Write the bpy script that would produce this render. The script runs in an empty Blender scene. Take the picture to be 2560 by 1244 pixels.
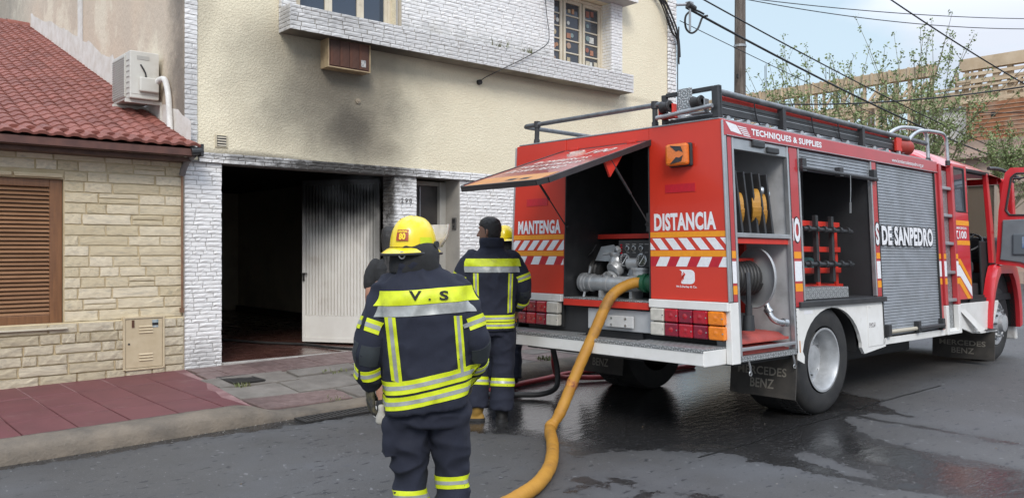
import bpy, bmesh, math, random
from mathutils import Vector, Matrix, noise as mn
from mathutils.bvhtree import BVHTree

sc = bpy.context.scene
COL = sc.collection
rd = math.radians
rnd = random.Random(11)
pi = math.pi

# ------------------------------------------------------------------ camera, sky, sun
cd = bpy.data.cameras.new('camera')
cd.lens = 29.18
cd.sensor_width = 36
cd.clip_end = 2000
cam = bpy.data.objects.new('camera', cd)
cam.location = (0, 0, 1.57)
cam.rotation_euler = (rd(90), 0, rd(-41.2))
COL.objects.link(cam)
sc.camera = cam

world = bpy.data.worlds.new('World')
sc.world = world
world.use_nodes = True
wn, wl = world.node_tree.nodes, world.node_tree.links
wn.clear()


def wnode(t, **k):
    n = wn.new(t)
    for a, b in k.items():
        setattr(n, a, b)
    return n


SUN_EL, SUN_ROT = rd(40), rd(215)
sky = wnode('ShaderNodeTexSky', sky_type='NISHITA', sun_disc=False, sun_elevation=SUN_EL, sun_rotation=SUN_ROT, air_density=1.0, dust_density=1.5)
tc = wnode('ShaderNodeTexCoord')
sep = wnode('ShaderNodeSeparateXYZ')
wl.new(tc.outputs['Generated'], sep.inputs[0])
mp = wnode('ShaderNodeMapping')
mp.inputs['Scale'].default_value = (1.0, 1.0, 2.6)
mp.inputs['Location'].default_value = (1.35, 0.2, 0.0)
wl.new(tc.outputs['Generated'], mp.inputs[0])
nz = wnode('ShaderNodeTexNoise')
nz.inputs['Scale'].default_value = 2.2
nz.inputs['Detail'].default_value = 7
nz.inputs['Roughness'].default_value = 0.5
wl.new(mp.outputs[0], nz.inputs['Vector'])
rp = wnode('ShaderNodeValToRGB')
rp.color_ramp.elements[0].position = 0.44
rp.color_ramp.elements[1].position = 0.55
wl.new(nz.outputs['Fac'], rp.inputs[0])
nz2 = wnode('ShaderNodeTexNoise')
nz2.inputs['Scale'].default_value = 1.6
nz2.inputs['Detail'].default_value = 5
wl.new(mp.outputs[0], nz2.inputs['Vector'])
cr = wnode('ShaderNodeValToRGB')
cr.color_ramp.elements[0].position = 0.40
cr.color_ramp.elements[0].color = (3.7, 4.4, 5.7, 1)
cr.color_ramp.elements[1].position = 0.57
cr.color_ramp.elements[1].color = (7.2, 7.7, 8.7, 1)
wl.new(nz2.outputs['Fac'], cr.inputs[0])
# an overcast sky brightens towards the zenith
zr = wnode('ShaderNodeMapRange')
zr.inputs['From Min'].default_value = 0.22
zr.inputs['From Max'].default_value = 1.0
zr.inputs['To Min'].default_value = 0.98
zr.inputs['To Max'].default_value = 4.6
wl.new(sep.outputs['Z'], zr.inputs['Value'])
vm = wnode('ShaderNodeVectorMath', operation='SCALE')
wl.new(cr.outputs[0], vm.inputs[0])
wl.new(zr.outputs[0], vm.inputs['Scale'])
# clear gaps: blue sky veiled by thin high cloud
veil = wnode('ShaderNodeMixRGB')
veil.inputs['Fac'].default_value = 0.70
veil.inputs['Color2'].default_value = (7.0, 8.6, 9.6, 1)
wl.new(sky.outputs[0], veil.inputs['Color1'])
mx = wnode('ShaderNodeMixRGB')
wl.new(rp.outputs[0], mx.inputs['Fac'])
wl.new(veil.outputs[0], mx.inputs['Color1'])
wl.new(vm.outputs[0], mx.inputs['Color2'])
bg = wnode('ShaderNodeBackground')
bg.inputs['Strength'].default_value = 0.085
wl.new(mx.outputs[0], bg.inputs['Color'])
wo = wnode('ShaderNodeOutputWorld')
wl.new(bg.outputs[0], wo.inputs['Surface'])

sl = bpy.data.lights.new('sun', 'SUN')
sl.energy = 1.7
sl.angle = rd(22)
sl.color = (1.0, 0.95, 0.88)
sun = bpy.data.objects.new('sun', sl)
sdir = Vector((math.sin(SUN_ROT) * math.cos(SUN_EL), math.cos(SUN_ROT) * math.cos(SUN_EL), math.sin(SUN_EL)))
sun.rotation_euler = sdir.to_track_quat('Z', 'Y').to_euler()
sun.location = (0, 0, 30)
COL.objects.link(sun)

sc.view_settings.view_transform = 'Standard'
sc.view_settings.look = 'None'
sc.view_settings.gamma = 1
sc.view_settings.use_curve_mapping = False
sc.view_settings.exposure = 0.45
sc.render.engine = 'CYCLES'
sc.cycles.use_denoising = True
sc.cycles.max_bounces = 8
sc.cycles.transparent_max_bounces = 8


# ------------------------------------------------------------------ helpers
def clamp(x, a=0.0, b=1.0):
    return max(a, min(b, x))


def smooth(a, b, x):
    t = clamp((x - a) / (b - a))
    return t * t * (3 - 2 * t)


def lerp(a, b, t):
    return a + (b - a) * t


class MB:
    """collects polygons and links them as one mesh object"""

    def __init__(s):
        s.v, s.f, s.m, s.cm = [], [], [], 0

    def add(s, vs, fs):
        n = len(s.v)
        s.v += [tuple(v) for v in vs]
        s.f += [tuple(i + n for i in f) for f in fs]
        s.m += [s.cm] * len(fs)
        return s

    def box(s, x0, x1, y0, y1, z0, z1):
        x0, x1 = sorted((x0, x1)); y0, y1 = sorted((y0, y1)); z0, z1 = sorted((z0, z1))
        vs = [(x, y, z) for x in (x0, x1) for y in (y0, y1) for z in (z0, z1)]
        return s.add(vs, [(0, 1, 3, 2), (4, 6, 7, 5), (0, 4, 5, 1), (2, 3, 7, 6), (0, 2, 6, 4), (1, 5, 7, 3)])

    def obox(s, c, ax, ay, az):
        """box from centre and three half-axes"""
        c, ax, ay, az = map(Vector, (c, ax, ay, az))
        if ax.cross(ay).dot(az) < 0:
            ax = -ax
        vs = [c + ax * i + ay * j + az * k for i in (-1, 1) for j in (-1, 1) for k in (-1, 1)]
        return s.add(vs, [(0, 1, 3, 2), (4, 6, 7, 5), (0, 4, 5, 1), (2, 3, 7, 6), (0, 2, 6, 4), (1, 5, 7, 3)])

    def cyl(s, p, q, r, r2=None, n=14, cap=True):
        p, q = Vector(p), Vector(q)
        r2 = r if r2 is None else r2
        d = (q - p).normalized()
        a = d.orthogonal().normalized(); b = d.cross(a)
        vs = []
        for o, rr in ((p, r), (q, r2)):
            vs += [o + (a * math.cos(2 * pi * i / n) + b * math.sin(2 * pi * i / n)) * rr for i in range(n)]
        fs = [(i, (i + 1) % n, n + (i + 1) % n, n + i) for i in range(n)]
        if cap:
            fs += [tuple(range(n))[::-1], tuple(range(n, 2 * n))]
        return s.add(vs, fs)

    def tube(s, pts, r, n=8, cap=True):
        pts = [Vector(p) for p in pts]
        rs = r if isinstance(r, (list, tuple)) else [r] * len(pts)
        vs, fs = [], []
        prev = None
        for i, p in enumerate(pts):
            d = (pts[min(i + 1, len(pts) - 1)] - pts[max(i - 1, 0)]).normalized()
            a = d.orthogonal().normalized() if prev is None else (prev - d * prev.dot(d)).normalized()
            prev = a
            b = d.cross(a)
            vs += [p + (a * math.cos(2 * pi * k / n) + b * math.sin(2 * pi * k / n)) * rs[i] for k in range(n)]
        for i in range(len(pts) - 1):
            for k in range(n):
                fs.append((i * n + k, i * n + (k + 1) % n, (i + 1) * n + (k + 1) % n, (i + 1) * n + k))
        if cap:
            fs += [tuple(range(n))[::-1], tuple(range((len(pts) - 1) * n, len(pts) * n))]
        return s.add(vs, fs)

    def loft(s, rings, cap=True, closed=True):
        n = len(rings[0])
        vs = [p for r in rings for p in r]
        fs = []
        for i in range(len(rings) - 1):
            for k in range(n if closed else n - 1):
                fs.append((i * n + k, i * n + (k + 1) % n, (i + 1) * n + (k + 1) % n, (i + 1) * n + k))
        if cap and closed:
            fs += [tuple(range(n))[::-1], tuple(range((len(rings) - 1) * n, len(rings) * n))]
        return s.add(vs, fs)

    def lathe(s, prof, c, ax, n=32, cap=False):
        """prof: (radius, distance along axis)"""
        c, ax = Vector(c), Vector(ax).normalized()
        a = ax.orthogonal().normalized(); b = ax.cross(a)
        rings = [[c + ax * h + (a * math.cos(2 * pi * k / n) + b * math.sin(2 * pi * k / n)) * r for k in range(n)] for r, h in prof]
        return s.loft(rings, cap)

    def prism(s, poly, axis, a, b):
        """2D polygon extruded along x, y or z"""
        def P(p, t):
            return {'x': (t, p[0], p[1]), 'y': (p[0], t, p[1]), 'z': (p[0], p[1], t)}[axis]
        n = len(poly)
        vs = [P(p, a) for p in poly] + [P(p, b) for p in poly]
        fs = [tuple(range(n)), tuple(range(n, 2 * n))[::-1]] + [(i, n + i, n + (i + 1) % n, (i + 1) % n) for i in range(n)]
        return s.add(vs, fs)

    def mesh(s, name, m=None, sm=None, xf=None, fix=True):
        me = bpy.data.meshes.new(name)
        vs = [xf(v) for v in s.v] if xf else s.v
        me.from_pydata(vs, [], s.f)
        ms = m if isinstance(m, (list, tuple)) else [m]
        for q in ms:
            if q:
                me.materials.append(q)
        if len(ms) > 1:
            me.polygons.foreach_set('material_index', s.m)
        if fix:
            b = bmesh.new(); b.from_mesh(me)
            bmesh.ops.recalc_face_normals(b, faces=b.faces)
            b.to_mesh(me); b.free()
        if sm:
            me.polygons.foreach_set('use_smooth', [True] * len(me.polygons))
            if sm < 179:
                me.set_sharp_from_angle(angle=rd(sm))
        me.update()
        return me

    def build(s, name, m, parent=None, sm=None, bev=0, xf=None, fix=True, subs=0):
        me = s.mesh(name, m, sm, xf, fix)
        o = bpy.data.objects.new(name, me)
        COL.objects.link(o)
        if parent is not None:
            o.parent = parent
        elif me.vertices:
            xs = [v.co for v in me.vertices]
            lo = Vector((min(v.x for v in xs), min(v.y for v in xs), min(v.z for v in xs)))
            hi = Vector((max(v.x for v in xs), max(v.y for v in xs), max(v.z for v in xs)))
            c = Vector(((lo.x + hi.x) / 2, (lo.y + hi.y) / 2, lo.z))
            me.transform(Matrix.Translation(-c)); o.location = c
        if bev:
            q = o.modifiers.new('bevel', 'BEVEL'); q.width = bev; q.segments = 2; q.limit_method = 'ANGLE'; q.angle_limit = rd(35); q.harden_normals = False
        if subs:
            q = o.modifiers.new('sub', 'SUBSURF'); q.levels = q.render_levels = subs
        return o


def tag(o, label=None, cat=None, group=None, kind=None):
    if label: o['label'] = label
    if cat: o['category'] = cat
    if group: o['group'] = group
    if kind: o['kind'] = kind
    return o


def empty(name, loc, label=None, cat=None, group=None, rz=0, kind=None):
    o = bpy.data.objects.new(name, None)
    o.empty_display_size = 0.2
    o.location = loc
    o.rotation_euler = (0, 0, rz)
    COL.objects.link(o)
    return tag(o, label, cat, group, kind)


def inst(name, me, parent, loc=(0, 0, 0), rot=(0, 0, 0), scale=(1, 1, 1)):
    o = bpy.data.objects.new(name, me)
    o.location, o.rotation_euler, o.scale = loc, rot, scale
    COL.objects.link(o)
    if parent is not None: o.parent = parent
    return o


def catmull(pts, n=8):
    pts = [Vector(p) for p in pts]
    out = []
    for i in range(len(pts) - 1):
        p0, p1, p2, p3 = pts[max(i - 1, 0)], pts[i], pts[i + 1], pts[min(i + 2, len(pts) - 1)]
        for k in range(n):
            t = k / n
            out.append(0.5 * ((2 * p1) + (p2 - p0) * t + (2 * p0 - 5 * p1 + 4 * p2 - p3) * t * t + (3 * p1 - p0 - 3 * p2 + p3) * t ** 3))
    out.append(pts[-1])
    return out


_tc = {}


def text_mesh(s, bold=0.0, ext=0.0):
    """outline of a string, scaled to a unit box: x 0..1, y 0..1; returns verts, faces"""
    key = (s, bold)
    if key in _tc: return _tc[key]
    cu = bpy.data.curves.new('t', 'FONT')
    cu.body = s; cu.offset = bold; cu.resolution_u = 3; cu.space_character = 1 + bold * 1.6
    o = bpy.data.objects.new('t', cu); COL.objects.link(o)
    bpy.context.view_layer.update()
    me = bpy.data.meshes.new_from_object(o.evaluated_get(bpy.context.evaluated_depsgraph_get()))
    vs = [v.co.copy() for v in me.vertices]
    fs = [tuple(p.vertices) for p in me.polygons]
    bpy.data.objects.remove(o); bpy.data.curves.remove(cu); bpy.data.meshes.remove(me)
    x0, x1 = min(v.x for v in vs), max(v.x for v in vs)
    y0, y1 = min(v.y for v in vs), max(v.y for v in vs)
    vs = [((v.x - x0) / (x1 - x0), (v.y - y0) / (y1 - y0)) for v in vs]
    _tc[key] = (vs, fs)
    return vs, fs


def text(s, P, name, m, parent, bold=0.0, xf=None):
    """P(a, b) maps the unit box to 3D"""
    vs, fs = text_mesh(s, bold)
    b = MB(); b.add([P(x, y) for x, y in vs], fs)
    return b.build(name, m, parent, xf=xf, fix=False)


# ------------------------------------------------------------------ materials
def nodes(name):
    m = bpy.data.materials.new(name)
    m.use_nodes = True
    return m, m.node_tree.nodes, m.node_tree.links, m.node_tree.nodes['Principled BSDF']


def nd(ns, t, ins=None, **k):
    n = ns.new(t)
    for a, b in k.items(): setattr(n, a, b)
    for a, b in (ins or {}).items(): n.inputs[a].default_value = b
    return n


def mat(name, c, rough=0.6, metal=0.0, c2=None, ns=6.0, lo=0.35, hi=0.65, bs=None, bd=0.3, bdist=0.01, rv=0.0, rr=0.0, spec=0.5,
        dirt=None, ds=1.5, dlo=0.5, dhi=0.75, coat=0.0, emit=0, alpha=1, trans=0, wp=False, stretch=None, hue=0):
    """plain surface: colour broken by noise (c2), a second sparse noise of dirt, fine bump, per-object value change rv"""
    m, n, l, b = nodes(name)
    b.inputs['Base Color'].default_value = (*c, 1)
    b.inputs['Roughness'].default_value = rough
    b.inputs['Metallic'].default_value = metal
    b.inputs['Specular IOR Level'].default_value = spec
    b.inputs['Coat Weight'].default_value = coat
    b.inputs['Coat Roughness'].default_value = 0.08
    b.inputs['Transmission Weight'].default_value = trans
    b.inputs['Alpha'].default_value = alpha
    t = nd(n, 'ShaderNodeTexCoord')
    vec = t.outputs['Object']
    if wp:
        vec = nd(n, 'ShaderNodeNewGeometry').outputs['Position']
    if stretch:
        q = nd(n, 'ShaderNodeMapping', {'Scale': stretch}); l.new(vec, q.inputs[0]); vec = q.outputs[0]
    if rv and not wp:  # decorrelate copies
        oi = nd(n, 'ShaderNodeObjectInfo')
        ad = nd(n, 'ShaderNodeVectorMath', operation='ADD'); l.new(vec, ad.inputs[0])
        sc_ = nd(n, 'ShaderNodeVectorMath', {0: (37, 91, 53)}, operation='SCALE'); l.new(oi.outputs['Random'], sc_.inputs['Scale'])
        l.new(sc_.outputs[0], ad.inputs[1]); vec = ad.outputs[0]
    col = None

    def noise_mask(scale, a, z, det=4):
        q = nd(n, 'ShaderNodeTexNoise', {'Scale': scale, 'Detail': det, 'Roughness': 0.6}); l.new(vec, q.inputs['Vector'])
        w = nd(n, 'ShaderNodeMapRange', {'From Min': a, 'From Max': z}); l.new(q.outputs['Fac'], w.inputs['Value'])
        return w.outputs[0], q
    if c2:
        f, q = noise_mask(ns, lo, hi)
        x = nd(n, 'ShaderNodeMixRGB', {'Color1': (*c, 1), 'Color2': (*c2, 1)}); l.new(f, x.inputs['Fac']); col = x.outputs[0]
    if dirt:
        f, q = noise_mask(ds, dlo, dhi, 7)
        x = nd(n, 'ShaderNodeMixRGB', {'Color1': (*c, 1), 'Color2': (*dirt, 1)}); l.new(f, x.inputs['Fac'])
        if col: l.new(col, x.inputs['Color1'])
        col = x.outputs[0]
    if rv:
        oi = nd(n, 'ShaderNodeObjectInfo')
        w = nd(n, 'ShaderNodeMapRange', {'To Min': 1 - rv, 'To Max': 1 + rv}); l.new(oi.outputs['Random'], w.inputs['Value'])
        h = nd(n, 'ShaderNodeHueSaturation', {'Color': (*c, 1)}); l.new(w.outputs[0], h.inputs['Value'])
        if hue:
            w2 = nd(n, 'ShaderNodeMapRange', {'To Min': 1 + hue, 'To Max': 1 - hue}); l.new(oi.outputs['Random'], w2.inputs['Value'])
            l.new(w2.outputs[0], h.inputs['Saturation'])
        if col: l.new(col, h.inputs['Color'])
        col = h.outputs[0]
    if col: l.new(col, b.inputs['Base Color'])
    if rr:
        f, q = noise_mask(ns * 1.7, 0.3, 0.7)
        w = nd(n, 'ShaderNodeMapRange', {'To Min': rough - rr, 'To Max': rough + rr}); l.new(f, w.inputs['Value']); l.new(w.outputs[0], b.inputs['Roughness'])
    if bs:
        q = nd(n, 'ShaderNodeTexNoise', {'Scale': bs, 'Detail': 5, 'Roughness': 0.6}); l.new(vec, q.inputs['Vector'])
        w = nd(n, 'ShaderNodeBump', {'Strength': bd, 'Distance': bdist}); l.new(q.outputs['Fac'], w.inputs['Height']); l.new(w.outputs[0], b.inputs['Normal'])
    if emit:
        b.inputs['Emission Color'].default_value = (*c, 1); b.inputs['Emission Strength'].default_value = emit
    return m


def soot(m, spots, colr=(0.012, 0.011, 0.011), nscale=3.0, namt=0.35):
    """soft darker patches, mostly smoke deposit left by the fire: (x, y, z, rx, ry, rz, amount) in the place's own coordinates"""
    n, l = m.node_tree.nodes, m.node_tree.links
    b = n['Principled BSDF']
    pos = nd(n, 'ShaderNodeNewGeometry').outputs['Position']
    q = nd(n, 'ShaderNodeTexNoise', {'Scale': nscale, 'Detail': 6, 'Roughness': 0.6}); l.new(pos, q.inputs['Vector'])
    jit = nd(n, 'ShaderNodeMapRange', {'To Min': -namt, 'To Max': namt}); l.new(q.outputs['Fac'], jit.inputs['Value'])
    tot = None
    for (x, y, z, rx, ry, rz, amt, *pl) in spots:
        s_ = nd(n, 'ShaderNodeVectorMath', {1: (x, y, z)}, operation='SUBTRACT'); l.new(pos, s_.inputs[0])
        d_ = nd(n, 'ShaderNodeVectorMath', {1: (rx, ry, rz)}, operation='DIVIDE'); l.new(s_.outputs[0], d_.inputs[0])
        e_ = nd(n, 'ShaderNodeVectorMath', operation='LENGTH'); l.new(d_.outputs[0], e_.inputs[0])
        a_ = nd(n, 'ShaderNodeMath', operation='ADD'); l.new(e_.outputs['Value'], a_.inputs[0]); l.new(jit.outputs[0], a_.inputs[1])
        r_ = nd(n, 'ShaderNodeMapRange', {'From Min': 1.0, 'From Max': pl[0] if pl else .1, 'To Min': 0, 'To Max': amt}, interpolation_type='SMOOTHSTEP'); l.new(a_.outputs[0], r_.inputs['Value'])
        o_ = r_.outputs[0]
        if tot is None: tot = o_
        else:
            u_ = nd(n, 'ShaderNodeMath', operation='MAXIMUM'); l.new(tot, u_.inputs[0]); l.new(o_, u_.inputs[1]); tot = u_.outputs[0]
    x = nd(n, 'ShaderNodeMixRGB', {'Color2': (*colr, 1)}); l.new(tot, x.inputs['Fac'])
    s = b.inputs['Base Color']
    if s.is_linked: l.new(s.links[0].from_socket, x.inputs['Color1'])
    else: x.inputs['Color1'].default_value = s.default_value
    l.new(x.outputs[0], s)
    return m
# ------------------------------------------------------------------ palette
M = {}
M['concrete'] = mat('concrete', (.17, .155, .13), .85, c2=(.11, .10, .085), ns=2.5, bs=60, bd=.35, dirt=(.1, .09, .075), ds=1.1, wp=True)
M['red_paint_slab'] = mat('red_paint_slab', (.135, .042, .046), .62, c2=(.11, .035, .038), ns=3, bs=90, bd=.2, bdist=.004, dirt=(.17, .09, .085), ds=5, dlo=.6, dhi=.85, rv=.05)
M['pink_tile'] = mat('pink_tile', (.18, .125, .115), .55, c2=(.12, .078, .072), ns=9, bs=110, bd=.25, bdist=.004, dirt=(.08, .055, .05), ds=1.5, rv=.09, rr=.15)
M['grey_slab'] = mat('grey_slab', (.19, .17, .15), .8, c2=(.13, .115, .10), ns=4, bs=50, bd=.5, dirt=(.12, .1, .085), ds=1.7, rv=.1)
M['black_iron'] = mat('black_iron', (.045, .042, .04), .6, .4, rr=.1)
M['white_brick'] = mat('white_brick', (.81, .79, .77), .6, c2=(.72, .71, .70), ns=14, bs=45, bd=.35, bdist=.006, dirt=(.55, .50, .43), ds=2.5, dlo=.6, dhi=.9, rv=.05)
M['mortar_dark'] = mat('mortar_dark', (.16, .15, .14), .9, bs=60, wp=True)
M['mortar_white'] = mat('mortar_white', (.46, .45, .44), .9, bs=60, wp=True)
M['stucco'] = mat('stucco', (.79, .71, .53), .78, c2=(.75, .665, .49), ns=1.3, dirt=(.64, .565, .42), ds=.9, dlo=.55, dhi=.85, wp=True)
M['grime_wall'] = mat('grime_wall', (.66, .535, .405), .9, c2=(.57, .48, .38), ns=.55, lo=.40, hi=.58, bs=20, bd=.6, bdist=.02, dirt=(.70, .62, .49), ds=1.3, dlo=.55, dhi=.63, wp=True, stretch=(1, 1, .75))
M['limewash'] = mat('limewash', (.72, .70, .66), .85, c2=(.6, .56, .5), ns=5, bs=30, bd=.4, wp=True)
M['stone'] = mat('stone', (.64, .55, .39), .82, c2=(.56, .475, .33), ns=5, bs=30, bd=.4, bdist=.01, dirt=(.40, .355, .27), ds=3.5, rv=.10, hue=.12)
M['stone_low'] = mat('stone_low', (.53, .46, .33), .85, c2=(.43, .365, .26), ns=5, bs=30, bd=.4, bdist=.01, dirt=(.30, .26, .2), ds=3, rv=.10, hue=.1)
M['stone_mortar'] = mat('stone_mortar', (.56, .47, .31), .9, c2=(.48, .38, .23), ns=4, bs=70, bd=.4, wp=True)
M['roof_tile'] = mat('roof_tile', (.240, .084, .062), .64, c2=(.195, .066, .05), ns=9, bs=40, bd=.2, dirt=(.16, .06, .048), ds=4, dlo=.55, dhi=.8, rv=.16, rr=.1)
M['wood_brown'] = mat('wood_brown', (.20, .088, .034), .5, c2=(.14, .06, .024), ns=6, stretch=(6, 6, .6), bs=40, bd=.2, coat=.15, rv=.08)
M['wood_slat'] = mat('wood_slat', (.29, .155, .08), .55, c2=(.22, .11, .055), ns=5, stretch=(.8, 6, 6), bs=40, bd=.2, rv=.14)
M['wood_dark'] = mat('wood_dark', (.10, .05, .035), .7, c2=(.06, .03, .022), ns=8, bs=30)
M['cream_metal'] = mat('cream_metal', (.52, .43, .29), .55, c2=(.46, .37, .24), ns=7, dirt=(.22, .10, .045), ds=4.5, dlo=.66, dhi=.76)
M['white_door'] = mat('white_door', (.70, .68, .62), .5, c2=(.62, .59, .53), ns=3, dirt=(.45, .4, .33), ds=3, dlo=.6, dhi=.85, wp=True)
M['white_frame'] = mat('white_frame', (.62, .56, .45), .55, c2=(.55, .48, .37), ns=4, dirt=(.3, .25, .18), ds=6, dlo=.6, dhi=.8)
M['ac_white'] = mat('ac_white', (.60, .59, .54), .45, c2=(.53, .51, .46), ns=3, dirt=(.4, .36, .3), ds=3, dlo=.6, dhi=.85)
M['dark'] = mat('dark', (.012, .012, .013), .8)
M['glass_dark'] = mat('glass_dark', (.05, .055, .065), .06, spec=.8)
M['interior_wall'] = mat('interior_wall', (.5, .44, .33), .85, c2=(.36, .31, .23), ns=1.5, wp=True)
M['interior_floor'] = mat('interior_floor', (.10, .045, .035), .25, c2=(.07, .03, .025), ns=3, rr=.12, wp=True)
M['rust_metal'] = mat('rust_metal', (.22, .10, .065), .7, c2=(.13, .06, .045), ns=12, dirt=(.3, .2, .14), ds=6, rr=.1)
M['cable'] = mat('cable', (.02, .02, .022), .6)
M['grey_metal'] = mat('grey_metal', (.35, .36, .37), .4, .6, rr=.1)

# ------------------------------------------------------------------ ground
def gz(x, y=0):
    return .0155 * (clamp(x, -20, 16) - 1.2)


def drive(x):
    return smooth(3.0, 3.45, x) * (1 - smooth(5.95, 6.35, x))


def pz(x, y):
    full = .15
    low = lerp(.045, .15, smooth(7.1, 9.3, y))
    return gz(x) + lerp(full, low, drive(x)) + (.012 * smooth(7.2, 9.6, y))


import numpy as np

WET = [(.5, 7.1), (.5, 6.86), (1.16, 6.84), (1.54, 6.78), (2.05, 6.79), (2.59, 6.80), (3.03, 6.70), (3.32, 6.7), (3.6, 6.66), (4.1, 6.6), (4.45, 6.2), (4.3, 5.75), (4.29, 5.47), (4.40, 5.2), (4.49, 5.06), (4.53, 4.92), (4.51, 4.64), (4.54, 4.51), (4.27, 4.24), (4.43, 4.26), (4.67, 4.2), (4.95, 3.98), (5.04, 3.76),
       (5.27, 3.54), (5.16, 3.3), (5.25, 3.06), (5.2, 2.81), (5.22, 2.58), (5.19, 2.41), (5.3, 2.06), (5.33, 1.3), (6.1, 1.2), (6.33, 1.95), (6.33, 2.27), (6.34, 2.59), (6.38, 2.84), (6.54, 3.19), (6.86, 3.44), (7.05, 3.6), (7.38, 3.44), (7.43, 3.15), (7.55, 3.3), (7.71, 3.55),
       (8.0, 3.72), (8.07, 4.07), (8.6, 4.6), (9.4, 5.2), (10.5, 6.4), (10.6, 6.99), (5, 7.1)]
HOLE = [(5.6, 3.25), (5.68, 3.14), (5.59, 2.88), (5.45, 2.5), (5.34, 2.5), (5.39, 2.89), (5.46, 3.11)]
STREAK = [(7.1, 3.66), (7.17, 3.64), (7.13, 3.13), (7.09, 2.66), (7.05, 2.17), (7.0, 2.0), (6.99, 2.17), (7.06, 2.66), (7.09, 3.13)]


def sdf(poly, X, Y):
    """positive inside"""
    P = np.array(poly); Q = np.roll(P, -1, 0)
    d = np.full(X.shape, 1e9); ins = np.zeros(X.shape, bool)
    for (ax, ay), (bx, by) in zip(P, Q):
        ex, ey = bx - ax, by - ay
        t = np.clip(((X - ax) * ex + (Y - ay) * ey) / (ex * ex + ey * ey + 1e-12), 0, 1)
        d = np.minimum(d, np.hypot(X - ax - t * ex, Y - ay - t * ey))
        c = ((ay > Y) != (by > Y)) & (X < ex * (Y - ay) / (by - ay + 1e-12) + ax)
        ins ^= c
    return np.where(ins, d, -d)


def road_mat():
    m, n, l, b = nodes('asphalt')
    pos = nd(n, 'ShaderNodeNewGeometry').outputs['Position']
    at = nd(n, 'ShaderNodeAttribute', attribute_name='wet')

    def noise(s, d=4, r=.6, st=None):
        v = pos
        if st:
            q = nd(n, 'ShaderNodeMapping', {'Scale': st}); l.new(pos, q.inputs[0]); v = q.outputs[0]
        q = nd(n, 'ShaderNodeTexNoise', {'Scale': s, 'Detail': d, 'Roughness': r}); l.new(v, q.inputs['Vector'])
        return q.outputs['Fac']

    def ramp(f, a, z, lo=0, hi=1, smoothst=True):
        q = nd(n, 'ShaderNodeMapRange', {'From Min': a, 'From Max': z, 'To Min': lo, 'To Max': hi}, interpolation_type='SMOOTHSTEP' if smoothst else 'LINEAR')
        l.new(f, q.inputs['Value']); return q.outputs[0]

    def mixc(f, a, c):
        q = nd(n, 'ShaderNodeMixRGB')
        for k, v in (('Fac', f), ('Color1', a), ('Color2', c)):
            if isinstance(v, tuple): q.inputs[k].default_value = (*v, 1)
            elif isinstance(v, float): q.inputs[k].default_value = v
            else: l.new(v, q.inputs[k])
        return q.outputs[0]

    def math_(op, a, c):
        q = nd(n, 'ShaderNodeMath', operation=op)
        for i, v in enumerate((a, c)):
            if isinstance(v, (int, float)): q.inputs[i].default_value = v
            else: l.new(v, q.inputs[i])
        return q.outputs[0]
    # ragged edge of the wet patch
    edge = math_('ADD', at.outputs['Fac'], math_('MULTIPLY', math_('SUBTRACT', noise(7, 6, .7), .5), .34))
    wet = ramp(edge, -.012, .012)
    film = ramp(math_('ADD', edge, math_('MULTIPLY', math_('SUBTRACT', noise(2.2, 5), .5), .9)), .0, .3)   # standing water
    dry = mixc(ramp(noise(1.1, 6), .3, .7), (.0585, .0560, .0545), (.073, .070, .0682))
    dry = mixc(ramp(noise(46, 3, .75), .60, .70), dry, (.036, .036, .040))
    dry = mixc(ramp(noise(75, 2, .5), .67, .74), dry, (.16, .16, .16))
    dry = mixc(ramp(noise(5.5, 5, .6), .63, .70), dry, (.052, .052, .056))
    dry = mixc(ramp(noise(.45, 4), .45, .75), dry, (.090, .091, .096))
    wcol = mixc(ramp(noise(60, 3), .35, .7), (.018, .0175, .018), (.032, .031, .031))
    wcol = mixc(ramp(noise(48, 3, .6, (.7, 1.2, 1)), .60, .68), wcol, (.115, .112, .11))  # pale flecks stand for glints off wet grit, painted into the colour
    damp = ramp(edge, -.16, -.01)
    dry = mixc(math_('MULTIPLY', damp, .30), dry, (.04, .04, .042))
    dry = mixc(ramp(noise(17, 3, .55, (.6, 1.3, 1)), .635, .655), dry, (.026, .026, .029))
    dry = mixc(ramp(noise(21, 2, .5, (1.2, .7, 1)), .70, .715), dry, (.15, .15, .152))
    l.new(mixc(wet, dry, wcol), b.inputs['Base Color'])
    rough = math_('ADD', math_('MULTIPLY', math_('SUBTRACT', 1.0, wet), .62), math_('MULTIPLY', wet, math_('SUBTRACT', .30, math_('MULTIPLY', film, .25))))
    l.new(rough, b.inputs['Roughness'])
    b.inputs['Specular IOR Level'].default_value = .5
    grain = math_('MULTIPLY', noise(120, 4, .7), math_('SUBTRACT', 1.0, math_('MULTIPLY', film, .80)))
    b1 = nd(n, 'ShaderNodeBump', {'Strength': .45, 'Distance': .006}); l.new(grain, b1.inputs['Height'])
    rip = math_('MULTIPLY', noise(13, 4, .6, (.55, 1.3, 1)), wet)
    b2 = nd(n, 'ShaderNodeBump', {'Strength': .34, 'Distance': .012}); l.new(rip, b2.inputs['Height']); l.new(b1.outputs[0], b2.inputs['Normal'])
    l.new(b2.outputs[0], b.inputs['Normal'])
    return m


M['asphalt'] = road_mat()
xs = sorted(set([-20, -8, -3, 0] + [round(.8 + .045 * i, 3) for i in range(int(11.2 / .045))] + [13, 14, 15, 16, 20, 30, 60, 140]))
ys = sorted(set([-40, -15, -5, -1, .5] + [round(1 + .045 * i, 3) for i in range(int(6.4 / .045))] + [7.45, 9, 14, 22, 40, 90, 180]))
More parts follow.
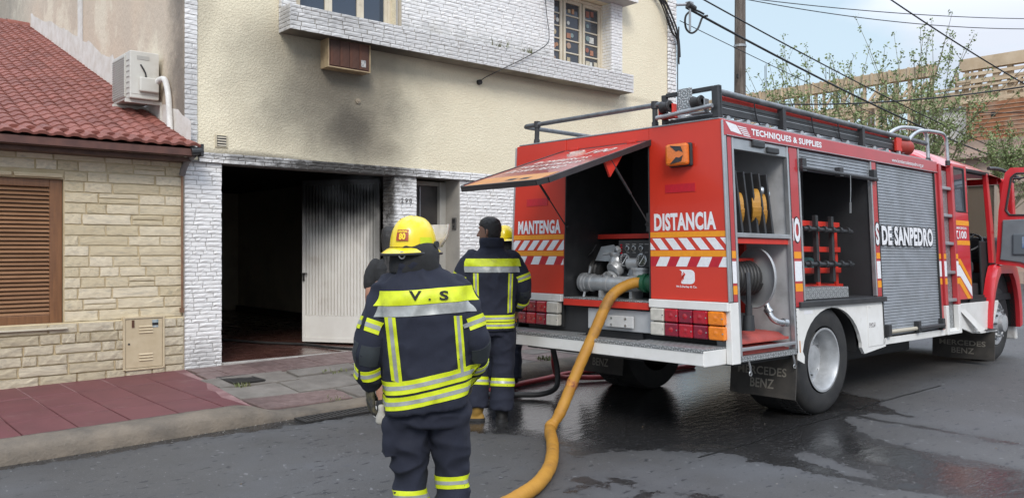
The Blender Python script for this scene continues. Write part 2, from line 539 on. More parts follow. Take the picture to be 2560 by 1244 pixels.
# the road stops behind the kerb; the cross street carries on past x = 15
X, Y = np.meshgrid(np.array(xs), np.array(ys), indexing='ij')
W_ = np.maximum(sdf(WET, X, Y), sdf(STREAK, X, Y) * 1.0 + .02)
for cx_, cy_, rx_, ry_ in ((3.86, 3.72, .10, .05), (3.98, 3.80, .05, .12), (4.15, 3.62, .05, .10), (4.02, 3.33, .16, .035), (4.24, 3.05, .05, .12), (3.62, 3.52, .04, .09)): W_ = np.maximum(W_, .05 * (1 - np.hypot((X - cx_) / rx_, (Y - cy_) / ry_)))
W_ = np.minimum(W_, -sdf(HOLE, X, Y))
nyy = len(ys)
mb = MB()
mb.v = [(float(x), float(y), gz(x)) for x in xs for y in ys]
mb.f = [(i * nyy + j, (i + 1) * nyy + j, (i + 1) * nyy + j + 1, i * nyy + j + 1) for i in range(len(xs) - 1) for j in range(nyy - 1)]
mb.m = [0] * len(mb.f)
me = mb.mesh('road', M['asphalt'], 180, fix=False)
a_ = me.attributes.new('wet', 'FLOAT', 'POINT')
a_.data.foreach_set('value', W_.ravel().astype(np.float32))
road = bpy.data.objects.new('road', me); COL.objects.link(road)
tag(road, 'grey asphalt street with a wet patch behind the fire engine', kind='structure')
# tarred joint crossing the wet patch
mb = MB()
pts = catmull([(4.98, 3.64, 0), (5.57, 3.62, 0), (6.27, 3.66, 0), (7.1, 3.64, 0), (7.9, 3.66, 0), (9.2, 3.62, 0)], 14)
for i in range(len(pts) - 1):
    p, q = pts[i], pts[i + 1]; w1 = .006 + .007 * rnd.random(); o1 = .012 * mn.noise(p * 7)
    o2 = .012 * mn.noise(q * 7)
    mb.add([(p.x, p.y - .009 + o1, gz(p.x) + .004), (q.x, q.y - .009 + o2, gz(q.x) + .004), (q.x, q.y + .007 + o2, gz(q.x) + .004), (p.x, p.y + .007 + o1, gz(p.x) + .004)], [(0, 1, 2, 3)])
mb.build('tar_joint', mat('tar', (.016, .016, .016), .4), road, fix=False)

# kerb: one rounded concrete section, dropped in front of the garage
mb = MB(); rings = []
kx = [-3 + .04 * i for i in range(438)]
for x in kx:
    k = drive(x); h = lerp(.155, .055, k); wob = .012 * mn.noise(Vector((x * .9, 3, 0))) + .004 * mn.noise(Vector((x * 6, 1, 0)))
    g = gz(x); e = lerp(.06, .03, k)
    h += .004 * mn.noise(Vector((x * 9, 5, 1))); wob += .003 * mn.noise(Vector((x * 14, 2, 7))) - .012 * math.exp(-(((x - .2) % 1.35 - .6) / .02) ** 2)
    rings.append([(x, 6.93 + wob, g - .1), (x, 6.94 + wob, g), (x, 6.955 + wob, g + h * .55), (x, 6.975 + wob + e * .3, g + h * .82), (x, 7.0 + wob + e, g + h * .97), (x, 7.14 + .02 * mn.noise(Vector((x * 2, 9, 0))), g + h), (x, 7.205, g + h - .004), (x, 7.205, g - .1)])
mb.loft(rings)
kerb = mb.build('kerb', None, sm=180)
m = mat('kerb_concrete', (.175, .142, .108), .85, c2=(.11, .092, .074), ns=3.5, bs=38, bd=.8, bdist=.012, dirt=(.05, .045, .038), ds=1.4, dlo=.5, dhi=.8, wp=True)
kerb.data.materials.append(m)
tag(kerb, 'rounded concrete kerb along the pavement', kind='structure')

# pavement: bed + separate slabs
mb = MB(); rings = []
for i in range(70):
    x = -2.5 + i * .25
    rings.append([(x, yy, pz(x, yy) - .022) for yy in (7.2, 7.7, 8.2, 8.8, 9.3, 9.9)] + [(x, 9.9, gz(x) - .2), (x, 7.2, gz(x) - .2)])
mb.loft(rings)
walk = mb.build('sidewalk', M['concrete'])
grout = MB(); grout.add([(x_ - walk.location.x, y_ - walk.location.y, pz(x_, y_) - .0012 - walk.location.z) for x_, y_ in ((-1.4, 7.212), (3.20, 7.212), (3.44, 9.63), (-1.4, 9.63))], [(0, 1, 2, 3)])
grout.build('worn_joint', mat('worn_joint', (.27, .165, .16), .8, c2=(.15, .065, .066), ns=4, wp=True), walk, fix=False)
tag(walk, 'pavement of red painted slabs and worn tiles beside the houses', kind='structure')


def slab(x0, x1, y0, y1, m, nm='slab', gap=.006, lift=0.0, jit=.004, poly=None):
    j = [rnd.uniform(-jit, jit) for _ in range(4)]
    t = rnd.uniform(-jit, jit)
    P = poly or [(x0 + gap, y0 + gap), (x1 - gap, y0 + gap), (x1 - gap, y1 - gap), (x0 + gap, y1 - gap)]
    c = (sum(p[0] for p in P) / len(P), sum(p[1] for p in P) / len(P))
    b = MB(); n = len(P); e = .006
    vs = [(p[0] - walk.location.x, p[1] - walk.location.y, pz(*p) - .05 - walk.location.z) for p in P]
    vs += [(p[0] - walk.location.x, p[1] - walk.location.y, pz(*p) + lift + t - e - walk.location.z) for p in P]
    vs += [(lerp(p[0], c[0], .012) - walk.location.x, lerp(p[1], c[1], .012) - walk.location.y, pz(*p) + lift + t + (j[i % 4]) * .4 - walk.location.z) for i, p in enumerate(P)]
    fs = [(i, (i + 1) % n, n + (i + 1) % n, n + i) for i in range(n)] + [(n + i, n + (i + 1) % n, 2 * n + (i + 1) % n, 2 * n + i) for i in range(n)] + [tuple(range(2 * n, 3 * n))]
    b.add(vs, fs)
    return b.build(nm, m, walk)


def redge(y):
    return 3.46 - .1 * (9.7 - y)


yb = [7.21, 7.80, 8.25, 8.9, 9.62]
for i in range(12):
    x0 = -1.37 + .39 * i
    for k in range(4):
        x1 = x0 + .39
        y0, y1 = yb[k], yb[k + 1]
        if x0 > redge(y0): continue
        P = [(x0 + .005, y0 + .004), (min(x1 - .005, redge(y0)), y0 + .004), (min(x1 - .005, redge(y1)), y1 - .004), (x0 + .005, y1 - .004)]
        if P[1][0] - P[0][0] < .05: continue
        slab(0, 0, 0, 0, M['red_paint_slab'], poly=P, jit=.0015)
# pinkish tiles by the garage, broken grey slabs towards the kerb
x = 3.30
while x < 13.6:
    for (y0, y1) in ((9.22, 9.6), (8.84, 9.22), (8.46, 8.84), (8.08, 8.46), (7.7, 8.08), (7.21, 7.7)):
        if x < redge(y0) - .02 - .38: continue
        xa = max(x, redge((y0 + y1) / 2) + .012)
        conc = y0 < 8.8 and x < 6.0
        if conc: continue
        if x + .38 - xa < .08: continue
        slab(xa, x + .38, y0, y1, M['pink_tile'] if x < 6.2 or rnd.random() < .8 else M['grey_slab'], nm='tile', jit=.003, gap=.004)
    x += .38
CON = [(3.30, 4.25, 8.32, 8.82), (4.26, 5.1, 8.45, 8.82), (5.12, 6.02, 8.3, 8.82), (3.28, 3.95, 7.75, 8.30), (3.97, 4.75, 7.8, 8.43), (4.77, 5.3, 7.72, 8.28), (5.32, 6.02, 7.7, 8.28), (3.27, 4.3, 7.21, 7.73), (4.32, 5.2, 7.21, 7.78), (5.22, 6.02, 7.21, 7.68)]
for (x0, x1, y0, y1) in CON:
    P = [(x0 + rnd.uniform(0, .06), y0 + rnd.uniform(0, .06)), (lerp(x0, x1, .5), y0 + rnd.uniform(0, .05)), (x1 - rnd.uniform(0, .06), y0 + rnd.uniform(0, .06)), (x1 - rnd.uniform(.0, .05), lerp(y0, y1, .6)), (x1 - rnd.uniform(0, .06), y1 - rnd.uniform(0, .05)), (lerp(x0, x1, .45), y1 - rnd.uniform(0, .06)), (x0 + rnd.uniform(0, .05), y1 - rnd.uniform(0, .05))]
    slab(0, 0, 0, 0, M['grey_slab'] if rnd.random() < .8 else M['pink_tile'], poly=P, jit=.012)

# drain covers
def grate(name, x0, x1, y0, y1, z, n, label, alongx):
    e = empty(name, ((x0 + x1) / 2, (y0 + y1) / 2, z), label, 'drain cover')
    w, d = (x1 - x0) / 2, (y1 - y0) / 2
    b = MB()
    b.box(-w, w, -d, -d + .02, 0, .014); b.box(-w, w, d - .02, d, 0, .014); b.box(-w, -w + .02, -d + .02, d - .02, 0, .014); b.box(w - .02, w, -d + .02, d - .02, 0, .014)
    b.build('frame', M['black_iron'], e)
    p = MB(); p.box(-w + .02, w - .02, -d + .02, d - .02, 0, .004); p.build('pit', M['dark'], e)
    me = None
    for i in range(n):
        if alongx:
            t = -d + .02 + (2 * d - .04) * (i + .5) / n
            if me is None: q = MB(); q.box(-w + .02, w - .02, -.3 * (2 * d - .04) / n, .3 * (2 * d - .04) / n, 0, .012); me = q.mesh('bar', M['black_iron'])
            inst('bar', me, e, (0, t, 0))
        else:
            t = -w + .02 + (2 * w - .04) * (i + .5) / n
            if me is None: q = MB(); q.box(-.3 * (2 * w - .04) / n, .3 * (2 * w - .04) / n, -d + .02, d - .02, 0, .012); me = q.mesh('bar', M['black_iron'])
            inst('bar', me, e, (t, 0, 0))
    return e


grate('drain_grate', 3.5, 3.84, 8.36, 8.86, pz(3.65, 8.6) + .002, 9, 'small dark iron drain grate set in the pavement before the garage', True)
g_ = grate('gutter_grate', 3.45, 4.45, 6.70, 6.92, gz(3.9) + .004, 22, 'long ribbed metal gutter grate at the foot of the dropped kerb', False)
g_.rotation_euler.y = -.0155

# weeds in the joints
def tuft(name, x, y, z, r, n, label, cat='weed', h=.1, kind=None, m=None, group=None):
    b = MB()
    for i in range(n):
        a = rnd.uniform(0, 2 * pi); d = r * math.sqrt(rnd.random()); px, py = d * math.cos(a), d * math.sin(a)
        t = rnd.uniform(.4, 1) * h; la, w = rnd.uniform(0, 2 * pi), rnd.uniform(.004, .009)
        dx, dy = math.cos(la), math.sin(la); lean = rnd.uniform(.1, .8) * t
        b.add([(px - dy * w, py + dx * w, 0), (px + dy * w, py - dx * w, 0), (px + dx * lean * .5 + dy * w, py + dy * lean * .5 - dx * w, t * .6), (px + dx * lean * .5 - dy * w, py + dy * lean * .5 + dx * w, t * .6), (px + dx * lean, py + dy * lean, t)], [(0, 1, 2, 3), (3, 2, 4)])
    o = b.build(name, m or M['weed'], None, fix=False)
    o.location = (x, y, z)
    return tag(o, label, cat, group, kind)


M['weed'] = mat('weed', (.11, .14, .045), .7, c2=(.16, .15, .07), ns=20)
tuft('weed_tuft', 3.55, 8.30, pz(3.55, 8.3), .09, 26, 'green weeds growing beside the drain grate in the pavement', h=.06)
tuft('weed_tuft', 4.05, 7.28, pz(4.05, 7.28), .14, 18, 'weeds in the pavement crack above the gutter grate', h=.05)
tuft('weed_tuft', 4.7, 8.42, pz(4.7, 8.4), .16, 20, 'weeds along the broken slab joint before the garage door', h=.05)
tuft('kerb_grass', 6.9, 7.25, pz(6.9, 7.25), .12, 70, 'grass tuft on the kerb behind the second firefighter', h=.06)
tuft('kerb_grass', 7.7, 7.24, pz(7.7, 7.24), .14, 80, 'grass tuft on the kerb beneath the rear of the fire engine', h=.07)

# grit, leaf bits and pebbles washed along the kerb and over the pavement
b = MB(); r_l = random.Random(21)
for k in range(420):
    x = r_l.uniform(.8, 7.5); y = 6.93 - abs(r_l.gauss(0, .05)) if k % 3 else r_l.uniform(7.3, 9.5)
    if k % 7 == 0: y = r_l.uniform(1.5, 6.8)
    z = (gz(x) if y < 6.95 else pz(x, y)) + .003; s = r_l.uniform(.003, .010); a = r_l.uniform(0, 6.28); c_, s_ = math.cos(a) * s, math.sin(a) * s
    b.cm = k % 3
    b.add([(x - c_, y - s_, z), (x + s_ * .5, y - c_ * .5, z + s * .2), (x + c_, y + s_, z), (x - s_ * .5, y + c_ * .5, z + s * .25), (x, y, z + s * .6)], [(0, 1, 4), (1, 2, 4), (2, 3, 4), (3, 0, 4)])
o = b.build('litter', [mat('dry_leaf', (.16, .11, .05), .8), mat('grit_pale', (.30, .28, .25), .9), mat('grit_dark', (.03, .028, .026), .9)], None, fix=False)
tag(o, 'grit and leaf bits scattered along the gutter and pavement', kind='stuff')
# ------------------------------------------------------------------ masonry helpers
WORLDP = set()


def wpart(o, parent):
    """child given in world coordinates under an Empty that stands elsewhere"""
    o.parent = parent
    o.matrix_parent_inverse = Matrix.Translation(-parent.location)
    return o


def block_data(nx, nz, seed, edge=.5, top=.25, nfreq=3.0):
    """unit block: x 0..1, z 0..1, rough face towards -y (depth 1), pinched edges"""
    vs, fs = [], []
    r = random.Random(seed)
    for i in range(nx + 1):
        for k in range(nz + 1):
            x, z = i / nx, k / nz
            e = i in (0, nx) or k in (0, nz)
            jx = 0 if i in (0, nx) else r.uniform(-.25, .25) / nx
            jz = 0 if k in (0, nz) else r.uniform(-.22, .22) / nz
            d = edge + r.uniform(-.1, .1) if e else 1 - top * r.random()
            if e:
                if i == 0: jx = r.uniform(0, .03)
                if i == nx: jx = -r.uniform(0, .03)
                if k == 0: jz = r.uniform(0, .05)
                if k == nz: jz = -r.uniform(0, .05)
            vs.append((x + jx, -d, z + jz))
    idx = lambda i, k: i * (nz + 1) + k
    for i in range(nx):
        for k in range(nz):
            fs.append((idx(i, k), idx(i + 1, k), idx(i + 1, k + 1), idx(i, k + 1)))
    rim = [idx(i, 0) for i in range(nx + 1)] + [idx(nx, k) for k in range(1, nz + 1)] + [idx(i, nz) for i in range(nx - 1, -1, -1)] + [idx(0, k) for k in range(nz - 1, 0, -1)]
    n0 = len(vs)
    for q in rim: vs.append((vs[q][0], 0, vs[q][2]))
    n = len(rim)
    for a in range(n):
        b = (a + 1) % n
        fs.append((rim[b], rim[a], n0 + a, n0 + b))
    return vs, fs


BR = [block_data(4, 2, 100 + s, .62, .38) for s in range(12)]
ST = [block_data(5, 2, 300 + s, .74, .26) for s in range(12)]
BR_ME, ST_ME, STL_ME = [], [], []
for src, dst, m in ((BR, BR_ME, 'white_brick'), (ST, ST_ME, 'stone'), (ST, STL_ME, 'stone_low')):
    for vs, fs in src:
        b = MB(); b.add(vs, fs); dst.append(b.mesh('block', M[m], None, fix=False))


def courses(x0, x1, z0, z1, h, lmin, lmax, hj=.0):
    """running-bond rectangles"""
    out = []; z = z0; k = 0
    while z < z1 - .3 * h:
        hh = min(h * rnd.uniform(1 - hj, 1 + hj), z1 - z)
        if z1 - (z + hh) < .4 * h: hh = z1 - z
        x = x0
        while x < x1 - 1e-4:
            l = rnd.uniform(lmin, lmax)
            if x == x0: l *= rnd.uniform(.4, 1)
            if x1 - (x + l) < lmin * .5: l = x1 - x
            out.append((x, z, l, hh)); x += l
        z += hh; k += 1
    return out


def lay(rects, y, parent, meshes, name, depth, gap, face='y', holes=(), dj=.35):
    """bricks as separate objects; face 'y': looks to -Y at y; face 'x': looks to -X at plane x=y, rect x runs along +Y"""
    for (x, z, w, h) in rects:
        if any(x + w > a + .01 and x < b - .01 and z + h > c + .01 and z < d - .01 for a, b, c, d in holes): continue
        d = depth * rnd.uniform(1 - dj, 1)
        if face == 'y':
            inst(name, rnd.choice(meshes), parent, (x + gap / 2, y, z + gap / 2), (0, 0, 0), (w - gap, d, h - gap))
        else:
            inst(name, rnd.choice(meshes), parent, (y, x + w - gap / 2, z + gap / 2), (0, 0, -pi / 2), (w - gap, d, h - gap))


def lay_joined(b, rects, y, data, depth, gap, face='y', holes=(), dj=.35):
    for (x, z, w, h) in rects:
        if any(x + w > a + .01 and x < c - .01 and z + h > e + .01 and z < f - .01 for a, c, e, f in holes): continue
        d = depth * rnd.uniform(1 - dj, 1); vs, fs = rnd.choice(data)
        if face == 'y': b.add([(x + gap / 2 + v[0] * (w - gap), y + v[1] * d, z + gap / 2 + v[2] * (h - gap)) for v in vs], fs)
        else: b.add([(y + v[1] * d, x + w - gap / 2 - v[0] * (w - gap), z + gap / 2 + v[2] * (h - gap)) for v in vs], fs)


def wall_boxes(b, x0, x1, z0, z1, y0, y1, holes=()):
    xs = sorted({x0, x1, *[clamp(h[i], x0, x1) for h in holes for i in (0, 1)]})
    zs = sorted({z0, z1, *[clamp(h[i], z0, z1) for h in holes for i in (2, 3)]})
    for a, c in zip(xs, xs[1:]):
        run = None
        for e, f in zip(zs, zs[1:]):
            mx_, mz = (a + c) / 2, (e + f) / 2
            solid = not any(h[0] < mx_ < h[1] and h[2] < mz < h[3] for h in holes)
            if solid: run = (run[0], f) if run else (e, f)
            if (not solid or f == zs[-1]) and run:
                b.box(a, c, y0, y1, run[0], run[1]); run = None


# ------------------------------------------------------------------ stone cottage with the red tiled roof
H1 = empty('stone_house', (1.5, 9.66, .15), 'low cream stone house with a red tiled roof and brown louvred shutter', 'house')
b = MB(); wall_boxes(b, -.6, 3.43, .05, 2.72, 9.67, 9.9, [(.75, 2.2, .76, 2.3), (2.77, 3.2, .24, .82)])
wl_ = wpart(b.build('wall', M['stone_mortar'], H1), H1)
WIN = (.7, 2.19, .7, 2.32)
z = .80; rects = []
while z < 2.62:
    h = rnd.choice((.108, .112, .116, .118)); x = -.3 + rnd.uniform(0, .2)
    while x < 3.42:
        l = rnd.choice((.2, .24, .28, .34, .42, .5)); l = min(l, 3.42 - x)
        if 3.42 - (x + l) < .12: l = 3.42 - x
        if x < 2.2 < x + l and z + h > .76 and z < 2.3:
            if 2.2 - x > .1: rects.append((x, z, 2.2 - x, h))
            l2 = x + l - 2.2
            if l2 < .12: l2 += .12
            x = 2.2; l = min(l2, 3.42 - 2.2)
        if rnd.random() < .16 and l > .25:
            rects += [(x, z, l, h * .52), (x, z + h * .52, l, h * .48)]
        else: rects.append((x, z, l, h))
        x += l
    z += h
rects = [r for r in rects if r[0] > .4 or True]
lay(rects, 9.672, wl_, ST_ME, 'stone', .024, .009, holes=[(.7, 2.2, .74, 2.31)])
# lintel course over the window
lay(courses(.5, 2.2, 2.31, 2.36, .05, .4, .6), 9.672, wl_, ST_ME, 'stone', .05, .01)
b = MB(); wall_boxes(b, -.6, 3.43, .05, .80, 9.61, 9.669, [(2.77, 3.2, .24, .81)])
pl_ = wpart(b.build('plinth', M['stone_mortar'], H1, bev=.01), H1)
rects = []
z = .16; hs = (.105, .108, .106, .104, .108, .105)
for h in hs:
    x = -.2 + rnd.uniform(0, .2)
    while x < 3.42:
        l = rnd.choice((.14, .2, .28, .36, .46)); l = min(l, 3.42 - x)
        if x < 2.78 < x + l and z > .18: l = 2.78 - x
        elif 2.77 < x < 3.19 and z > .18: x = 3.2; l = min(l, .22)
        if 3.42 - (x + l) < .07: l = 3.42 - x
        if l > .05: rects.append((x, z, l, h))
        x += l
    z += h
lay(rects, 9.612, pl_, STL_ME, 'stone', .034, .012, holes=[(2.78, 3.19, .255, .82)])
b = MB(); b.prism([(9.55, .74), (9.668, .79), (9.75, .79), (9.75, .74)], 'x', .6, 2.22)
wpart(b.build('window_sill', mat('sill_stone', (.42, .37, .29), .85, bs=40, bd=.5), H1, bev=.008), H1)
# shutter
b = MB(); yS = 9.70
b.box(.75, .85, yS, yS + .05, .785, 2.295); b.box(2.075, 2.195, yS, yS + .05, .785, 2.295); b.box(.85, 2.075, yS, yS + .05, .785, .885); b.box(.85, 2.075, yS, yS + .05, 2.215, 2.295)
sh_ = wpart(b.build('window_shutter', M['wood_brown'], H1, bev=.006), H1)
b = MB(); b.box(.85, 2.075, yS + .05, yS + .06, .86, 2.23); b.build('backing', M['wood_dark'], sh_)
q = MB(); q.prism([(0, 0), (.034, .030), (.034, .037), (0, .010)], 'x', 0, 1.225); me = q.mesh('slat', M['wood_slat'])
for i in range(31): inst('slat', me, sh_, (.85, yS + .006 + rnd.uniform(0, .002), .889 + i * .0428))
# meter door
D = H1
b = MB(); b.box(2.79, 3.18, 9.585, 9.6, .265, .80)
md = wpart(b.build('meter_door', M['cream_metal'], H1, bev=.004), H1)
b = MB()
for (a, c, e, f) in ((2.765, 2.787, .245, .82), (3.183, 3.205, .245, .82), (2.787, 3.183, .805, .825), (2.787, 3.183, .24, .26)): b.box(a, c, 9.575, 9.66, e, f)
b.build('frame', M['cream_metal'], md, bev=.003)
for z in (.64, .672, .704, .335, .367, .399):
    b = MB(); b.prism([(9.585, z), (9.573, z + .006), (9.585, z + .02)], 'x', 2.93, 3.075); b.build('louvre', M['cream_metal'], md)
b = MB(); b.cyl((2.825, 9.586, .53), (2.825, 9.579, .53), .011, n=10); b.build('lock', M['black_iron'], md)
b = MB(); b.box(2.855, 2.88, 9.576, 9.586, .71, .79); b.build('latch', mat('rust', (.09, .04, .022), .8), md)
b = MB(); b.box(3.07, 3.135, 9.581, 9.584, .70, .785); st = b.build('sticker', mat('sticker_blue', (.13, .22, .27), .5, c2=(.5, .52, .5), ns=30), md)
b = MB(); b.box(3.07, 3.135, 9.5795, 9.5808, .722, .752); b.build('sticker', M['dark'], md)
# dark eave, fascia, gutter end and downpipe
EY, EZ, SL = 9.30, 2.715, .362
ang = math.atan(SL)
b = MB(); b.prism([(EY + .03, EZ - .035), (EY + .03, EZ - .11), (EY + .06, EZ - .12), (9.67, EZ - .02), (17.4, EZ + SL * 8.1 - .12), (17.4, EZ + SL * 8.1 - .04)], 'x', -.6, 3.425)
roof = wpart(b.build('roof', M['wood_dark'], H1), H1)
b = MB(); b.box(-.6, 3.44, EY + .005, EY + .028, EZ - .105, EZ - .03); wpart(b.build('fascia', mat('fascia', (.13, .055, .04), .6, c2=(.08, .035, .028), ns=6), H1), H1)
b = MB(); b.box(-.6, 3.43, 9.40, 9.66, EZ - .16, EZ - .12); wpart(b.build('eave_board', M['wood_dark'], H1), H1)
q = MB(); prof = []
for k in range(2):
    for x, h in ((0, .0), (.020, .010), (.038, .024), (.054, .030), (.092, .030), (.108, .022), (.128, .006), (.140, .001)): prof.append((x + .15 * k, h))
prof.append((.306, .004))
n_ = len(prof); L = .205
for yy, dz in ((0.0, -.004), (0.0, .016), (.008, .020), (L, .002)):
    q.v += [(x, yy + (.010 if h < .008 and yy < .1 else 0), (h if dz > 0 else h * .5) + dz) for x, h in prof]
for r_ in range(3):
    for i in range(n_ - 1): q.f.append((r_ * n_ + i, r_ * n_ + i + 1, (r_ + 1) * n_ + i + 1, (r_ + 1) * n_ + i))
q.m = [0] * len(q.f)
tile_me = q.mesh('tile', M['roof_tile'], 35, fix=False)
EXPO = .172
rows = int(8.1 / math.cos(ang) / EXPO)
for r_ in range(rows + 1):
    s = r_ * EXPO
    y, z = EY - .02 + s * math.cos(ang), EZ - .012 + s * math.sin(ang)
    left = .168 * y - .12   # only the strip of roof beside the neighbour's wall comes into view
    xr = 3.50 if r_ < 1 else 3.43
    k = 0
    while True:
        x = xr - .30 * (k + 1)
        if x < left - .25: break
        inst('tile', tile_me, roof, (x + rnd.uniform(-.003, .003), y + rnd.uniform(-.004, .004), z + rnd.uniform(0, .004)), (ang + rnd.uniform(-.015, .012), rnd.uniform(-.012, .012), rnd.uniform(-.008, .008)))
        k += 1
q = MB(); rp_ = [(.13 * math.cos(a), .13 * math.sin(a)) for a in [pi * i / 8 for i in range(9)]]
q.loft([[(0, c, s_ * .8) for c, s_ in rp_], [(.4, c * .9, s_ * .72) for c, s_ in rp_]], cap=False, closed=False); rm = q.mesh('ridge_tile', M['roof_tile'], 60)
for i in range(5): inst('ridge_tile', rm, roof, (3.43 - .36 * (i + 1), EY + rows * EXPO * math.cos(ang) + .30, EZ + rows * EXPO * math.sin(ang) + .07))
b = MB(); b.cyl((3.40, EY + .01, EZ - .06), (3.53, EY + .01, EZ - .045), .045, n=12); b.box(3.50, 3.53, EY - .03, EY + .1, EZ - .11, EZ + .03)
wpart(b.build('gutter_end', mat('black_plastic', (.03, .03, .032), .45), H1, bev=.006), H1)
b = MB(); b.tube([(3.45, EY + .06, EZ - .09), (3.42, EY + .2, EZ - .16), (3.405, 9.56, EZ - .24), (3.405, 9.6, EZ - .3)], .035, 10); wpart(b.build('gutter_elbow', mat('pvc_grey', (.16, .15, .15), .6), H1, sm=60), H1)
b = MB(); b.tube([(3.405, 9.60, 2.5), (3.405, 9.60, .9)], .014, 8); b.box(3.385, 3.425, 9.59, 9.63, .85, .9); wpart(b.build('downpipe', mat('brown_pipe', (.24, .13, .075), .6, c2=(.15, .08, .05), ns=10), H1, sm=60), H1)

# ------------------------------------------------------------------ cream two-storey house
YF = 9.646
H2 = empty('two_storey_house', (8, YF, .2), 'cream stuccoed two-storey house with white split-brick trim and a smoke-blackened garage', 'house')
soot(M['stucco'], [(5.62, YF, 3.2, 1.15, 2, 1.15, .92), (5.4, YF, 3.6, 2.0, 2, 1.6, .84), (5.9, YF, 2.95, 1.0, 2, .6, .7), (5.0, YF, 4.05, 1.7, 2, .8, .6), (5.75, YF, 4.3, 2.0, 2, .28, .6), (4.4, YF, 2.68, 1.6, 2, .12, .75), (3.6, YF, 4.4, .4, 2, 1.0, .3), (9, YF, 4.22, 4.5, 2, .1, .4)], (.052, .042, .033), 2.0, .22)  # last patch: thin darker band along the wall just below the sill band
# roughcast relief on the stucco
m = M['stucco']; n, l = m.node_tree.nodes, m.node_tree.links
pos = nd(n, 'ShaderNodeNewGeometry').outputs['Position']
v1 = nd(n, 'ShaderNodeTexNoise', {'Scale': 42, 'Detail': 3, 'Roughness': .55, 'Distortion': .4}); l.new(pos, v1.inputs['Vector'])
w1 = nd(n, 'ShaderNodeMapRange', {'From Min': .42, 'From Max': .62}, interpolation_type='SMOOTHSTEP'); l.new(v1.outputs['Fac'], w1.inputs['Value'])
bp = nd(n, 'ShaderNodeBump', {'Strength': .5, 'Distance': .008}); l.new(w1.outputs[0], bp.inputs['Height']); l.new(bp.outputs[0], n['Principled BSDF'].inputs['Normal'])
W1, W2 = (4.85, 6.32, 4.55, 6.8), (9.30, 10.66, 4.55, 5.78)
b = MB(); wall_boxes(b, 3.44, 12.5, 2.60, 7.4, YF, YF + .24, [W1, W2])
wpart(b.build('wall', M['stucco'], H2), H2)
b = MB(); b.box(3.435, 3.6, YF + .26, 22, -.1, 8.2); sw = wpart(b.build('side_wall', M['grime_wall'], H2), H2)
b = MB(); b.box(3.432, 3.445, YF - .01, YF + .25, -.1, 7.4); wpart(b.build('corner', M['grime_wall'], H2), H2)
soot(M['grime_wall'], [(3.43, 9.75, 3.5, 2, .55, 3.5, .78), (3.43, 10.2, 3.0, 2, .7, .7, .5), (3.43, 14.0, 6.8, 2, 1.6, 2.2, .25), (3.43, 20.3, 6.8, 2, 3.5, 2.2, .5)], (.09, .08, .07), 3.0, .5)
# white roofing compound along the roof joint, with runs
b = MB(); N = 60; up = []
for i in range(N + 1):
    y = 9.4 + i / N * 8.1; z = EZ + .06 + SL * (y - EY)
    h = .20 + .06 * mn.noise(Vector((y * 1.6, 0, 4))) + .02 * mn.noise(Vector((y * 7, 2, 4))) + .12 * smooth(11.0, 12.5, y) * (1 - smooth(15, 17, y))
    h += .35 * max(0, mn.noise(Vector((y * 3.2, 7, 1)))) ** 3
    up.append(((3.431, y, z - .12), (3.431, y, z + max(.05, h))))
for (a, c), (e, f) in zip(up, up[1:]): b.add([a, e, f, c], [(0, 1, 2, 3)])
pts = [(14.05 + .03 * mn.noise(Vector((k, 0, 0))), 4.5 + .25 * k) for k in range(15)]
for (y, z), (y2, z2) in zip(pts, pts[1:]): b.add([(3.4295, y - .14, z), (3.4295, y + .16, z), (3.4295, y2 + .16, z2), (3.4295, y2 - .14, z2)], [(0, 1, 2, 3)])
wpart(b.build('limewash', M['limewash'], H2, fix=False), H2)
# brick-clad pillars: every brick of its own where they show large
M['brick_sooty'] = soot(M['white_brick'], [(6.3, YF, 2.75, .55, .7, .7, .96), (6.28, 9.8, 2.4, .1, .6, 1.3, .97), (4.2, YF, 2.66, 1.2, .5, .08, .6), (5.5, YF, 2.62, 1.9, .4, .22, 1.0, .3), (4.2, YF, 2.66, .7, .4, .09, .8), (5.3, 9.4, 4.5, 1.2, .4, .5, .5), (3.5, YF, 3.3, .4, 2, 1.1, .35), (3.65, 9.6, .2, .5, .4, .5, .35), (4.6, 9.45, 4.4, .3, .5, .4, .55), (7.6, 9.4, 4.42, 6, .5, .5, .30, .5), (5.6, 9.4, 4.3, 1.6, .4, .3, .4), (7.8, 9.4, 4.57, 3, .5, .07, .55)], (.05, .045, .04), 9, .45)
for name, x0, x1, y1, side in (('pillar', 3.44, 3.885, 10.0, None), ('pillar', 6.29, 6.668, 9.93, 'x')):
    b = MB(); b.box(x0 + .012, x1 - .012, YF + .012, y1, -.1, 2.6)
    p_ = wpart(b.build(name, M['mortar_white'], H2), H2)
    lay(courses(x0, x1, pz(x0, 9.6) - .02, 2.585, .0505, .12, .26, .12), YF + .013, p_, BR_ME, 'brick', .024, .0045)
    if side:
        b = MB(); lay_joined(b, courses(YF + .01, y1, .18, 2.585, .0505, .12, .24, .1), x0 + .013, BR, .024, .0045, 'x')
        o = b.build('brick_return', M['white_brick'], p_, fix=False); o['kind'] = 'stuff'
b = MB(); b.box(3.452, 3.575, YF - .012, YF - .001, 2.70, 7.4); p_ = wpart(b.build('pilaster', M['mortar_white'], H2), H2)
lay(courses(3.44, 3.59, 2.70, 4.7, .058, .12, .2, .12), YF - .010, p_, BR_ME, 'brick', .024, .0045)
b = MB(); b.box(12.25, 12.49, YF - .012, YF - .001, .1, 7.4); p_ = wpart(b.build('corner_pilaster', M['mortar_dark'], H2), H2)
b = MB(); lay_joined(b, courses(12.24, 12.5, .2, 7.4, .07, .13, .26, .12), YF - .010, BR, .035, .009)
o = b.build('brick_face', M['white_brick'], p_, fix=False); o['kind'] = 'stuff'
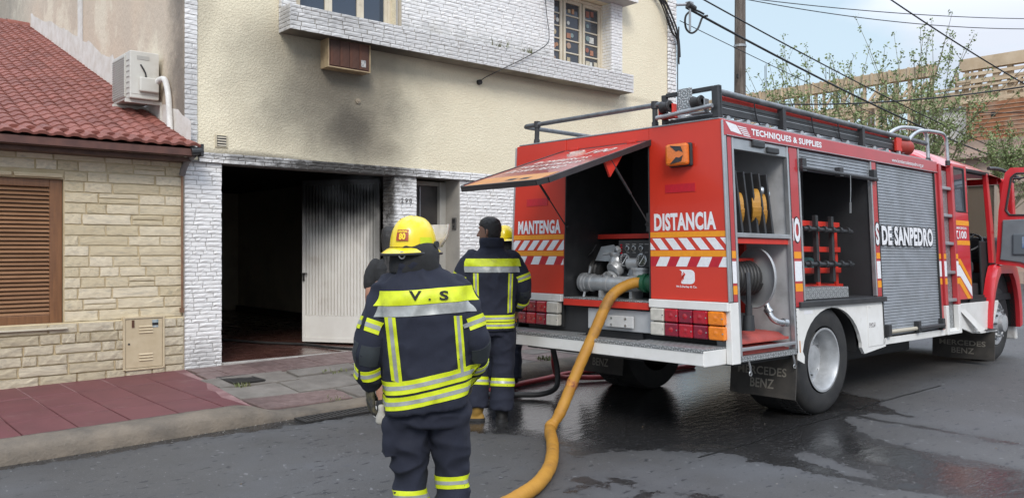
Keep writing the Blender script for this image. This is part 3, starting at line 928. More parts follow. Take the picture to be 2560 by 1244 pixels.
# lintel band over garage and door
b = MB(); b.box(3.452, 12.24, YF - .03, YF + .2, 2.575, 2.598); b.box(3.6, 12.24, YF - .03, YF - .002, 2.598, 2.69)
li = wpart(b.build('lintel', M['mortar_dark'], H2), H2)
b = MB(); lay_joined(b, courses(3.60, 11.5, 2.578, 2.695, .04, .13, .28, .1), YF - .028, BR, .024, .0045)
o = b.build('brick_face', M['white_brick'], li, fix=False); o['kind'] = 'stuff'
# white brick wall right of the entrance
b = MB(); b.box(7.43, 12.24, YF + .012, YF + .22, .1, 2.575); p_ = wpart(b.build('brick_wall', M['mortar_white'], H2), H2)
b = MB(); lay_joined(b, courses(7.43, 10.2, .2, 2.577, .0515, .12, .26, .12), YF + .013, BR, .024, .0045)
o = b.build('brick_face', M['white_brick'], p_, fix=False); o['kind'] = 'stuff'
# projecting sill band, upper brick wall, window piers
b = MB(); b.box(4.61, 10.94, 9.345, YF - .002, 4.243, 4.545); le = wpart(b.build('sill_band', mat('band_render', (.36, .33, .27), .9, c2=(.2, .18, .15), ns=2, wp=True), H2), H2)
soot(le.data.materials[0], [(5.6, 9.5, 4.24, 1.8, 1, .2, .85)], (.04, .036, .032), 3, .3)
b = MB(); lay_joined(b, courses(4.60, 10.95, 4.24, 4.55, .0515, .12, .26, .12), 9.347, BR, .024, .0045)
lay_joined(b, courses(9.33, YF, 4.24, 4.55, .0515, .1, .2, .1), 4.612, BR, .024, .0045, 'x')
o = b.build('brick_face', M['white_brick'], le, fix=False); o['kind'] = 'stuff'
b = MB(); wall_boxes(b, 4.61, 10.94, 4.548, 7.0, YF - .045, YF - .002, [W1, W2]); up_ = wpart(b.build('brick_wall', M['mortar_white'], H2), H2)
b = MB()
for rg in ((4.60, 4.85, 4.55, 6.95), (6.34, 9.30, 4.55, 6.95), (10.66, 10.95, 4.55, 5.79)): lay_joined(b, courses(*rg, .0515, .12, .3, .14), YF - .043, BR, .024, .0045)
lay_joined(b, courses(9.56, YF, 4.55, 7, .0515, .1, .2, .1), 4.612, BR, .024, .0045, 'x')
# reveals of the two upper windows
lay_joined(b, courses(YF - .05, 9.86, 4.55, 5.78, .0515, .1, .2, .1), 10.66, BR, .012, .006, 'x')
o = b.build('brick_face', M['white_brick'], up_, fix=False); o['kind'] = 'stuff'
b = MB(); b.box(10.662, 10.7, YF - .045, 9.95, 4.55, 5.78); b.box(6.322, 6.36, YF - .08, 9.95, 4.55, 6.8); b.box(4.81, 4.848, YF - .08, 9.95, 4.55, 6.8)
wpart(b.build('reveal', mat('reveal_cream', (.46, .40, .30), .8, c2=(.36, .31, .24), ns=4, wp=True), H2), H2)
b = MB(); b.box(8.9, 11.02, 9.30, YF - .002, 5.79, 5.98); hd = wpart(b.build('window_hood', M['mortar_white'], H2), H2)
b = MB(); lay_joined(b, courses(8.9, 11.02, 5.785, 5.98, .05, .12, .26, .1), 9.302, BR, .024, .0045); o = b.build('brick_face', M['white_brick'], hd, fix=False); o['kind'] = 'stuff'


def window(x0, x1, z0, z1, y, cols, rows_, label=None, parent=H2, pm='glass_dark'):
    """casement window: cols lists the sashes' x limits"""
    b = MB(); t = .045
    b.box(x0, x0 + t, y - .05, y + .06, z0, z1); b.box(x1 - t, x1, y - .05, y + .06, z0, z1); b.box(x0 + t, x1 - t, y - .05, y + .06, z1 - t, z1); b.box(x0 + t, x1 - t, y - .05, y + .06, z0, z0 + t * .6)
    w = wpart(b.build('window', M['white_frame'], parent, bev=.006), parent)
    if label: w['label'] = label
    panes = []
    for (a, c) in cols:
        b = MB(); s = .052
        b.box(a, a + s, y - .03, y + .02, z0 + t * .6, z1 - t); b.box(c - s, c, y - .03, y + .02, z0 + t * .6, z1 - t)
        b.box(a + s, c - s, y - .03, y + .02, z0 + t * .6, z0 + t * .6 + s); b.box(a + s, c - s, y - .03, y + .02, z1 - t - s, z1 - t)
        zz0, zz1 = z0 + t * .6 + s, z1 - t - s
        for r in range(1, rows_):
            zz = lerp(zz0, zz1, r / rows_); b.box(a + s, c - s, y - .022, y + .015, zz - .011, zz + .011)
        b.build('sash', M['white_frame'], w, bev=.004)
        for r in range(rows_):
            q = MB(); lo, hi = lerp(zz0, zz1, r / rows_), lerp(zz0, zz1, (r + 1) / rows_)
            q.box(a + s - .005, c - s + .005, y - .004, y + .002, lo + .006, hi - .006)
            panes.append((a + s, c - s, lo + .011, hi - .011, q.build('pane', M[pm], w)))
    b = MB(); b.box(x0, x1, y + .3, y + .32, z0 - .2, z1); b.build('backing', M['dark'], w)
    return w, panes


M['glass_sky'] = mat('glass_sky', (.03, .045, .07), .05, spec=1.0)
window(4.85, 6.32, 4.55, 6.75, 9.82, [(4.90, 5.37), (5.37, 5.85), (5.85, 6.28)], 3, 'white casement window with plain panes above the window air conditioner', pm='glass_sky')
w2, pn = window(9.28, 10.66, 4.56, 5.77, 9.84, [(9.33, 9.70), (9.73, 10.16), (10.19, 10.62)], 5, 'white casement window whose panes are hung with small plaques')
cols_ = [(.46, .26, .15), (.42, .2, .13), (.62, .62, .58), (.5, .42, .28), (.25, .33, .33), (.40, .27, .2), (.55, .5, .4), (.30, .12, .09)]
smats = [mat('plaque_%s' % a, c, .7, c2=tuple(v * .75 for v in c), ns=25) for a, c in zip('clay red white straw grey tan cream rust'.split(), cols_)]
r2 = random.Random(5)
for (a, c, lo, hi, o) in pn[:]:
    w = c - a; h = hi - lo
    for k in range(r2.choice((1, 2, 2, 3)) if w > .2 else 1):
        px, pzz = a + w * (.2 + .28 * k + r2.uniform(0, .08)), lo + h * r2.uniform(.3, .62); sz = r2.uniform(.032, .058)
        if px + sz > c: continue
        b = MB()
        if r2.random() < .5: b.cyl((px, 9.834, pzz), (px, 9.826, pzz), sz * .9, n=14)
        else: b.box(px - sz * r2.uniform(.6, 1), px + sz * .9, 9.826, 9.834, pzz - sz * r2.uniform(.6, 1.1), pzz + sz)
        b.build('plaque', r2.choice(smats), w2)

# garage: interior, door leaf, threshold
soot(M['interior_wall'], [(6, 12, 3.0, 9, 9, 2.6, 1.0), (5.6, 10, 2.8, 3, 3, 1.6, 1.0)], (.008, .008, .008), 1.5, .25)
b = MB(); b.box(3.6, 7.7, 18, 18.1, 0, 2.8); b.box(7.62, 7.72, 10.22, 18, 0, 2.8); b.box(3.6, 3.7, 10.0, 18, 0, 2.8); b.box(6.67, 7.62, 10.14, 10.2, 0, 2.8)
wpart(b.build('garage_wall', M['interior_wall'], H2), H2)
b = MB(); b.box(3.6, 7.72, YF + .25, 18.1, 2.8, 2.9); wpart(b.build('garage_ceiling', mat('sooty_ceiling', (.012, .011, .010), .9), H2), H2)
b = MB(); b.box(7.56, 7.62, 10.3, 18, .2, .32); wpart(b.build('skirting', mat('skirting', (.06, .035, .028), .6), H2), H2)
b = MB(); b.box(3.6, 7.72, 9.66, 18.1, .05, .215); wpart(b.build('garage_floor', M['interior_floor'], H2), H2)
b = MB(); b.box(3.885, 6.29, 9.58, 9.66, .1, .228); wpart(b.build('threshold', mat('threshold', (.38, .36, .33), .6, c2=(.28, .26, .24), ns=7, wp=True), H2, bev=.006), H2)
hx, hy, ex_, ey_ = 6.26, 9.96, 5.59, 10.945
dv = Vector((ex_ - hx, ey_ - hy, 0)); Ld = dv.length; dv.normalize(); nv = Vector((-dv.y, dv.x, 0))
if nv.y > 0: nv = -nv


def dpt(s, o, z): return Vector((hx, hy, 0)) + dv * s + nv * o + Vector((0, 0, z))


gd_soot = soot(mat('garage_door_paint', (.74, .72, .67), .5, c2=(.66, .63, .58), ns=3, dirt=(.5, .45, .38), ds=3, dlo=.6, dhi=.85, wp=True), [(6.0, 10.4, 2.75, 6, 6, 1.18, 1.0, .42), (6.26, 9.95, 1.9, .30, .30, 1.4, .8), (5.6, 10.95, 2.3, .25, .25, 1.0, .6)], (.006, .006, .006), 3.2, .20)
b = MB()
for (a, c, z0, z1) in ((0, .05, .245, 2.55), (Ld - .05, Ld, .245, 2.55), (.05, Ld - .05, .245, .31), (.05, Ld - .05, 2.48, 2.55)):
    b.obox(dpt((a + c) / 2, 0, (z0 + z1) / 2), dv * (c - a) / 2, nv * .02, Vector((0, 0, (z1 - z0) / 2)))
b.obox(dpt(Ld / 2, -.004, .465), dv * (Ld / 2 - .05), nv * .012, Vector((0, 0, .155)))
gd = wpart(b.build('garage_door', gd_soot, H2, bev=.004), H2)
b = MB(); n_ = 22; w_ = (Ld - .1) / n_
for i in range(n_):
    s0 = .05 + i * w_
    prof = [(s0, -.016), (s0 + w_ * .10, .012), (s0 + w_ * .70, .012), (s0 + w_ * .80, -.016), (s0 + w_, -.016)]
    q = MB(); q.loft([[dpt(s, o, .62) for s, o in prof], [dpt(s, o, 2.48) for s, o in prof]], cap=False, closed=False)
    q.build('corrugation', gd_soot, gd, sm=30)
b = MB(); b.obox(dpt(Ld - .03, .03, 1.17), dv * .012, nv * .012, Vector((0, 0, .06))); b.obox(dpt(Ld - .05, .045, 1.22), dv * .04, nv * .008, Vector((0, 0, .008))); b.build('handle', M['black_iron'], gd)
# house number, vent, anchors
txm = mat('number_iron', (.06, .055, .05), .5, .3)
for ch, x in (('2', 6.385), ('9', 6.455), ('0', 6.525)):
    text(ch, lambda a, c, x=x: (x + a * .042, YF - .03, 2.205 + c * .065), 'house_number', txm, H2, .02).matrix_parent_inverse = Matrix.Translation(-H2.location)
b = MB(); b.box(3.80, 3.955, YF - .012, YF, 2.765, 2.915); v_ = wpart(b.build('vent', mat('vent_cream', (.5, .44, .32), .7), H2, bev=.004), H2)
for k in range(4):
    b = MB(); b.box(3.825, 3.93, YF - .02, YF - .0125, 2.785 + k * .031, 2.80 + k * .031); b.build('slat', M['white_frame'], v_)
b = MB(); b.box(3.822, 3.933, YF - .014, YF - .0122, 2.778, 2.905); b.build('opening', M['dark'], v_)
for x, z in ((5.72, 3.53), (9.9, 3.26)):
    b = MB(); b.cyl((x, YF + .01, z), (x, YF - .018, z), .035, n=10); b.cyl((x, YF - .018, z), (x, YF - .03, z), .015, n=8)
    wpart(b.build('wall_anchor', mat('anchor', (.28, .23, .17), .8), H2), H2)
# entrance: recess, door, intercom
b = MB(); b.box(7.415, 7.43, YF, 10.0, .2, 2.575); wpart(b.build('entrance_return', mat('return_paint', (.40, .37, .325), .8, c2=(.32, .30, .265), ns=4, wp=True), H2), H2)
b = MB(); b.box(6.66, 6.70, 9.98, 10.06, .2, 2.56); b.box(7.30, 7.412, 9.96, 10.06, .2, 2.56); b.box(6.70, 7.30, 9.98, 10.06, 2.50, 2.56)
fd = wpart(b.build('front_door', mat('door_frame_grey', (.40, .385, .35), .6, c2=(.33, .315, .285), ns=4), H2, bev=.006), H2)
b = MB(); b.box(6.70, 7.30, 10.03, 10.06, .2, 2.50); b.build('door_panel', mat('door_dark', (.055, .05, .045), .35, c2=(.035, .032, .03), ns=5), fd)
for x in (6.98,):
    b = MB(); b.box(x - .008, x + .008, 10.012, 10.028, .25, 2.48); b.build('bar', M['grey_metal'], fd)
b = MB(); b.box(6.66, 7.43, 9.62, 10.0, .1, .25); wpart(b.build('door_step', M['pink_tile'], H2, bev=.006), H2)
b = MB(); b.box(7.395, 7.414, 9.70, 9.80, 1.86, 2.03); ic = wpart(b.build('intercom', mat('intercom', (.20, .19, .18), .35, .6), H2, bev=.005), H2)
b = MB()
for k in range(4): b.box(7.389, 7.3945, 9.72, 9.78, 1.955 + k * .014, 1.962 + k * .014)
b.cyl((7.394, 9.75, 1.90), (7.388, 9.75, 1.90), .013, n=10); b.build('speaker_grille', M['dark'], ic)
b = MB(); b.box(3.6, 12.5, 18.2, 22, 0, 7.4); b.box(12.3, 12.5, YF + .25, 22, 0, 7.4); wpart(b.build('rear_wall', M['stucco'], H2), H2)

# ------------------------------------------------------------------ air conditioners
AC = empty('outdoor_air_conditioner', (3.15, 10.7, 3.30), 'white outdoor air conditioner bracketed to the stained side wall above the tiled roof', 'air conditioner')
AC.location = (3.215, 10.63, 3.35)
AC.scale = (1, .82, 1)


def L_(o): return o


b = MB(); b.box(-.165, .165, -.40, .40, 0, .56); b.build('casing', M['ac_white'], AC, bev=.012)
b = MB(); b.box(-.178, -.166, -.20, .39, .03, .53); gr = b.build('grille', M['ac_white'], AC, bev=.004)
for k in range(17):
    b = MB(); b.box(-.186, -.1785, -.19, .38, .045 + k * .028, .058 + k * .028); b.build('bar', mat('ac_shade', (.40, .39, .36), .5) if k == 0 else bpy.data.materials['ac_shade'], gr)
for k in range(7):
    b = MB(); b.box(-.172, -.1655, -.37, -.23, .06 + k * .065, .064 + k * .065); b.build('louvre', bpy.data.materials['ac_shade'], AC)
b = MB(); b.box(-.16, .16, -.406, -.401, .05, .55); ep = b.build('end_panel', M['ac_white'], AC, bev=.002)
b = MB(); b.box(-.09, .05, -.411, -.4065, .46, .505); b.build('grip', bpy.data.materials['ac_shade'], ep)
b = MB(); b.box(-.07, .15, -.47, -.407, .08, .25); b.build('valve_cover', M['ac_white'], AC, bev=.015)
b = MB(); b.tube(catmull([(-.05, -.415, .40), (-.03, -.43, .36), (0, -.435, .30), (.005, -.43, .24)]), .009, 6); b.build('power_cable', M['cable'], AC, sm=60)
mbk = mat('bracket_white', (.55, .54, .5), .5)
for y in (-.3, .3):
    b = MB(); b.box(-.2, .235, y - .02, y + .02, -.045, -.005); b.box(.2, .235, y - .02, y + .02, -.3, -.046); b.build('bracket', mbk, AC, bev=.004)
b = MB(); b.tube(catmull([(.12, -.43, .20), (.15, -.50, .235), (.172, -.62, .22), (.176, -.74, .05), (.175, -.80, -.2), (.173, -.85, -.42), (.175, -.95, -.51), (.178, -1.12, -.555), (.20, -1.28, -.58), (.26, -1.44, -.64), (.285, -1.5, -.72)], 6), .036, 10)
b.build('insulated_pipe', mat('pipe_wrap', (.68, .67, .64), .6, c2=(.55, .53, .5), ns=8, bs=30, bd=.4), AC, sm=70)

WA = empty('window_air_conditioner', (5.45, YF, 3.88), 'rust-brown window air conditioner set in the stucco under the sill band', 'air conditioner')
soot(M['rust_metal'], [(5.2, 9.4, 4.25, .5, .6, .25, .7)], (.04, .035, .03), 4, .3)
b = MB(); b.box(-.26, .33, -.19, 0, .015, .36); b.build('casing', M['rust_metal'], WA, bev=.006)
b = MB(); b.box(-.275, -.262, -.20, 0, .0, .375); b.box(.332, .345, -.20, 0, 0, .375); b.box(-.262, .332, -.20, 0, .362, .375); b.box(-.262, .332, -.20, 0, 0, .013); b.build('sleeve', mat('sleeve', (.44, .34, .2), .7, c2=(.28, .2, .12), ns=6), WA)
fg = MB(); fg.box(-.25, .32, -.194, -.1905, .025, .35); fo = fg.build('rear_grille', mat('grille_back', (.05, .025, .02), .8), WA)
q = MB(); q.box(0, .128, -.206, -.1945, 0, .007); lm = q.mesh('louvre', M['rust_metal'])
for c in range(4):
    for k in range(22): inst('louvre', lm, fo, (-.245 + c * .14, 0, .032 + k * .0145))
b = MB(); b.box(.20, .27, -.2095, -.2065, .06, .15); b.build('label_plate', mat('label_plate', (.5, .48, .45), .6, c2=(.2, .2, .2), ns=40), WA)
# ------------------------------------------------------------------ fire engine (local axes: u forward, v towards the kerb, w up; rear face u = 0)
M['fire_red'] = mat('fire_red', (.57, .034, .014), .36, c2=(.53, .030, .014), ns=2, coat=.15, dirt=(.47, .045, .024), ds=2.2, dlo=.62, dhi=.95)
M['fire_red_side'] = mat('fire_red_side', (.44, .034, .04), .36, c2=(.39, .032, .036), ns=3, coat=.6, dirt=(.28, .04, .035), ds=3, dlo=.6, dhi=.9)  # side copy of the red: duller and pinker, sky reflection put into the colour
M['cab_red'] = mat('cab_red', (.60, .020, .028), .28, c2=(.52, .02, .026), ns=2, coat=.7, dirt=(.40, .05, .045), ds=3, dlo=.62, dhi=.9)
M['inner_red'] = mat('inner_red', (.60, .035, .02), .45, c2=(.50, .03, .018), ns=6)
M['truck_white'] = mat('truck_white', (.72, .71, .69), .42, c2=(.64, .63, .60), ns=4, dirt=(.36, .33, .29), ds=3.5, dlo=.6, dhi=.8, coat=.2)
M['white_film'] = mat('white_film', (.76, .76, .78), .45, c2=(.68, .68, .70), ns=40)
M['orange_film'] = mat('orange_film', (.80, .31, .012), .45, c2=(.73, .27, .01), ns=30)
M['dark_red_film'] = mat('dark_red_film', (.50, .012, .026), .4, c2=(.42, .01, .022), ns=30)
M['alu'] = mat('alu', (.52, .53, .54), .38, .75, c2=(.43, .44, .45), ns=5, rr=.1)
M['shutter'] = mat('shutter', (.37, .395, .43), .42, .35, c2=(.29, .31, .33), ns=5, dirt=(.2, .2, .2), ds=2.2, dlo=.6, dhi=.9, rr=.08)
M['steel'] = mat('steel', (.55, .56, .57), .3, .85, c2=(.42, .43, .44), ns=9, rr=.12)
M['silver_paint'] = mat('silver_paint', (.50, .51, .52), .42, .5, c2=(.40, .41, .42), ns=14, dirt=(.2, .2, .2), ds=8, dlo=.6, dhi=.8)
M['rubber'] = mat('rubber', (.018, .018, .019), .62, c2=(.03, .029, .028), ns=9, bs=60, bd=.2)
M['black_plastic'] = mat('black_plast', (.022, .023, .025), .45, c2=(.035, .035, .037), ns=8)
M['chassis'] = mat('chassis', (.015, .015, .016), .7)
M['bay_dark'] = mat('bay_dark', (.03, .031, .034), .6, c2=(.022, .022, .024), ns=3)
M['bay_grey'] = mat('bay_grey', (.22, .225, .23), .5, c2=(.16, .165, .17), ns=3, dirt=(.1, .1, .1), ds=3)
M['lens_red'] = mat('lens_red', (.42, .006, .018), .18, coat=.8, c2=(.30, .004, .014), ns=30)
M['lens_dark'] = mat('lens_dark', (.22, .004, .022), .2, coat=.8, c2=(.17, .003, .018), ns=30)
M['lens_orange'] = mat('lens_orange', (.80, .22, .008), .2, coat=.7, c2=(.66, .17, .006), ns=30)
M['lens_white'] = mat('lens_white', (.56, .53, .47), .25, coat=.6, c2=(.45, .43, .38), ns=20)
M['hose_yellow'] = mat('hose_yellow', (.44, .215, .024), .6, c2=(.36, .165, .02), ns=7, bs=60, bd=.25, dirt=(.20, .10, .03), ds=6, dlo=.55, dhi=.72)
M['hose_red'] = mat('hose_red', (.34, .03, .035), .5, c2=(.26, .03, .03), ns=8)
M['hose_black'] = mat('hose_black', (.022, .022, .023), .5, c2=(.04, .038, .036), ns=8)
M['tarp_red'] = mat('tarp_red', (.36, .055, .04), .6, c2=(.28, .045, .035), ns=5, bs=14, bd=.5, bdist=.02)


def tread_mat():
    """aluminium five-bar plate: raised lozenges in two directions"""
    m, n, l, b = nodes('tread_plate')
    b.inputs['Base Color'].default_value = (.40, .41, .42, 1); b.inputs['Metallic'].default_value = .7; b.inputs['Roughness'].default_value = .42
    t = nd(n, 'ShaderNodeTexCoord')
    outs = []
    for ang_, off in ((pi / 4, (0, 0, 0)), (-pi / 4, (.018, .018, 0))):
        q = nd(n, 'ShaderNodeMapping', {'Rotation': (ang_, ang_, ang_), 'Location': off, 'Scale': (52, 52, 52)}); l.new(t.outputs['Object'], q.inputs[0])
        v = nd(n, 'ShaderNodeTexVoronoi', {'Scale': 1.0, 'Randomness': 0.0}, feature='F1'); l.new(q.outputs[0], v.inputs['Vector'])
        w = nd(n, 'ShaderNodeMapRange', {'From Min': .28, 'From Max': .4, 'To Min': 1, 'To Max': 0}); l.new(v.outputs['Distance'], w.inputs['Value']); outs.append(w.outputs[0])
    a = nd(n, 'ShaderNodeMath', operation='MAXIMUM'); l.new(outs[0], a.inputs[0]); l.new(outs[1], a.inputs[1])
    bp = nd(n, 'ShaderNodeBump', {'Strength': .8, 'Distance': .006}); l.new(a.outputs[0], bp.inputs['Height']); l.new(bp.outputs[0], b.inputs['Normal'])
    x = nd(n, 'ShaderNodeMixRGB', {'Color1': (.27, .28, .28, 1), 'Color2': (.52, .53, .54, 1)}); l.new(a.outputs[0], x.inputs['Fac']); l.new(x.outputs[0], b.inputs['Base Color'])
    return m


M['tread'] = tread_mat()
TR = empty('fire_truck', (0, 0, 0), 'red and white fire engine with open lockers, raised rear hatch and roof ladder', 'fire engine')
TO = Vector((5.461, 3.702, 0))
TM = Matrix(((.99985, -.0173, .0092, TO.x), (.0173, .99985, .0038, TO.y), (-.0092, -.0037, .99995, 0), (0, 0, 0, 1)))
TR.matrix_world = TM
TR.location = TO
KT = .0516


def tum(p):
    u, v, w = p
    return (u, v + KT * (w - 1.2) * (1 - 2 * v / 2.5), w)


def TW(u, v, w): return TM @ Vector(tum((u, v, w)))


def TB(name, m, parent=TR, bev=.006, sm=None, *boxes, **k):
    b = MB()
    for q in boxes: b.box(*q)
    return b.build(name, m, parent, bev=bev, sm=sm, xf=tum, **k)


# --- body panels
RIGHT, LEFT, TOP = 2.5, 0, 2.585
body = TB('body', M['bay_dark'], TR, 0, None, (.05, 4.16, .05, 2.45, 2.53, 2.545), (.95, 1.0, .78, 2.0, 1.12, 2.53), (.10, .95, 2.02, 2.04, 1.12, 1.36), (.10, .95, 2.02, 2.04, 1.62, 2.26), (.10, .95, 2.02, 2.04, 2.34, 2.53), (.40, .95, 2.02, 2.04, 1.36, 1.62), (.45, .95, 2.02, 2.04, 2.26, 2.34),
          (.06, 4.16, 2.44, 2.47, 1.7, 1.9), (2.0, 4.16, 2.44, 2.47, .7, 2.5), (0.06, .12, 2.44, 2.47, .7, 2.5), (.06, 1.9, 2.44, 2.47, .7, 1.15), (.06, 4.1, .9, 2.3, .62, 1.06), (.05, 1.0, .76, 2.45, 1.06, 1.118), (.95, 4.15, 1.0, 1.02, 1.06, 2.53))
TB('rear_panel', M['fire_red'], TR, .004, None, (0, .05, 0, .762, 1.158, TOP))
TB('rear_panel', M['fire_red'], TR, .004, None, (0, .05, 1.785, 2.5, 1.158, TOP))
TB('rear_panel', M['fire_red'], TR, .004, None, (.003, .05, .765, 1.782, 2.487, TOP))
TB('roof_plate', M['grey_metal'], TR, .004, None, (.0, 4.18, .03, 2.47, 2.587, 2.60))
for v0 in (-.012, 2.494):
    TB('corner_trim', M['alu'], TR, .004, None, (-.012, .03, v0, v0 + .018, 1.16, 2.575))
TB('corner_seal', M['rubber'], TR, .002, None, (.031, .043, -.010, .01, 1.16, 2.46))
for a, c in ((0.0, .76), (1.785, 2.5)):
    TB('white_strip', M['truck_white'], TR, .006, None, (-.035, .04, a, c, 1.088, 1.156))
TB('corner_post', M['truck_white'], TR, .005, None, (.0, .115, -.004, .05, .68, 1.155))
TB('corner_post', M['truck_white'], TR, .005, None, (.0, .115, 2.45, 2.504, .68, 1.155))
for v0 in (.766, 1.771): TB('opening_frame', M['black_plastic'], TR, .003, None, (-.002, .95, v0, v0 + .01, 1.12, 2.48))
TB('bay_sill', M['tread'], TR, .004, None, (-.01, .5, .778, 1.77, 1.119, 1.135))
TB('sill_edge', M['inner_red'], TR, .004, None, (-.012, .02, .778, 1.77, 1.06, 1.118))
# --- warning stripes on the rear panels


def rearsheet(name, m, polys, d=.0015):
    b = MB()
    for p in polys: b.prism(p, 'x', -d, -.0002)
    return b.build(name, m, TR, xf=tum)


def clip(poly, a, c):
    for lim, sgn in ((a, 1), (c, -1)):
        out = []
        for i in range(len(poly)):
            p, q = poly[i], poly[(i + 1) % len(poly)]
            ip, iq = sgn * (p[0] - lim) >= 0, sgn * (q[0] - lim) >= 0
            if ip: out.append(p)
            if ip != iq:
                t = (lim - p[0]) / (q[0] - p[0]); out.append((lim, lerp(p[1], q[1], t)))
        poly = out
        if not poly: return []
    return poly


for a, c in ((.004, .758), (1.789, 2.494)):
    for w0, w1 in ((1.668, 1.712), (1.512, 1.558)):
        rearsheet('orange_stripe', M['orange_film'], [[(a, w0), (c, w0), (c, w1), (a, w1)]])
    rearsheet('red_stripe', M['dark_red_film'], [[(a, 1.43), (c, 1.43), (c, 1.508), (a, 1.508)]], .001)
    w0, w1 = 1.566, 1.660
    sl_, wd = (-.085, .085) if a < 1 else (.085, .085)
    for k in range(-1, 8):
        s = c - k * .135 - .02
        p = clip([(s, w1), (s - wd, w1), (s - wd + sl_, w0), (s + sl_, w0)], a, c)
        if len(p) > 2: rearsheet('chevron', M['white_film'], [p])
    for k in range(-1, 6):
        s = c - k * .205 - .10
        p = clip([(s, 1.508), (s - .105, 1.508), (s - .065, 1.43), (s + .045, 1.43)], a, c)
        if len(p) > 2: rearsheet('chevron', M['white_film'], [p], .002)
rearsheet('reflector', M['dark_red_film'], [[(.285, 2.032), (.59, 2.032), (.59, 2.10), (.285, 2.10)]], .004)
rearsheet('reflector', M['dark_red_film'], [[(2.02, 1.99), (2.32, 1.99), (2.32, 2.06), (2.02, 2.06)]], .004)


def rtext(s, v0, v1, w0, w1, bold=.03, m=None, d=.002, name='lettering'):
    return text(s, lambda a, c: (-d, lerp(v0, v1, a), lerp(w0, w1, c)), name, m or M['white_film'], TR, bold, tum)


rtext('MANTENGA', 2.435, 1.835, 1.722, 1.852, .042)
rtext('DISTANCIA', .715, .095, 1.722, 1.866, .042)
# builder's emblem: a D with a flame cut into it
def arc(cx, cy, rx, ry, a0, a1, n=10): return [(cx + rx * math.cos(lerp(a0, a1, i / n)), cy + ry * math.sin(lerp(a0, a1, i / n))) for i in range(n + 1)]


D_ = [(.465, 1.405), (.36, 1.405)] + arc(.36, 1.37, .045, .035, pi / 2, pi, 6)[1:] + arc(.36, 1.325, .045, .035, pi, 1.5 * pi, 6) + [(.44, 1.29), (.452, 1.30), (.44, 1.39)]
D_ = [(v, w) for v, w in D_]
rearsheet('emblem', M['white_film'], [D_])
for k in range(3):
    fl = [(.447 - .012 * k, 1.298 + .012 * k), (.458 - .006 * k, 1.325 + .012 * k), (.438 - .008 * k, 1.345 + .012 * k), (.446 - .01 * k, 1.368 + .010 * k), (.428 - .012 * k, 1.344 + .012 * k), (.444 - .012 * k, 1.325 + .01 * k)]
    rearsheet('emblem_flame', M['fire_red'], [fl], .003)
rtext('W.S.Darley & Co.', .50, .295, 1.255, 1.277, .03)
# --- tail lights
def cluster(vs, kinds):
    for (w0, w1) in ((.978, 1.084), (.862, .970)):
        for (a, c), k in zip(vs, kinds):
            o = TB('tail_light', M['lens_' + ('dark' if k == 'red' and (int(a * 7) + (w0 > .9)) % 2 else k)], TR, .012, None, (-.045, .02, a + .003, c - .003, w0, w1))
            b = MB(); b.cyl((-.0455, a + .012, (w0 + w1) / 2), (-.049, a + .012, (w0 + w1) / 2), .006, n=8); b.build('screw', M['steel'], o, xf=tum)
            if k != 'white':
                b = MB()
                b.lathe([(.022, -.0455), (.018, -.0465), (.001, -.047)], (0, (a + c) / 2, (w0 + w1) / 2), (1, 0, 0), 16); b.build('lens_dome', M['lens_' + k], o, sm=60, xf=tum)


cluster([(.60, .745), (.46, .60), (.32, .46), (.18, .32), (.032, .18)], ['white', 'red', 'red', 'red', 'orange'])
cluster([(1.81, 1.965), (1.965, 2.10), (2.10, 2.235), (2.235, 2.36), (2.36, 2.47)], ['white', 'red', 'red', 'red', 'orange'])
TB('lamp_housing', M['chassis'], TR, .004, None, (.022, .12, .03, .755, .85, 1.086), )
TB('lamp_housing', M['chassis'], TR, .004, None, (.022, .12, 1.80, 2.47, .85, 1.086))
TB('number_plate_panel', mat('panel_grey', (.47, .48, .49), .5, c2=(.40, .41, .42), ns=5), TR, .008, None, (.03, .05, .76, 1.50, .86, 1.045))
TB('plate_holder', mat('plate_white', (.60, .60, .59), .5, c2=(.5, .5, .5), ns=6), TR, .008, None, (-.006, .006, .95, 1.27, .893, .995))
b = MB()
for v in (1.03, 1.19):
    for w in (.915, .972): b.cyl((.0, v, w), (-.012, v, w), .011, n=8)
b.build('bolt', M['steel'], TR)
TB('crossbeam', M['chassis'], TR, 0, None, (.09, .6, .2, 2.3, .76, 1.04), (.6, 4.4, .75, .95, .62, .95), (.6, 4.4, 1.55, 1.75, .62, .95))
# --- step bumper
b = MB(); b.box(-.30, -.285, .03, 2.47, .688, .80); b.box(-.285, .10, .03, .045, .68, .80); b.box(-.285, .10, 2.455, 2.47, .69, .80); b.box(-.285, -.05, .045, 2.455, .705, .715)
b.build('bumper', M['truck_white'], TR, bev=.006)
TB('step_tread', M['tread'], TR, .003, None, (-.297, .03, .05, .80, .802, .815))
TB('step_tread', M['tread'], TR, .003, None, (-.297, .03, 1.52, 2.45, .802, .815))
TB('step_tread', M['tread'], TR, .003, None, (-.297, -.13, .803, 1.517, .802, .815))
TB('tread_lip', M['tread'], TR, 0, None, (-.304, -.3005, .05, 2.45, .786, .806))
TB('step_bracket', M['truck_white'], TR, .003, None, (-.125, .2, 1.42, 1.44, .76, .80))
# --- mud flaps with raised lettering
mflap = mat('mud_flap', (.028, .026, .024), .7, c2=(.05, .045, .04), ns=5, dirt=(.075, .065, .055), ds=4)
flaptx = mat('flap_lettering', (.24, .22, .19), .7, c2=(.18, .165, .14), ns=14)


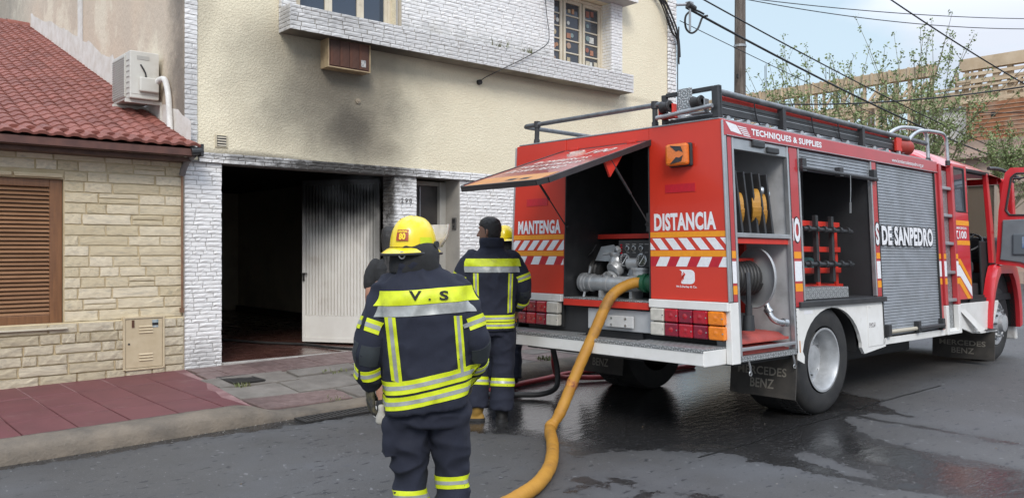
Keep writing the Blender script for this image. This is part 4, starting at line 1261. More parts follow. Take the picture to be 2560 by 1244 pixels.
def mudflap(u, v0, v1, w0, w1, lean=.03):
    b = MB(); b.add([(u, v0, w1), (u, v1, w1), (u - lean, v1, w0), (u - lean, v0, w0), (u + .014, v0, w1), (u + .014, v1, w1), (u + .014 - lean, v1, w0), (u + .014 - lean, v0, w0)], [(0, 1, 2, 3), (4, 7, 6, 5), (0, 4, 5, 1), (1, 5, 6, 2), (2, 6, 7, 3), (3, 7, 4, 0)])
    o = b.build('mud_flap', mflap, TR, bev=.003)
    h = w1 - w0
    for s, f0, f1, a, c in (('MERCEDES', .46, .64, .12, .86), ('BENZ', .18, .38, .32, .68)):
        text(s, lambda x, y, f0=f0, f1=f1, a=a, c=c: (u - lean * (1 - lerp(f0, f1, y)) - .002, lerp(v1, v0, lerp(a, c, x)), lerp(w0, w1, lerp(f0, f1, y))), 'lettering', flaptx, o, .015)


mudflap(.985, -.02, .62, .30, .70)
mudflap(.985, 1.88, 2.48, .30, .70)
# --- wheels
rimm = M['silver_paint']


def wheel(u, v0, v1, w, R, rim, front, side=-1):
    """outer face towards v0"""
    e = MB(); c = (u, v0, w); d = v1 - v0
    prof = [(rim, .02), (rim + .02, .0), (R * .80, -.012 * 1), (R * .93, .004), (R * .985, .03), (R, .06), (R, abs(d) - .05), (R * .97, abs(d) - .02), (R * .8, abs(d)), (rim, abs(d))]
    ax = (0, 1 if v1 > v0 else -1, 0)
    e.lathe(prof, c, ax, 56)
    t = e.build('wheel', M['rubber'], TR, sm=35)
    g = MB()
    for k in range(56):  # tread blocks
        a = 2 * pi * k / 56
        for (s0, s1, ph) in ((.065, .13, 0), (.14, .2, .5), (.21, .26, 0)):
            a0 = a + ph * pi / 56
            cu, cw = math.cos(a0), math.sin(a0)
            g.obox((u + cu * (R + .003), v0 + ax[1] * (s0 + s1) / 2, w + cw * (R + .003)), Vector((-cw, 0, cu)) * .019, Vector((0, (s1 - s0) / 2, 0)), Vector((cu, 0, cw)) * .007)
    o = g.build('tread_block', M['rubber'], t); o['kind'] = 'stuff'
    r = MB()
    if front: pr = [(rim, .0), (rim, -.004), (rim * .93, -.004), (rim * .88, .03), (rim * .74, .045), (rim * .70, -.01), (rim * .56, -.03), (rim * .40, -.05), (rim * .38, -.10), (rim * .2, -.115), (.001, -.118)]
    else: pr = [(rim, .0), (rim, -.004), (rim * .94, -.004), (rim * .88, .03), (rim * .84, .10), (rim * .80, .15), (rim * .45, .165), (rim * .43, .10), (rim * .3, .09), (.001, .09)]
    r.lathe(pr, c, ax, 44)
    rr_ = r.build('rim', rimm, t, sm=40)
    n_ = 10
    for k in range(n_):
        a = 2 * pi * k / n_; q = MB(); rad = rim * (.62 if front else .6); h0 = -.028 if front else .158
        p = Vector((u + rad * math.cos(a), v0 + ax[1] * h0, w + rad * math.sin(a)))
        q.cyl(p, p - Vector((0, ax[1] * .035, 0)), .017, n=6); q.build('wheel_nut', M['steel'], rr_)
    if front:
        for k in range(8):
            a = 2 * pi * (k + .5) / 8; q = MB(); rad = rim * .80
            p = Vector((u + rad * math.cos(a), v0 + ax[1] * .030, w + rad * math.sin(a))); q.cyl(p, p + Vector((0, ax[1] * .02, 0)), .026, n=10); q.build('rim_hole', M['chassis'], rr_)
    return t


ZG = lambda u, v: gz(TO.x + u)
wr = lambda u: gz(TO.x + u) + .0092 * u
wheel(1.555, .035, .60, wr(1.5) + .487, .49, .288, False)
wheel(1.555, 2.465, 1.90, wr(1.5) + .487, .49, .288, False)
wheel(6.08, .06, .36, wr(6.0) + .478, .48, .272, True)
wheel(6.08, 2.44, 2.14, wr(6.0) + .478, .48, .272, True)
TB('axle', M['chassis'], TR, 0, None, (1.46, 1.66, .4, 2.1, .46, .64), (6.0, 6.2, .3, 2.2, .5, .66))
TB('tank', M['chassis'], TR, .03, None, (2.2, 4.0, .3, .9, .48, .9), (2.2, 4.2, 1.7, 2.3, .48, .9))
# --- right-hand side: posts, band, lockers
S = 'fire_red_side'
TB('roof_band', M[S], TR, .006, None, (.0, 4.17, -.016, .02, 2.455, 2.578))
TB('rain_gutter', M['alu'], TR, .002, None, (.03, 4.17, -.02, -.0165, 2.457, 2.463))
TB('post', M[S], TR, .004, None, (.044, .105, -.006, .045, 1.158, 2.453))
TB('post', M[S], TR, .004, None, (.985, 1.115, -.006, .045, 1.085, 2.453))
TB('post', M[S], TR, .004, None, (2.555, 2.645, -.006, .045, 1.13, 2.453))
TB('post', M[S], TR, .004, None, (4.10, 4.165, -.006, .045, .72, 2.453))


def sidesheet(name, m, u0, u1, w0, w1, d=.0015, v=-.006):
    b = MB(); b.box(u0, u1, v - d, v - .0002, w0, w1); return b.build(name, m, TR, xf=tum)


for a, c in ((.046, .103), (.99, 1.11), (2.56, 2.64), (4.103, 4.162)):
    sidesheet('orange_mark', M['orange_film'], a, c, 1.50, 1.556); sidesheet('white_mark', M['white_film'], a, c, 1.305, 1.475); sidesheet('orange_mark', M['orange_film'], a, c, 1.218, 1.284)


def stext(s, u0, u1, w0, w1, m=None, bold=.03, v=-.008, par=None, name='lettering'):
    return text(s, lambda a, c: (lerp(u0, u1, a), v, lerp(w0, w1, c)), name, m or M['white_film'], par or TR, bold, tum)


stext('TECHNIQUES & SUPPLIES', .385, 1.54, 2.483, 2.545, bold=.04, v=-.0185)
stext('www.bomberosdesanpedro.org.ar', 3.0, 3.79, 2.475, 2.525, bold=.012, v=-.0185)
b = MB(); b.prism([(.02, 2.565), (.17, 2.55), (.25, 2.48), (.09, 2.495)], 'y', -.0175, -.0162)
b.build('emblem', M['white_film'], TR, xf=tum)
for k in range(5):
    b = MB(); x0 = .185 + .02 * k; w = 2.547 - .0155 * k; b.prism([(x0, w), (x0 + .125 - .006 * k, w - .004), (x0 + .135 - .006 * k, w - .012), (x0 + .008, w - .009)], 'y', -.0175, -.0162); b.build('emblem_bar', M['white_film'], TR, xf=tum)
black_film = mat('black_film', (.02, .02, .022), .45)
stext('O', .99, 1.115, 1.625, 1.862, black_film, .06, -.0085); stext('O', 1.003, 1.105, 1.637, 1.85, None, .05, -.0105)
sidesheet('letter_fragment', M['white_film'], .988, .999, 1.65, 1.84, .003)
stext('S', 2.552, 2.645, 1.62, 1.862, black_film, .06, -.0085); stext('S', 2.562, 2.637, 1.632, 1.85, None, .04, -.0105)
# locker frames
fr = M['alu']


def locker(u0, u1, w0, w1, depth, wall, back):
    b = MB()
    b.box(u0, u1, depth, depth + .02, w0, w1)
    o = b.build('locker_back', back, TR, xf=tum)
    TB('locker_wall', wall, TR, 0, None, (u0 - .012, u0, .02, depth + .02, w0, w1), (u1, u1 + .012, .02, depth + .02, w0, w1), (u0, u1, .02, depth, w1, w1 + .012), (u0, u1, .02, depth, w0 - .012, w0))
    for a, c in ((u0 - .005, u0 + .018), (u1 - .018, u1 + .005)): TB('shutter_rail', fr, TR, .003, None, (a, c, -.010, .03, w0, w1))
    return o


M['locker_light'] = mat('locker_light', (.46, .465, .475), .5, c2=(.38, .385, .395), ns=3, dirt=(.25, .25, .25), ds=3)
locker(.115, .96, .735, 2.45, .62, M['locker_light'], M['locker_light'])
locker(1.13, 2.54, 1.135, 2.45, .75, M['bay_dark'], mat('locker_back', (.16, .165, .175), .6, c2=(.11, .114, .12), ns=2))
TB('locker_partition', M['locker_light'], TR, 0, None, (1.131, 1.95, .735, .748, 1.136, 2.1)); TB('locker_partition', M['locker_light'], TR, 0, None, (1.132, 1.137, .03, .734, 1.136, 2.3))
TB('sill', M['tread'], TR, .003, None, (.11, .965, -.005, .06, .69, .735))
TB('sill_rail', M['alu'], TR, .004, None, (.13, .95, -.012, .02, .775, .80))
for u in (.25, .93):
    b = MB(); b.tube([(u, -.01, .70), (u + .01, -.02, .64), (u + .015, -.02, .60)], .009, 6); b.tube([(u + .015 + .018 * math.cos(a), -.02, .59 + .018 * math.sin(a)) for a in [2 * pi * k / 10 for k in range(11)]], .005, 5); b.build('tie_ring', M['steel'], TR, sm=60)
# header roller of the first locker
TB('roller_header', M['alu'], TR, .004, None, (.12, .955, .0, .05, 2.36, 2.45))
TB('work_lamp', M['black_plastic'], TR, .01, None, (.40, .58, -.025, .03, 2.40, 2.455)); TB('work_lamp', M['black_plastic'], TR, .01, None, (.62, .80, -.025, .03, 2.37, 2.42))
TB('door_strap', M['black_plastic'], TR, .003, None, (.965, .98, -.008, .02, .70, 2.40))
for k in range(22): TB('rail_hole', M['chassis'], TR, 0, None, (.966, .979, -.0095, -.0085, .85 + .05 * k, .862 + .05 * k))
# hose shelf with black dividers
TB('hose_shelf', M['alu'], TR, .003, None, (.13, .95, .0, .6, 1.665, 1.70))
for k in range(5):
    u = .24 + .115 * k
    b = MB(); b.add([(u, .06, 2.2), (u + .02, .06, 2.2), (u + .075, .58, 2.2), (u + .055, .58, 2.2), (u + .02, .03, 1.70), (u + .05, .03, 1.70), (u + .105, .58, 1.70), (u + .075, .58, 1.70)], [(0, 1, 2, 3), (4, 7, 6, 5), (0, 4, 5, 1), (1, 5, 6, 2), (2, 6, 7, 3), (3, 7, 4, 0)])
    b.build('divider', M['black_plastic'], TR, bev=.004, xf=tum)
TB('red_shelf_bar', M['inner_red'], TR, .004, None, (.13, .95, .02, .05, 1.615, 1.66)); TB('red_bar', M['inner_red'], TR, .004, None, (.15, .95, .2, .24, 1.44, 1.50)); TB('red_bar', M['inner_red'], TR, .004, None, (.6, .95, .5, .54, 2.02, 2.10))
# hose reel
b = MB(); axr = Vector((.95, -.31, 0)).normalized()
cD = Vector((.50, .24, 1.335))
b.lathe([(.02, .004), (.10, .004), (.14, .022), (.22, .030), (.238, .022), (.25, .0), (.256, .006), (.252, .022), (.225, .042), (.02, .03)], cD + axr * .16, axr, 48)
reel = b.build('hose_reel', mat('reel_grey', (.46, .47, .48), .42, .35, c2=(.40, .41, .42), ns=5), TR, sm=40)
b = MB(); pts = []
p1 = axr.cross(Vector((0, 0, 1)))
for k in range(9 * 20):
    a_ = 2 * pi * k / 20
    pts.append(cD + axr * (-.17 + .034 * k / 20) + (p1 * math.cos(a_) + Vector((0, 0, 1)) * math.sin(a_)) * .128)
b.tube(pts, .019, 7); b.cyl(cD - axr * .19, cD + axr * .15, .118, n=28); b.build('wound_hose', M['hose_black'], reel, sm=60)
b = MB(); b.lathe([(.02, 0), (.10, 0), (.135, .012), (.14, .02), (.02, .02)], cD - axr * .215, axr, 32); b.build('reel_flange', M['black_plastic'], reel, sm=35)
b = MB(); b.tube(catmull([(.28, .02, 1.38), (.255, -.005, 1.30), (.25, -.01, 1.2), (.25, -.012, 1.13)], 5), .02, 8); b.cyl((.25, -.012, 1.13), (.25, -.012, 1.05), .028, n=10); b.cyl((.25, -.012, 1.05), (.25, -.012, .93), .042, .05, n=12); b.build('nozzle', M['black_plastic'], reel, sm=40)
b = MB(); b.tube(catmull([(.75, .25, 1.25), (.76, .15, 1.14), (.76, .1, 1.02), (.80, .06, .97), (.90, .03, .955)], 5), .026, 10)
for p, q in (((.76, .1, 1.04), (.76, .13, 1.075)), ((.86, .04, .96), (.90, .03, .955))): b.cyl(p, q, .036, n=12)
b.build('reel_pipe', M['steel'], reel, sm=50)
TB('tread_lining', M['tread'], TR, .002, None, (.20, .93, .55, .56, .74, 1.15)); TB('reel_stand', M['inner_red'], TR, .004, None, (.55, .93, .48, .54, 1.18, 1.24), (.86, .90, .40, .46, .74, 1.62))
# upper shutter (half rolled), middle locker fittings


def shutter(u0, u1, w0, w1, v=.012, pitch=.0292):
    t = TB('roller_shutter', M['shutter'], TR, 0, None, (u0, u1, v + .012, v + .02, w0, w1))
    q = MB(); q.prism([(v + .011, .001), (v + .002, .003), (v, .007), (v + .0005, pitch - .005), (v + .003, pitch - .0025), (v + .011, pitch - .002)], 'x', 0, 1)
    n_ = int((w1 - w0) / pitch)
    for k in range(n_):
        z = w1 - (k + 1) * pitch
        me = q.mesh('slat', M['shutter'], None, xf=lambda p, z=z: tum((lerp(u0, u1, p[0]), p[1], z + p[2])))
        inst('slat', me, t)
    return t


s1 = shutter(1.14, 2.535, 2.27, 2.448)
b = MB(); b.cyl((1.13, -.035, 2.285), (2.60, -.035, 2.275), .018, n=10)
for u in (1.14, 1.82, 2.52): b.box(u, u + .07, -.045, .012, 2.255, 2.37 if u != 1.82 else 2.34)
b.build('pull_bar', M['black_plastic'], s1, bev=.004, xf=tum)
b = MB(); b.tube(catmull([(1.95, -.02, 2.27), (1.955, -.02, 2.15), (1.95, -.02, 2.02)], 6), .004, 5); b.box(1.943, 1.957, -.026, -.014, 1.92, 2.02); b.build('pull_cord', M['grey_metal'], s1)
s3 = shutter(2.665, 4.095, .735, 2.448)
for t_, m_, g_, vv in (('DE SANPEDRO', black_film, .0, -.0015), ('DE SANPEDRO', M['white_film'], .012, -.003)):
    stext(t_, 2.70 + g_, 3.99 - g_, 1.622 + g_, 1.842 - g_, m_,   .075 if g_ == 0 else .045, vv, s3)
b = MB(); b.cyl((2.70, -.03, .775), (3.42, -.03, .775), .02, n=10); b.build('grip_bar', mat('grip_cream', (.42, .38, .30), .6), s3)
b = MB(); b.cyl((3.42, -.03, .775), (4.08, -.03, .775), .022, n=10)
b.box(3.40, 3.46, -.04, .012, .735, .85); b.box(4.04, 4.10, -.04, .012, .735, .85)
b.build('pull_bar', M['black_plastic'], s3, bev=.004, xf=tum)
b = MB(); b.box(2.69, 2.75, -.04, .012, .735, .85); b.build('pull_bracket', M['black_plastic'], s3, bev=.004, xf=tum)
for u in (2.648, 4.09): TB('shutter_rail', M['rubber'], TR, .003, None, (u, u + .014, -.009, .03, .72, 2.45))
TB('shelf', M['black_plastic'], TR, .005, None, (1.03, 2.70, -.03, .6, 1.078, 1.128))
for zz in (1.36, 1.56, 1.80):
    TB('rack_bar', M['inner_red'], TR, .004, None, (1.60, 2.32, .24, .27, zz, zz + .05))
for uu in (1.60, 1.92, 2.28):
    TB('rack_upright', M['inner_red'], TR, .004, None, (uu, uu + .045, .272, .30, 1.14, 1.84))
for zz in (1.45, 1.77):
    b = MB(); b.cyl((1.42, .14, zz), (2.36, .14, zz - .01), .020, n=8)
    for k in range(6): b.cyl((1.50 + .15 * k, .14, zz), (1.535 + .15 * k, .14, zz), .032, n=8)
    b.build('bracket_bar', M['black_plastic'], TR, xf=tum, sm=40)
for uu in (1.72, 2.02):
    TB('clamp', M['black_plastic'], TR, .004, None, (uu, uu + .045, .17, .21, 1.28, 1.90))
TB('step_box', M['tread'], TR, .004, None, (1.20, 2.02, .03, .28, 1.14, 1.238)); TB('red_tray', M['inner_red'], TR, .004, None, (1.55, 2.45, .29, .5, 1.19, 1.25))
# --- white skirt with the wheel arch
arc_pts = [(2.17, .66)] + [(1.62 + .56 * math.cos(a), .62 + .44 * math.sin(a)) for a in [pi * k / 16 for k in range(1, 16)]] + [(1.10, .66)]
b = MB(); b.prism([(.985, .64), (.985, 1.075), (2.68, 1.075), (2.68, .64)] + [(2.22, .60)] + arc_pts + [(1.09, .60)], 'y', 0.0, .03)
b.build('skirt', M['truck_white'], TR, xf=tum)
b = MB(); ring = [(1.62 + .56 * math.cos(a), .62 + .44 * math.sin(a)) for a in [pi * k / 20 for k in range(21)]]
b.loft([[(p[0], .028, p[1]) for p in ring], [(p[0], .62, p[1]) for p in ring]], cap=False, closed=False); b.build('wheel_arch', M['chassis'], TR, sm=60, fix=False)
TB('skirt_door', M['truck_white'], TR, .004, None, (2.31, 2.62, -.005, .0, .66, 1.05)); TB('decal', mat('decal_grey', (.22, .21, .2), .6, c2=(.62, .6, .58), ns=60, lo=.45, hi=.55), TR, 0, None, (2.33, 2.47, -.0065, -.0055, .84, .885)); TB('decal', M['white_film'], TR, 0, None, (1.12, 1.27, -.0015, -.0005, 1.02, 1.05))
TB('under_sill', M['truck_white'], TR, .004, None, (2.60, 4.60, 0, .04, .655, .72)); TB('side_marker', mat('amber', (.5, .2, .06), .4), TR, 0, None, (1.02, 1.033, -.003, -.001, .70, .80))
TB('underbody', M['chassis'], TR, 0, None, (.12, .98, .06, 2.44, .655, .688)); TB('underbody', M['chassis'], TR, 0, None, (2.25, 4.5, .06, 2.44, .655, .688)); TB('underbody', M['chassis'], TR, 0, None, (.98, 2.25, .72, 1.8, .655, .688))
# --- ladder up to the roof
for a, c in ((4.18, 4.25), (4.53, 4.60)):
    TB('ladder_rail', M[S], TR, .006, None, (a, c, -.03, .03, .985, 2.56)); TB('ladder_rail', M['truck_white'], TR, .006, None, (a, c, -.03, .03, .66, .983))
    for w0, w1, m_ in ((1.50, 1.556, 'orange_film'), (1.305, 1.475, 'white_film'), (1.218, 1.284, 'orange_film')): sidesheet('mark', M[m_], a + .004, c - .004, w0, w1, .0015, -.03)
for w in (2.28, 1.97, 1.655, 1.33, 1.02): TB('rung', M['alu'], TR, .006, None, (4.25, 4.53, -.02, .05, w, w + .035))
TB('rung', M['truck_white'], TR, .006, None, (4.25, 4.53, -.03, .04, .66, .70)); TB('ladder_backing', M['tread'], TR, 0, None, (4.252, 4.528, .03, .04, .70, 2.50))
# --- raised hatch
Hp = Vector((.02, 0, 2.478)); He = Vector((-1.26, 0, 2.062)); hd_ = (He - Hp).normalized(); hn = Vector((hd_.z, 0, -hd_.x)); HL = (He - Hp).length
if hn.z < 0: hn = -hn


def HP(s, v, o=0): return tuple(Hp + hd_ * s + hn * o + Vector((0, v, 0)))


poly = [(0, .775), (HL - .06, .775), (HL, .84), (HL, 1.72), (HL - .06, 1.785), (0, 1.785)]
b = MB(); n_ = len(poly); b.add([HP(s, v, .012) for s, v in poly] + [HP(s, v, -.022) for s, v in poly], [tuple(range(n_)), tuple(range(n_, 2 * n_))[::-1]] + [(i, n_ + i, n_ + (i + 1) % n_, (i + 1) % n_) for i in range(n_)])
hatch = b.build('rear_hatch', mat('hatch_red', (.47, .045, .032), .3, c2=(.42, .04, .03), ns=2, coat=1.0, dirt=(.40, .10, .07), ds=3, dlo=.5, dhi=.9), TR)
b = MB()
for (s0, v0), (s1, v1) in zip(poly[:-1], poly[1:]):
    p, q = Vector(HP(s0, v0, -.005)), Vector(HP(s1, v1, -.005)); d = q - p
    b.obox((p + q) / 2, d / 2, hn * .022, d.cross(hn).normalized() * .012)
b.build('edge_trim', M['black_plastic'], hatch)
b = MB(); b.add([HP(s, v, -.0235) for s, v in [(.05, .80), (HL - .08, .80), (HL - .08, 1.76), (.05, 1.76)]] + [HP(s, v, -.03) for s, v in [(.05, .80), (HL - .08, .80), (HL - .08, 1.76), (.05, 1.76)]], [(0, 1, 2, 3), (7, 6, 5, 4), (0, 4, 5, 1), (1, 5, 6, 2), (2, 6, 7, 3), (3, 7, 4, 0)]); b.build('inner_skin', M['bay_dark'], hatch)
def hsheet(name, m, s0, s1, v0, v1, o=.0135):
    b = MB(); b.add([HP(s0, v0, o), HP(s1, v0, o), HP(s1, v1, o), HP(s0, v1, o)], [(0, 1, 2, 3)]); return b.build(name, m, hatch, fix=False)
hsheet('orange_stripe', mat('dirty_orange', (.52, .23, .06), .55, c2=(.38, .17, .06), ns=6), 1.08, 1.315, .84, 1.72)
faded = mat('faded_film', (.56, .50, .46), .5, c2=(.50, .30, .22), ns=9, lo=.45, hi=.7)
for s, s0, s1, a, c in (('100', .36, .20, 1.22, .95), ('BOMBEROS', .60, .50, 1.62, 1.0), ('VOLUNTARIOS', .76, .66, 1.66, .94), ('DE SAN PEDRO', .93, .82, 1.64, .98)):
    text(s, lambda x, y, s0=s0, s1=s1, a=a, c=c: HP(lerp(s0, s1, y), lerp(a, c, x), .0145), 'lettering', faded, hatch, .02)
b = MB(); b.tube([HP(.26 + .07 * math.cos(t), 1.42 + .09 * math.sin(t), .0145) for t in [pi * .6 + 1.5 * pi * k / 14 for k in range(15)]], .016, 4); b.build('phone_symbol', faded, hatch)
for v in (1.02, 1.18): hsheet('slot', M['chassis'], 1.20, 1.27, v, v + .10, .0141)
for v in (.95, 1.66): TB('hinge', M['inner_red'], TR, .004, None, (-.02, .05, v - .05, v + .05, 2.478, 2.50)); 
b = MB(); b.cyl((-.006, .80, 2.478), (-.006, 1.76, 2.478), .008, n=8); b.build('hinge_pin', M['black_plastic'], TR)
for v, sgn in ((.80, 1), (1.765, -1)):
    b = MB(); p = Vector(HP(.52, v + .01 * sgn, -.03)); q = Vector((.02, v, 1.78)); mid = p.lerp(q, .52)
    b.cyl(p, mid, .011, n=10); b.cyl(mid, q, .006, n=8); b.cyl(q, q + Vector((0, .03 * sgn, 0)), .014, n=8); b.build('gas_strut', M['black_plastic'], TR, sm=50)
    b = MB(); b.add([HP(.36, v, -.024), HP(.60, v, -.024), (HP(.52, v)[0], v, HP(.52, v)[2] - .17), HP(.36, v + .02 * sgn, -.024), HP(.60, v + .02 * sgn, -.024), (HP(.52, v)[0], v + .02 * sgn, HP(.52, v)[2] - .17)], [(0, 1, 2), (3, 5, 4), (0, 3, 4, 1), (1, 4, 5, 2), (2, 5, 3, 0)]); b.build('strut_bracket', M['inner_red'], hatch)
# --- amber arrow lamp
o = TB('arrow_lamp', M['black_plastic'], TR, .015, None, (-.03, -.002, .29, .53, 2.235, 2.425))
b = MB(); b.box(-.085, -.031, .30, .525, 2.242, 2.42); b.build('lens', mat('amber_lens', (.72, .17, .015), .3, coat=.6, c2=(.60, .14, .012), ns=60), o, bev=.022, xf=tum)
for sg in (1, -1):
    b = MB(); wc = 2.331; P = [(.47, wc + sg * .075), (.355, wc + sg * .06), (.335, wc + sg * .012), (.375, wc + sg * .03), (.405, wc + sg * .022)]
    b.prism(P, 'x', -.088, -.0855); b.build('arrow_mark', M['black_plastic'], o, xf=tum)
# --- pump bay: pump, manifold, gauge panel
b = MB(); ws, us = 1.265, .22
b.tube(catmull([(us, 1.70, ws), (us, 1.5, ws), (us, 1.25, ws - .005), (us - .02, 1.10, ws + .005), (us - .03, 1.02, ws + .015)], 8), .072, 20)
for v0, v1, r in ((1.70, 1.735, .092), (1.67, 1.70, .08), (1.60, 1.625, .082), (1.40, 1.425, .078)): b.cyl((us, v0, ws), (us, v1, ws), r, n=24)
b.cyl((us, 1.735, ws), (us, 1.745, ws), .085, n=24); pump = b.build('suction_manifold', M['silver_paint'], TR, sm=45)
b = MB()
for k in range(12):
    a = 2 * pi * k / 12; rr_ = .03 if k % 2 else .062
    b.cyl((us - .0, 1.745, ws) if False else (us + rr_ * math.cos(a), 1.745, ws + rr_ * math.sin(a)), (us + rr_ * math.cos(a), 1.752, ws + rr_ * math.sin(a)), .009, n=6)
b.build('cap_lug', M['silver_paint'], pump)['kind'] = 'stuff'
for s in (-1, 1):
    b = MB(); b.cyl((us + .03 * s, 1.69, ws + .085 * s), (us + .05 * s, 1.69, ws + .15 * s), .012, n=8); b.build('cap_handle', M['silver_paint'], pump)
# inlet elbow flange facing out
b = MB(); b.lathe([(.02, -.01), (.085, -.01), (.09, .0), (.09, .03), (.07, .04), (.07, .2)], (us - .02, 1.40, ws + .02), (1, .0, .2), 28)
b.lathe([(.0, -.03), (.075, -.03), (.08, .0), (.08, .03), (.06, .05), (.06, .2)], (us + .02, 1.36, ws + .13), (.9, -.2, .6), 28)
b.lathe([(.0, -.02), (.10, -.02), (.105, .0), (.105, .03), (.06, .05), (.06, .2)], (us + .12, 1.17, ws + .08), (.9, .1, -.1), 28)
b.lathe([(.13, 0), (.15, .02), (.16, .06), (.15, .1), (.12, .14), (.02, .16)], (us + .12, 1.33, ws + .08), (1, 0, 0), 32)
b.build('pump_casing', M['silver_paint'], pump, sm=45)
b = MB()
for cc, r, ax in (((us - .03, 1.40, ws + .02), .078, (1, 0, .2)), ((us + .10, 1.17, ws + .08), .088, (.9, .1, -.1)), ((us + .01, 1.36, ws + .13), .066, (.9, -.2, .6))):
    ax = Vector(ax).normalized(); a1 = ax.orthogonal().normalized(); a2 = ax.cross(a1)
    for k in range(8):
        p = Vector(cc) + (a1 * math.cos(pi * k / 4) + a2 * math.sin(pi * k / 4)) * r; b.cyl(p - ax * .012, p + ax * .01, .010, n=6)
b.build('flange_bolt', M['steel'], pump)
b = MB(); b.lathe([(.045, 0), (.065, .01), (.075, .05), (.06, .10), (.075, .12), (.075, .14), (.05, .15)], (us + .05, 1.37, 1.40), (.1, 0, 1), 24); b.tube(catmull([(us + .05, 1.37, 1.56), (us, 1.32, 1.585), (us - .02, 1.28, 1.56)], 5), .022, 8); b.cyl((us + .02, 1.50, 1.53), (us + .03, 1.33, 1.545), .012, n=8); b.cyl((us + .05, 1.22, 1.45), (us + .05, 1.10, 1.45), .055, n=16)
b.build('valve', M['silver_paint'], pump, sm=45)
b = MB(); b.add([(.30, 1.66, 1.47), (.34, 1.62, 1.60), (.38, 1.50, 1.62), (.36, 1.34, 1.50), (.33, 1.42, 1.46), (.40, 1.62, 1.46), (.45, 1.5, 1.5)], [(0, 1, 2, 3, 4), (0, 5, 6, 2, 1), (4, 3, 6, 5, 0)]); b.build('deflector', M['grey_metal'], pump)
b = MB(); b.cyl((.3, 1.30, 1.56), (.3, 1.02, 1.47), .018, n=8); b.cyl((.3, 1.25, 1.55), (.3, 1.18, 1.527), .03, n=8); b.build('red_valve_arm', M['inner_red'], pump)
b = MB()
for k in range(9): b.lathe([(.11, -.012), (.125, 0), (.11, .012)], (.42, 1.96 - .035 * k, 1.36), (0, 1, 0), 24)
b.cyl((.42, 2.0, 1.36), (.42, 1.62, 1.36), .108, n=24); b.build('corrugated_hose', M['hose_black'], pump, sm=50)
for v0 in (1.46, 1.10):
    b = MB(); b.box(us - .06, us + .1, v0, v0 + .03, 1.136, 1.2); b.build('pump_foot', M['silver_paint'], pump)
b = MB(); b.cyl((.30, 1.10, 1.33), (.30, 1.10, 1.41), .085, n=24); b.cyl((.30, 1.10, 1.39), (.30, 1.10, 1.41), .10, n=24); b.build('gauge_pedestal', M['silver_paint'], pump, sm=50)
gp = TB('gauge_panel', mat('panel_black', (.018, .018, .02), .5, c2=(.03, .03, .032), ns=20), TR, .006, None, (.24, .33, .965, 1.325, 1.412, 1.655))
gface = mat('gauge_face', (.035, .036, .04), .25, coat=.7)
for v, w, r in ((1.245, 1.478, .052), (1.05, 1.478, .052)):
    b = MB(); b.lathe([(r + .006, .0), (r + .006, -.012), (r, -.014), (r - .004, -.006)], (.24, v, w), (1, 0, 0), 28); gb = b.build('gauge', M['steel'], gp, sm=40)
    b = MB(); b.cyl((.239, v, w), (.234, v, w), r - .003, n=28); b.build('dial', gface, gb)
    b = MB()
    for k in range(11):
        a = -.25 * pi + 1.5 * pi * k / 10; p = Vector((.2335, v + math.cos(a) * r * .78, w + math.sin(a) * r * .78)); b.obox(p, Vector((.0004, 0, 0)), Vector((0, math.cos(a), math.sin(a))) * .006, Vector((0, -math.sin(a), math.cos(a))) * .0018)
    b.obox((.2333, v, w), Vector((.0004, 0, 0)), Vector((0, .6, -.8)) * r * .8, Vector((0, .8, .6)) * .003); b.build('dial_mark', M['white_film'], gb)
for v in (1.215, 1.14, 1.06):
    b = MB(); b.lathe([(.024, 0), (.024, -.01), (.018, -.012)], (.24, v, 1.582), (1, 0, 0), 20); gb = b.build('gauge', M['steel'], gp, sm=40); b = MB(); b.cyl((.239, v, 1.582), (.231, v, 1.582), .018, n=18); b.build('dial', gface, gb)
for k in range(4):
    b = MB(); b.cyl((.24, 1.285, 1.54 + .024 * k), (.23, 1.285, 1.54 + .024 * k), .008, n=10); b.build('pilot_lamp', M['lens_red'], gp)
for v in (1.215, 1.14, 1.06, 1.0): hs_ = MB(); hs_.box(.2385, .2398, v - .022, v + .022, 1.615, 1.621); hs_.box(.2385, .2398, v - .018, v + .018, 1.543, 1.548); hs_.build('caption', mat('caption', (.3, .3, .3), .6) if v == 1.215 else bpy.data.materials['caption'], gp)
TB('bay_crossbar', M['inner_red'], TR, .004, None, (.45, .49, .78, 2.0, 1.675, 1.72)); TB('bay_tank', M['bay_grey'], TR, .05, None, (.30, .9, .80, 1.02, 1.68, 2.30))
TB('bay_lamp_box', M['bay_grey'], TR, .01, None, (.6, .9, 1.12, 1.3, 1.74, 1.92)); b = MB(); b.tube(catmull([(.2, 1.98, 2.36), (.2, 1.9, 2.33), (.2, 1.86, 2.2)], 6), .01, 6); b.tube(catmull([(.35, 1.98, 1.62), (.3, 1.88, 1.5), (.3, 1.74, 1.52), (.32, 1.66, 1.62)], 6), .008, 6); b.build('bay_cable', M['cable'], TR)
coup = MB(); coup.cyl((us - .03, 1.04, ws + .014), (us - .03, .80, ws + .02), .07, n=22); coup.cyl((us - .03, .98, ws + .014), (us - .03, .94, ws + .014), .084, n=22); coup.cyl((us - .03, .90, ws + .014), (us - .03, .86, ws + .014), .084, n=22); coup.build('green_coupling', mat('green_rubber', (.015, .10, .05), .45), pump, sm=45)
# --- roof gear: rails, gantry, ladder tray, siren
P_ = M['grey_metal']; BK = M['black_plastic']
rail_m = mat('rail_pipe', (.20, .21, .22), .45, .6, c2=(.12, .125, .13), ns=12, rr=.1)


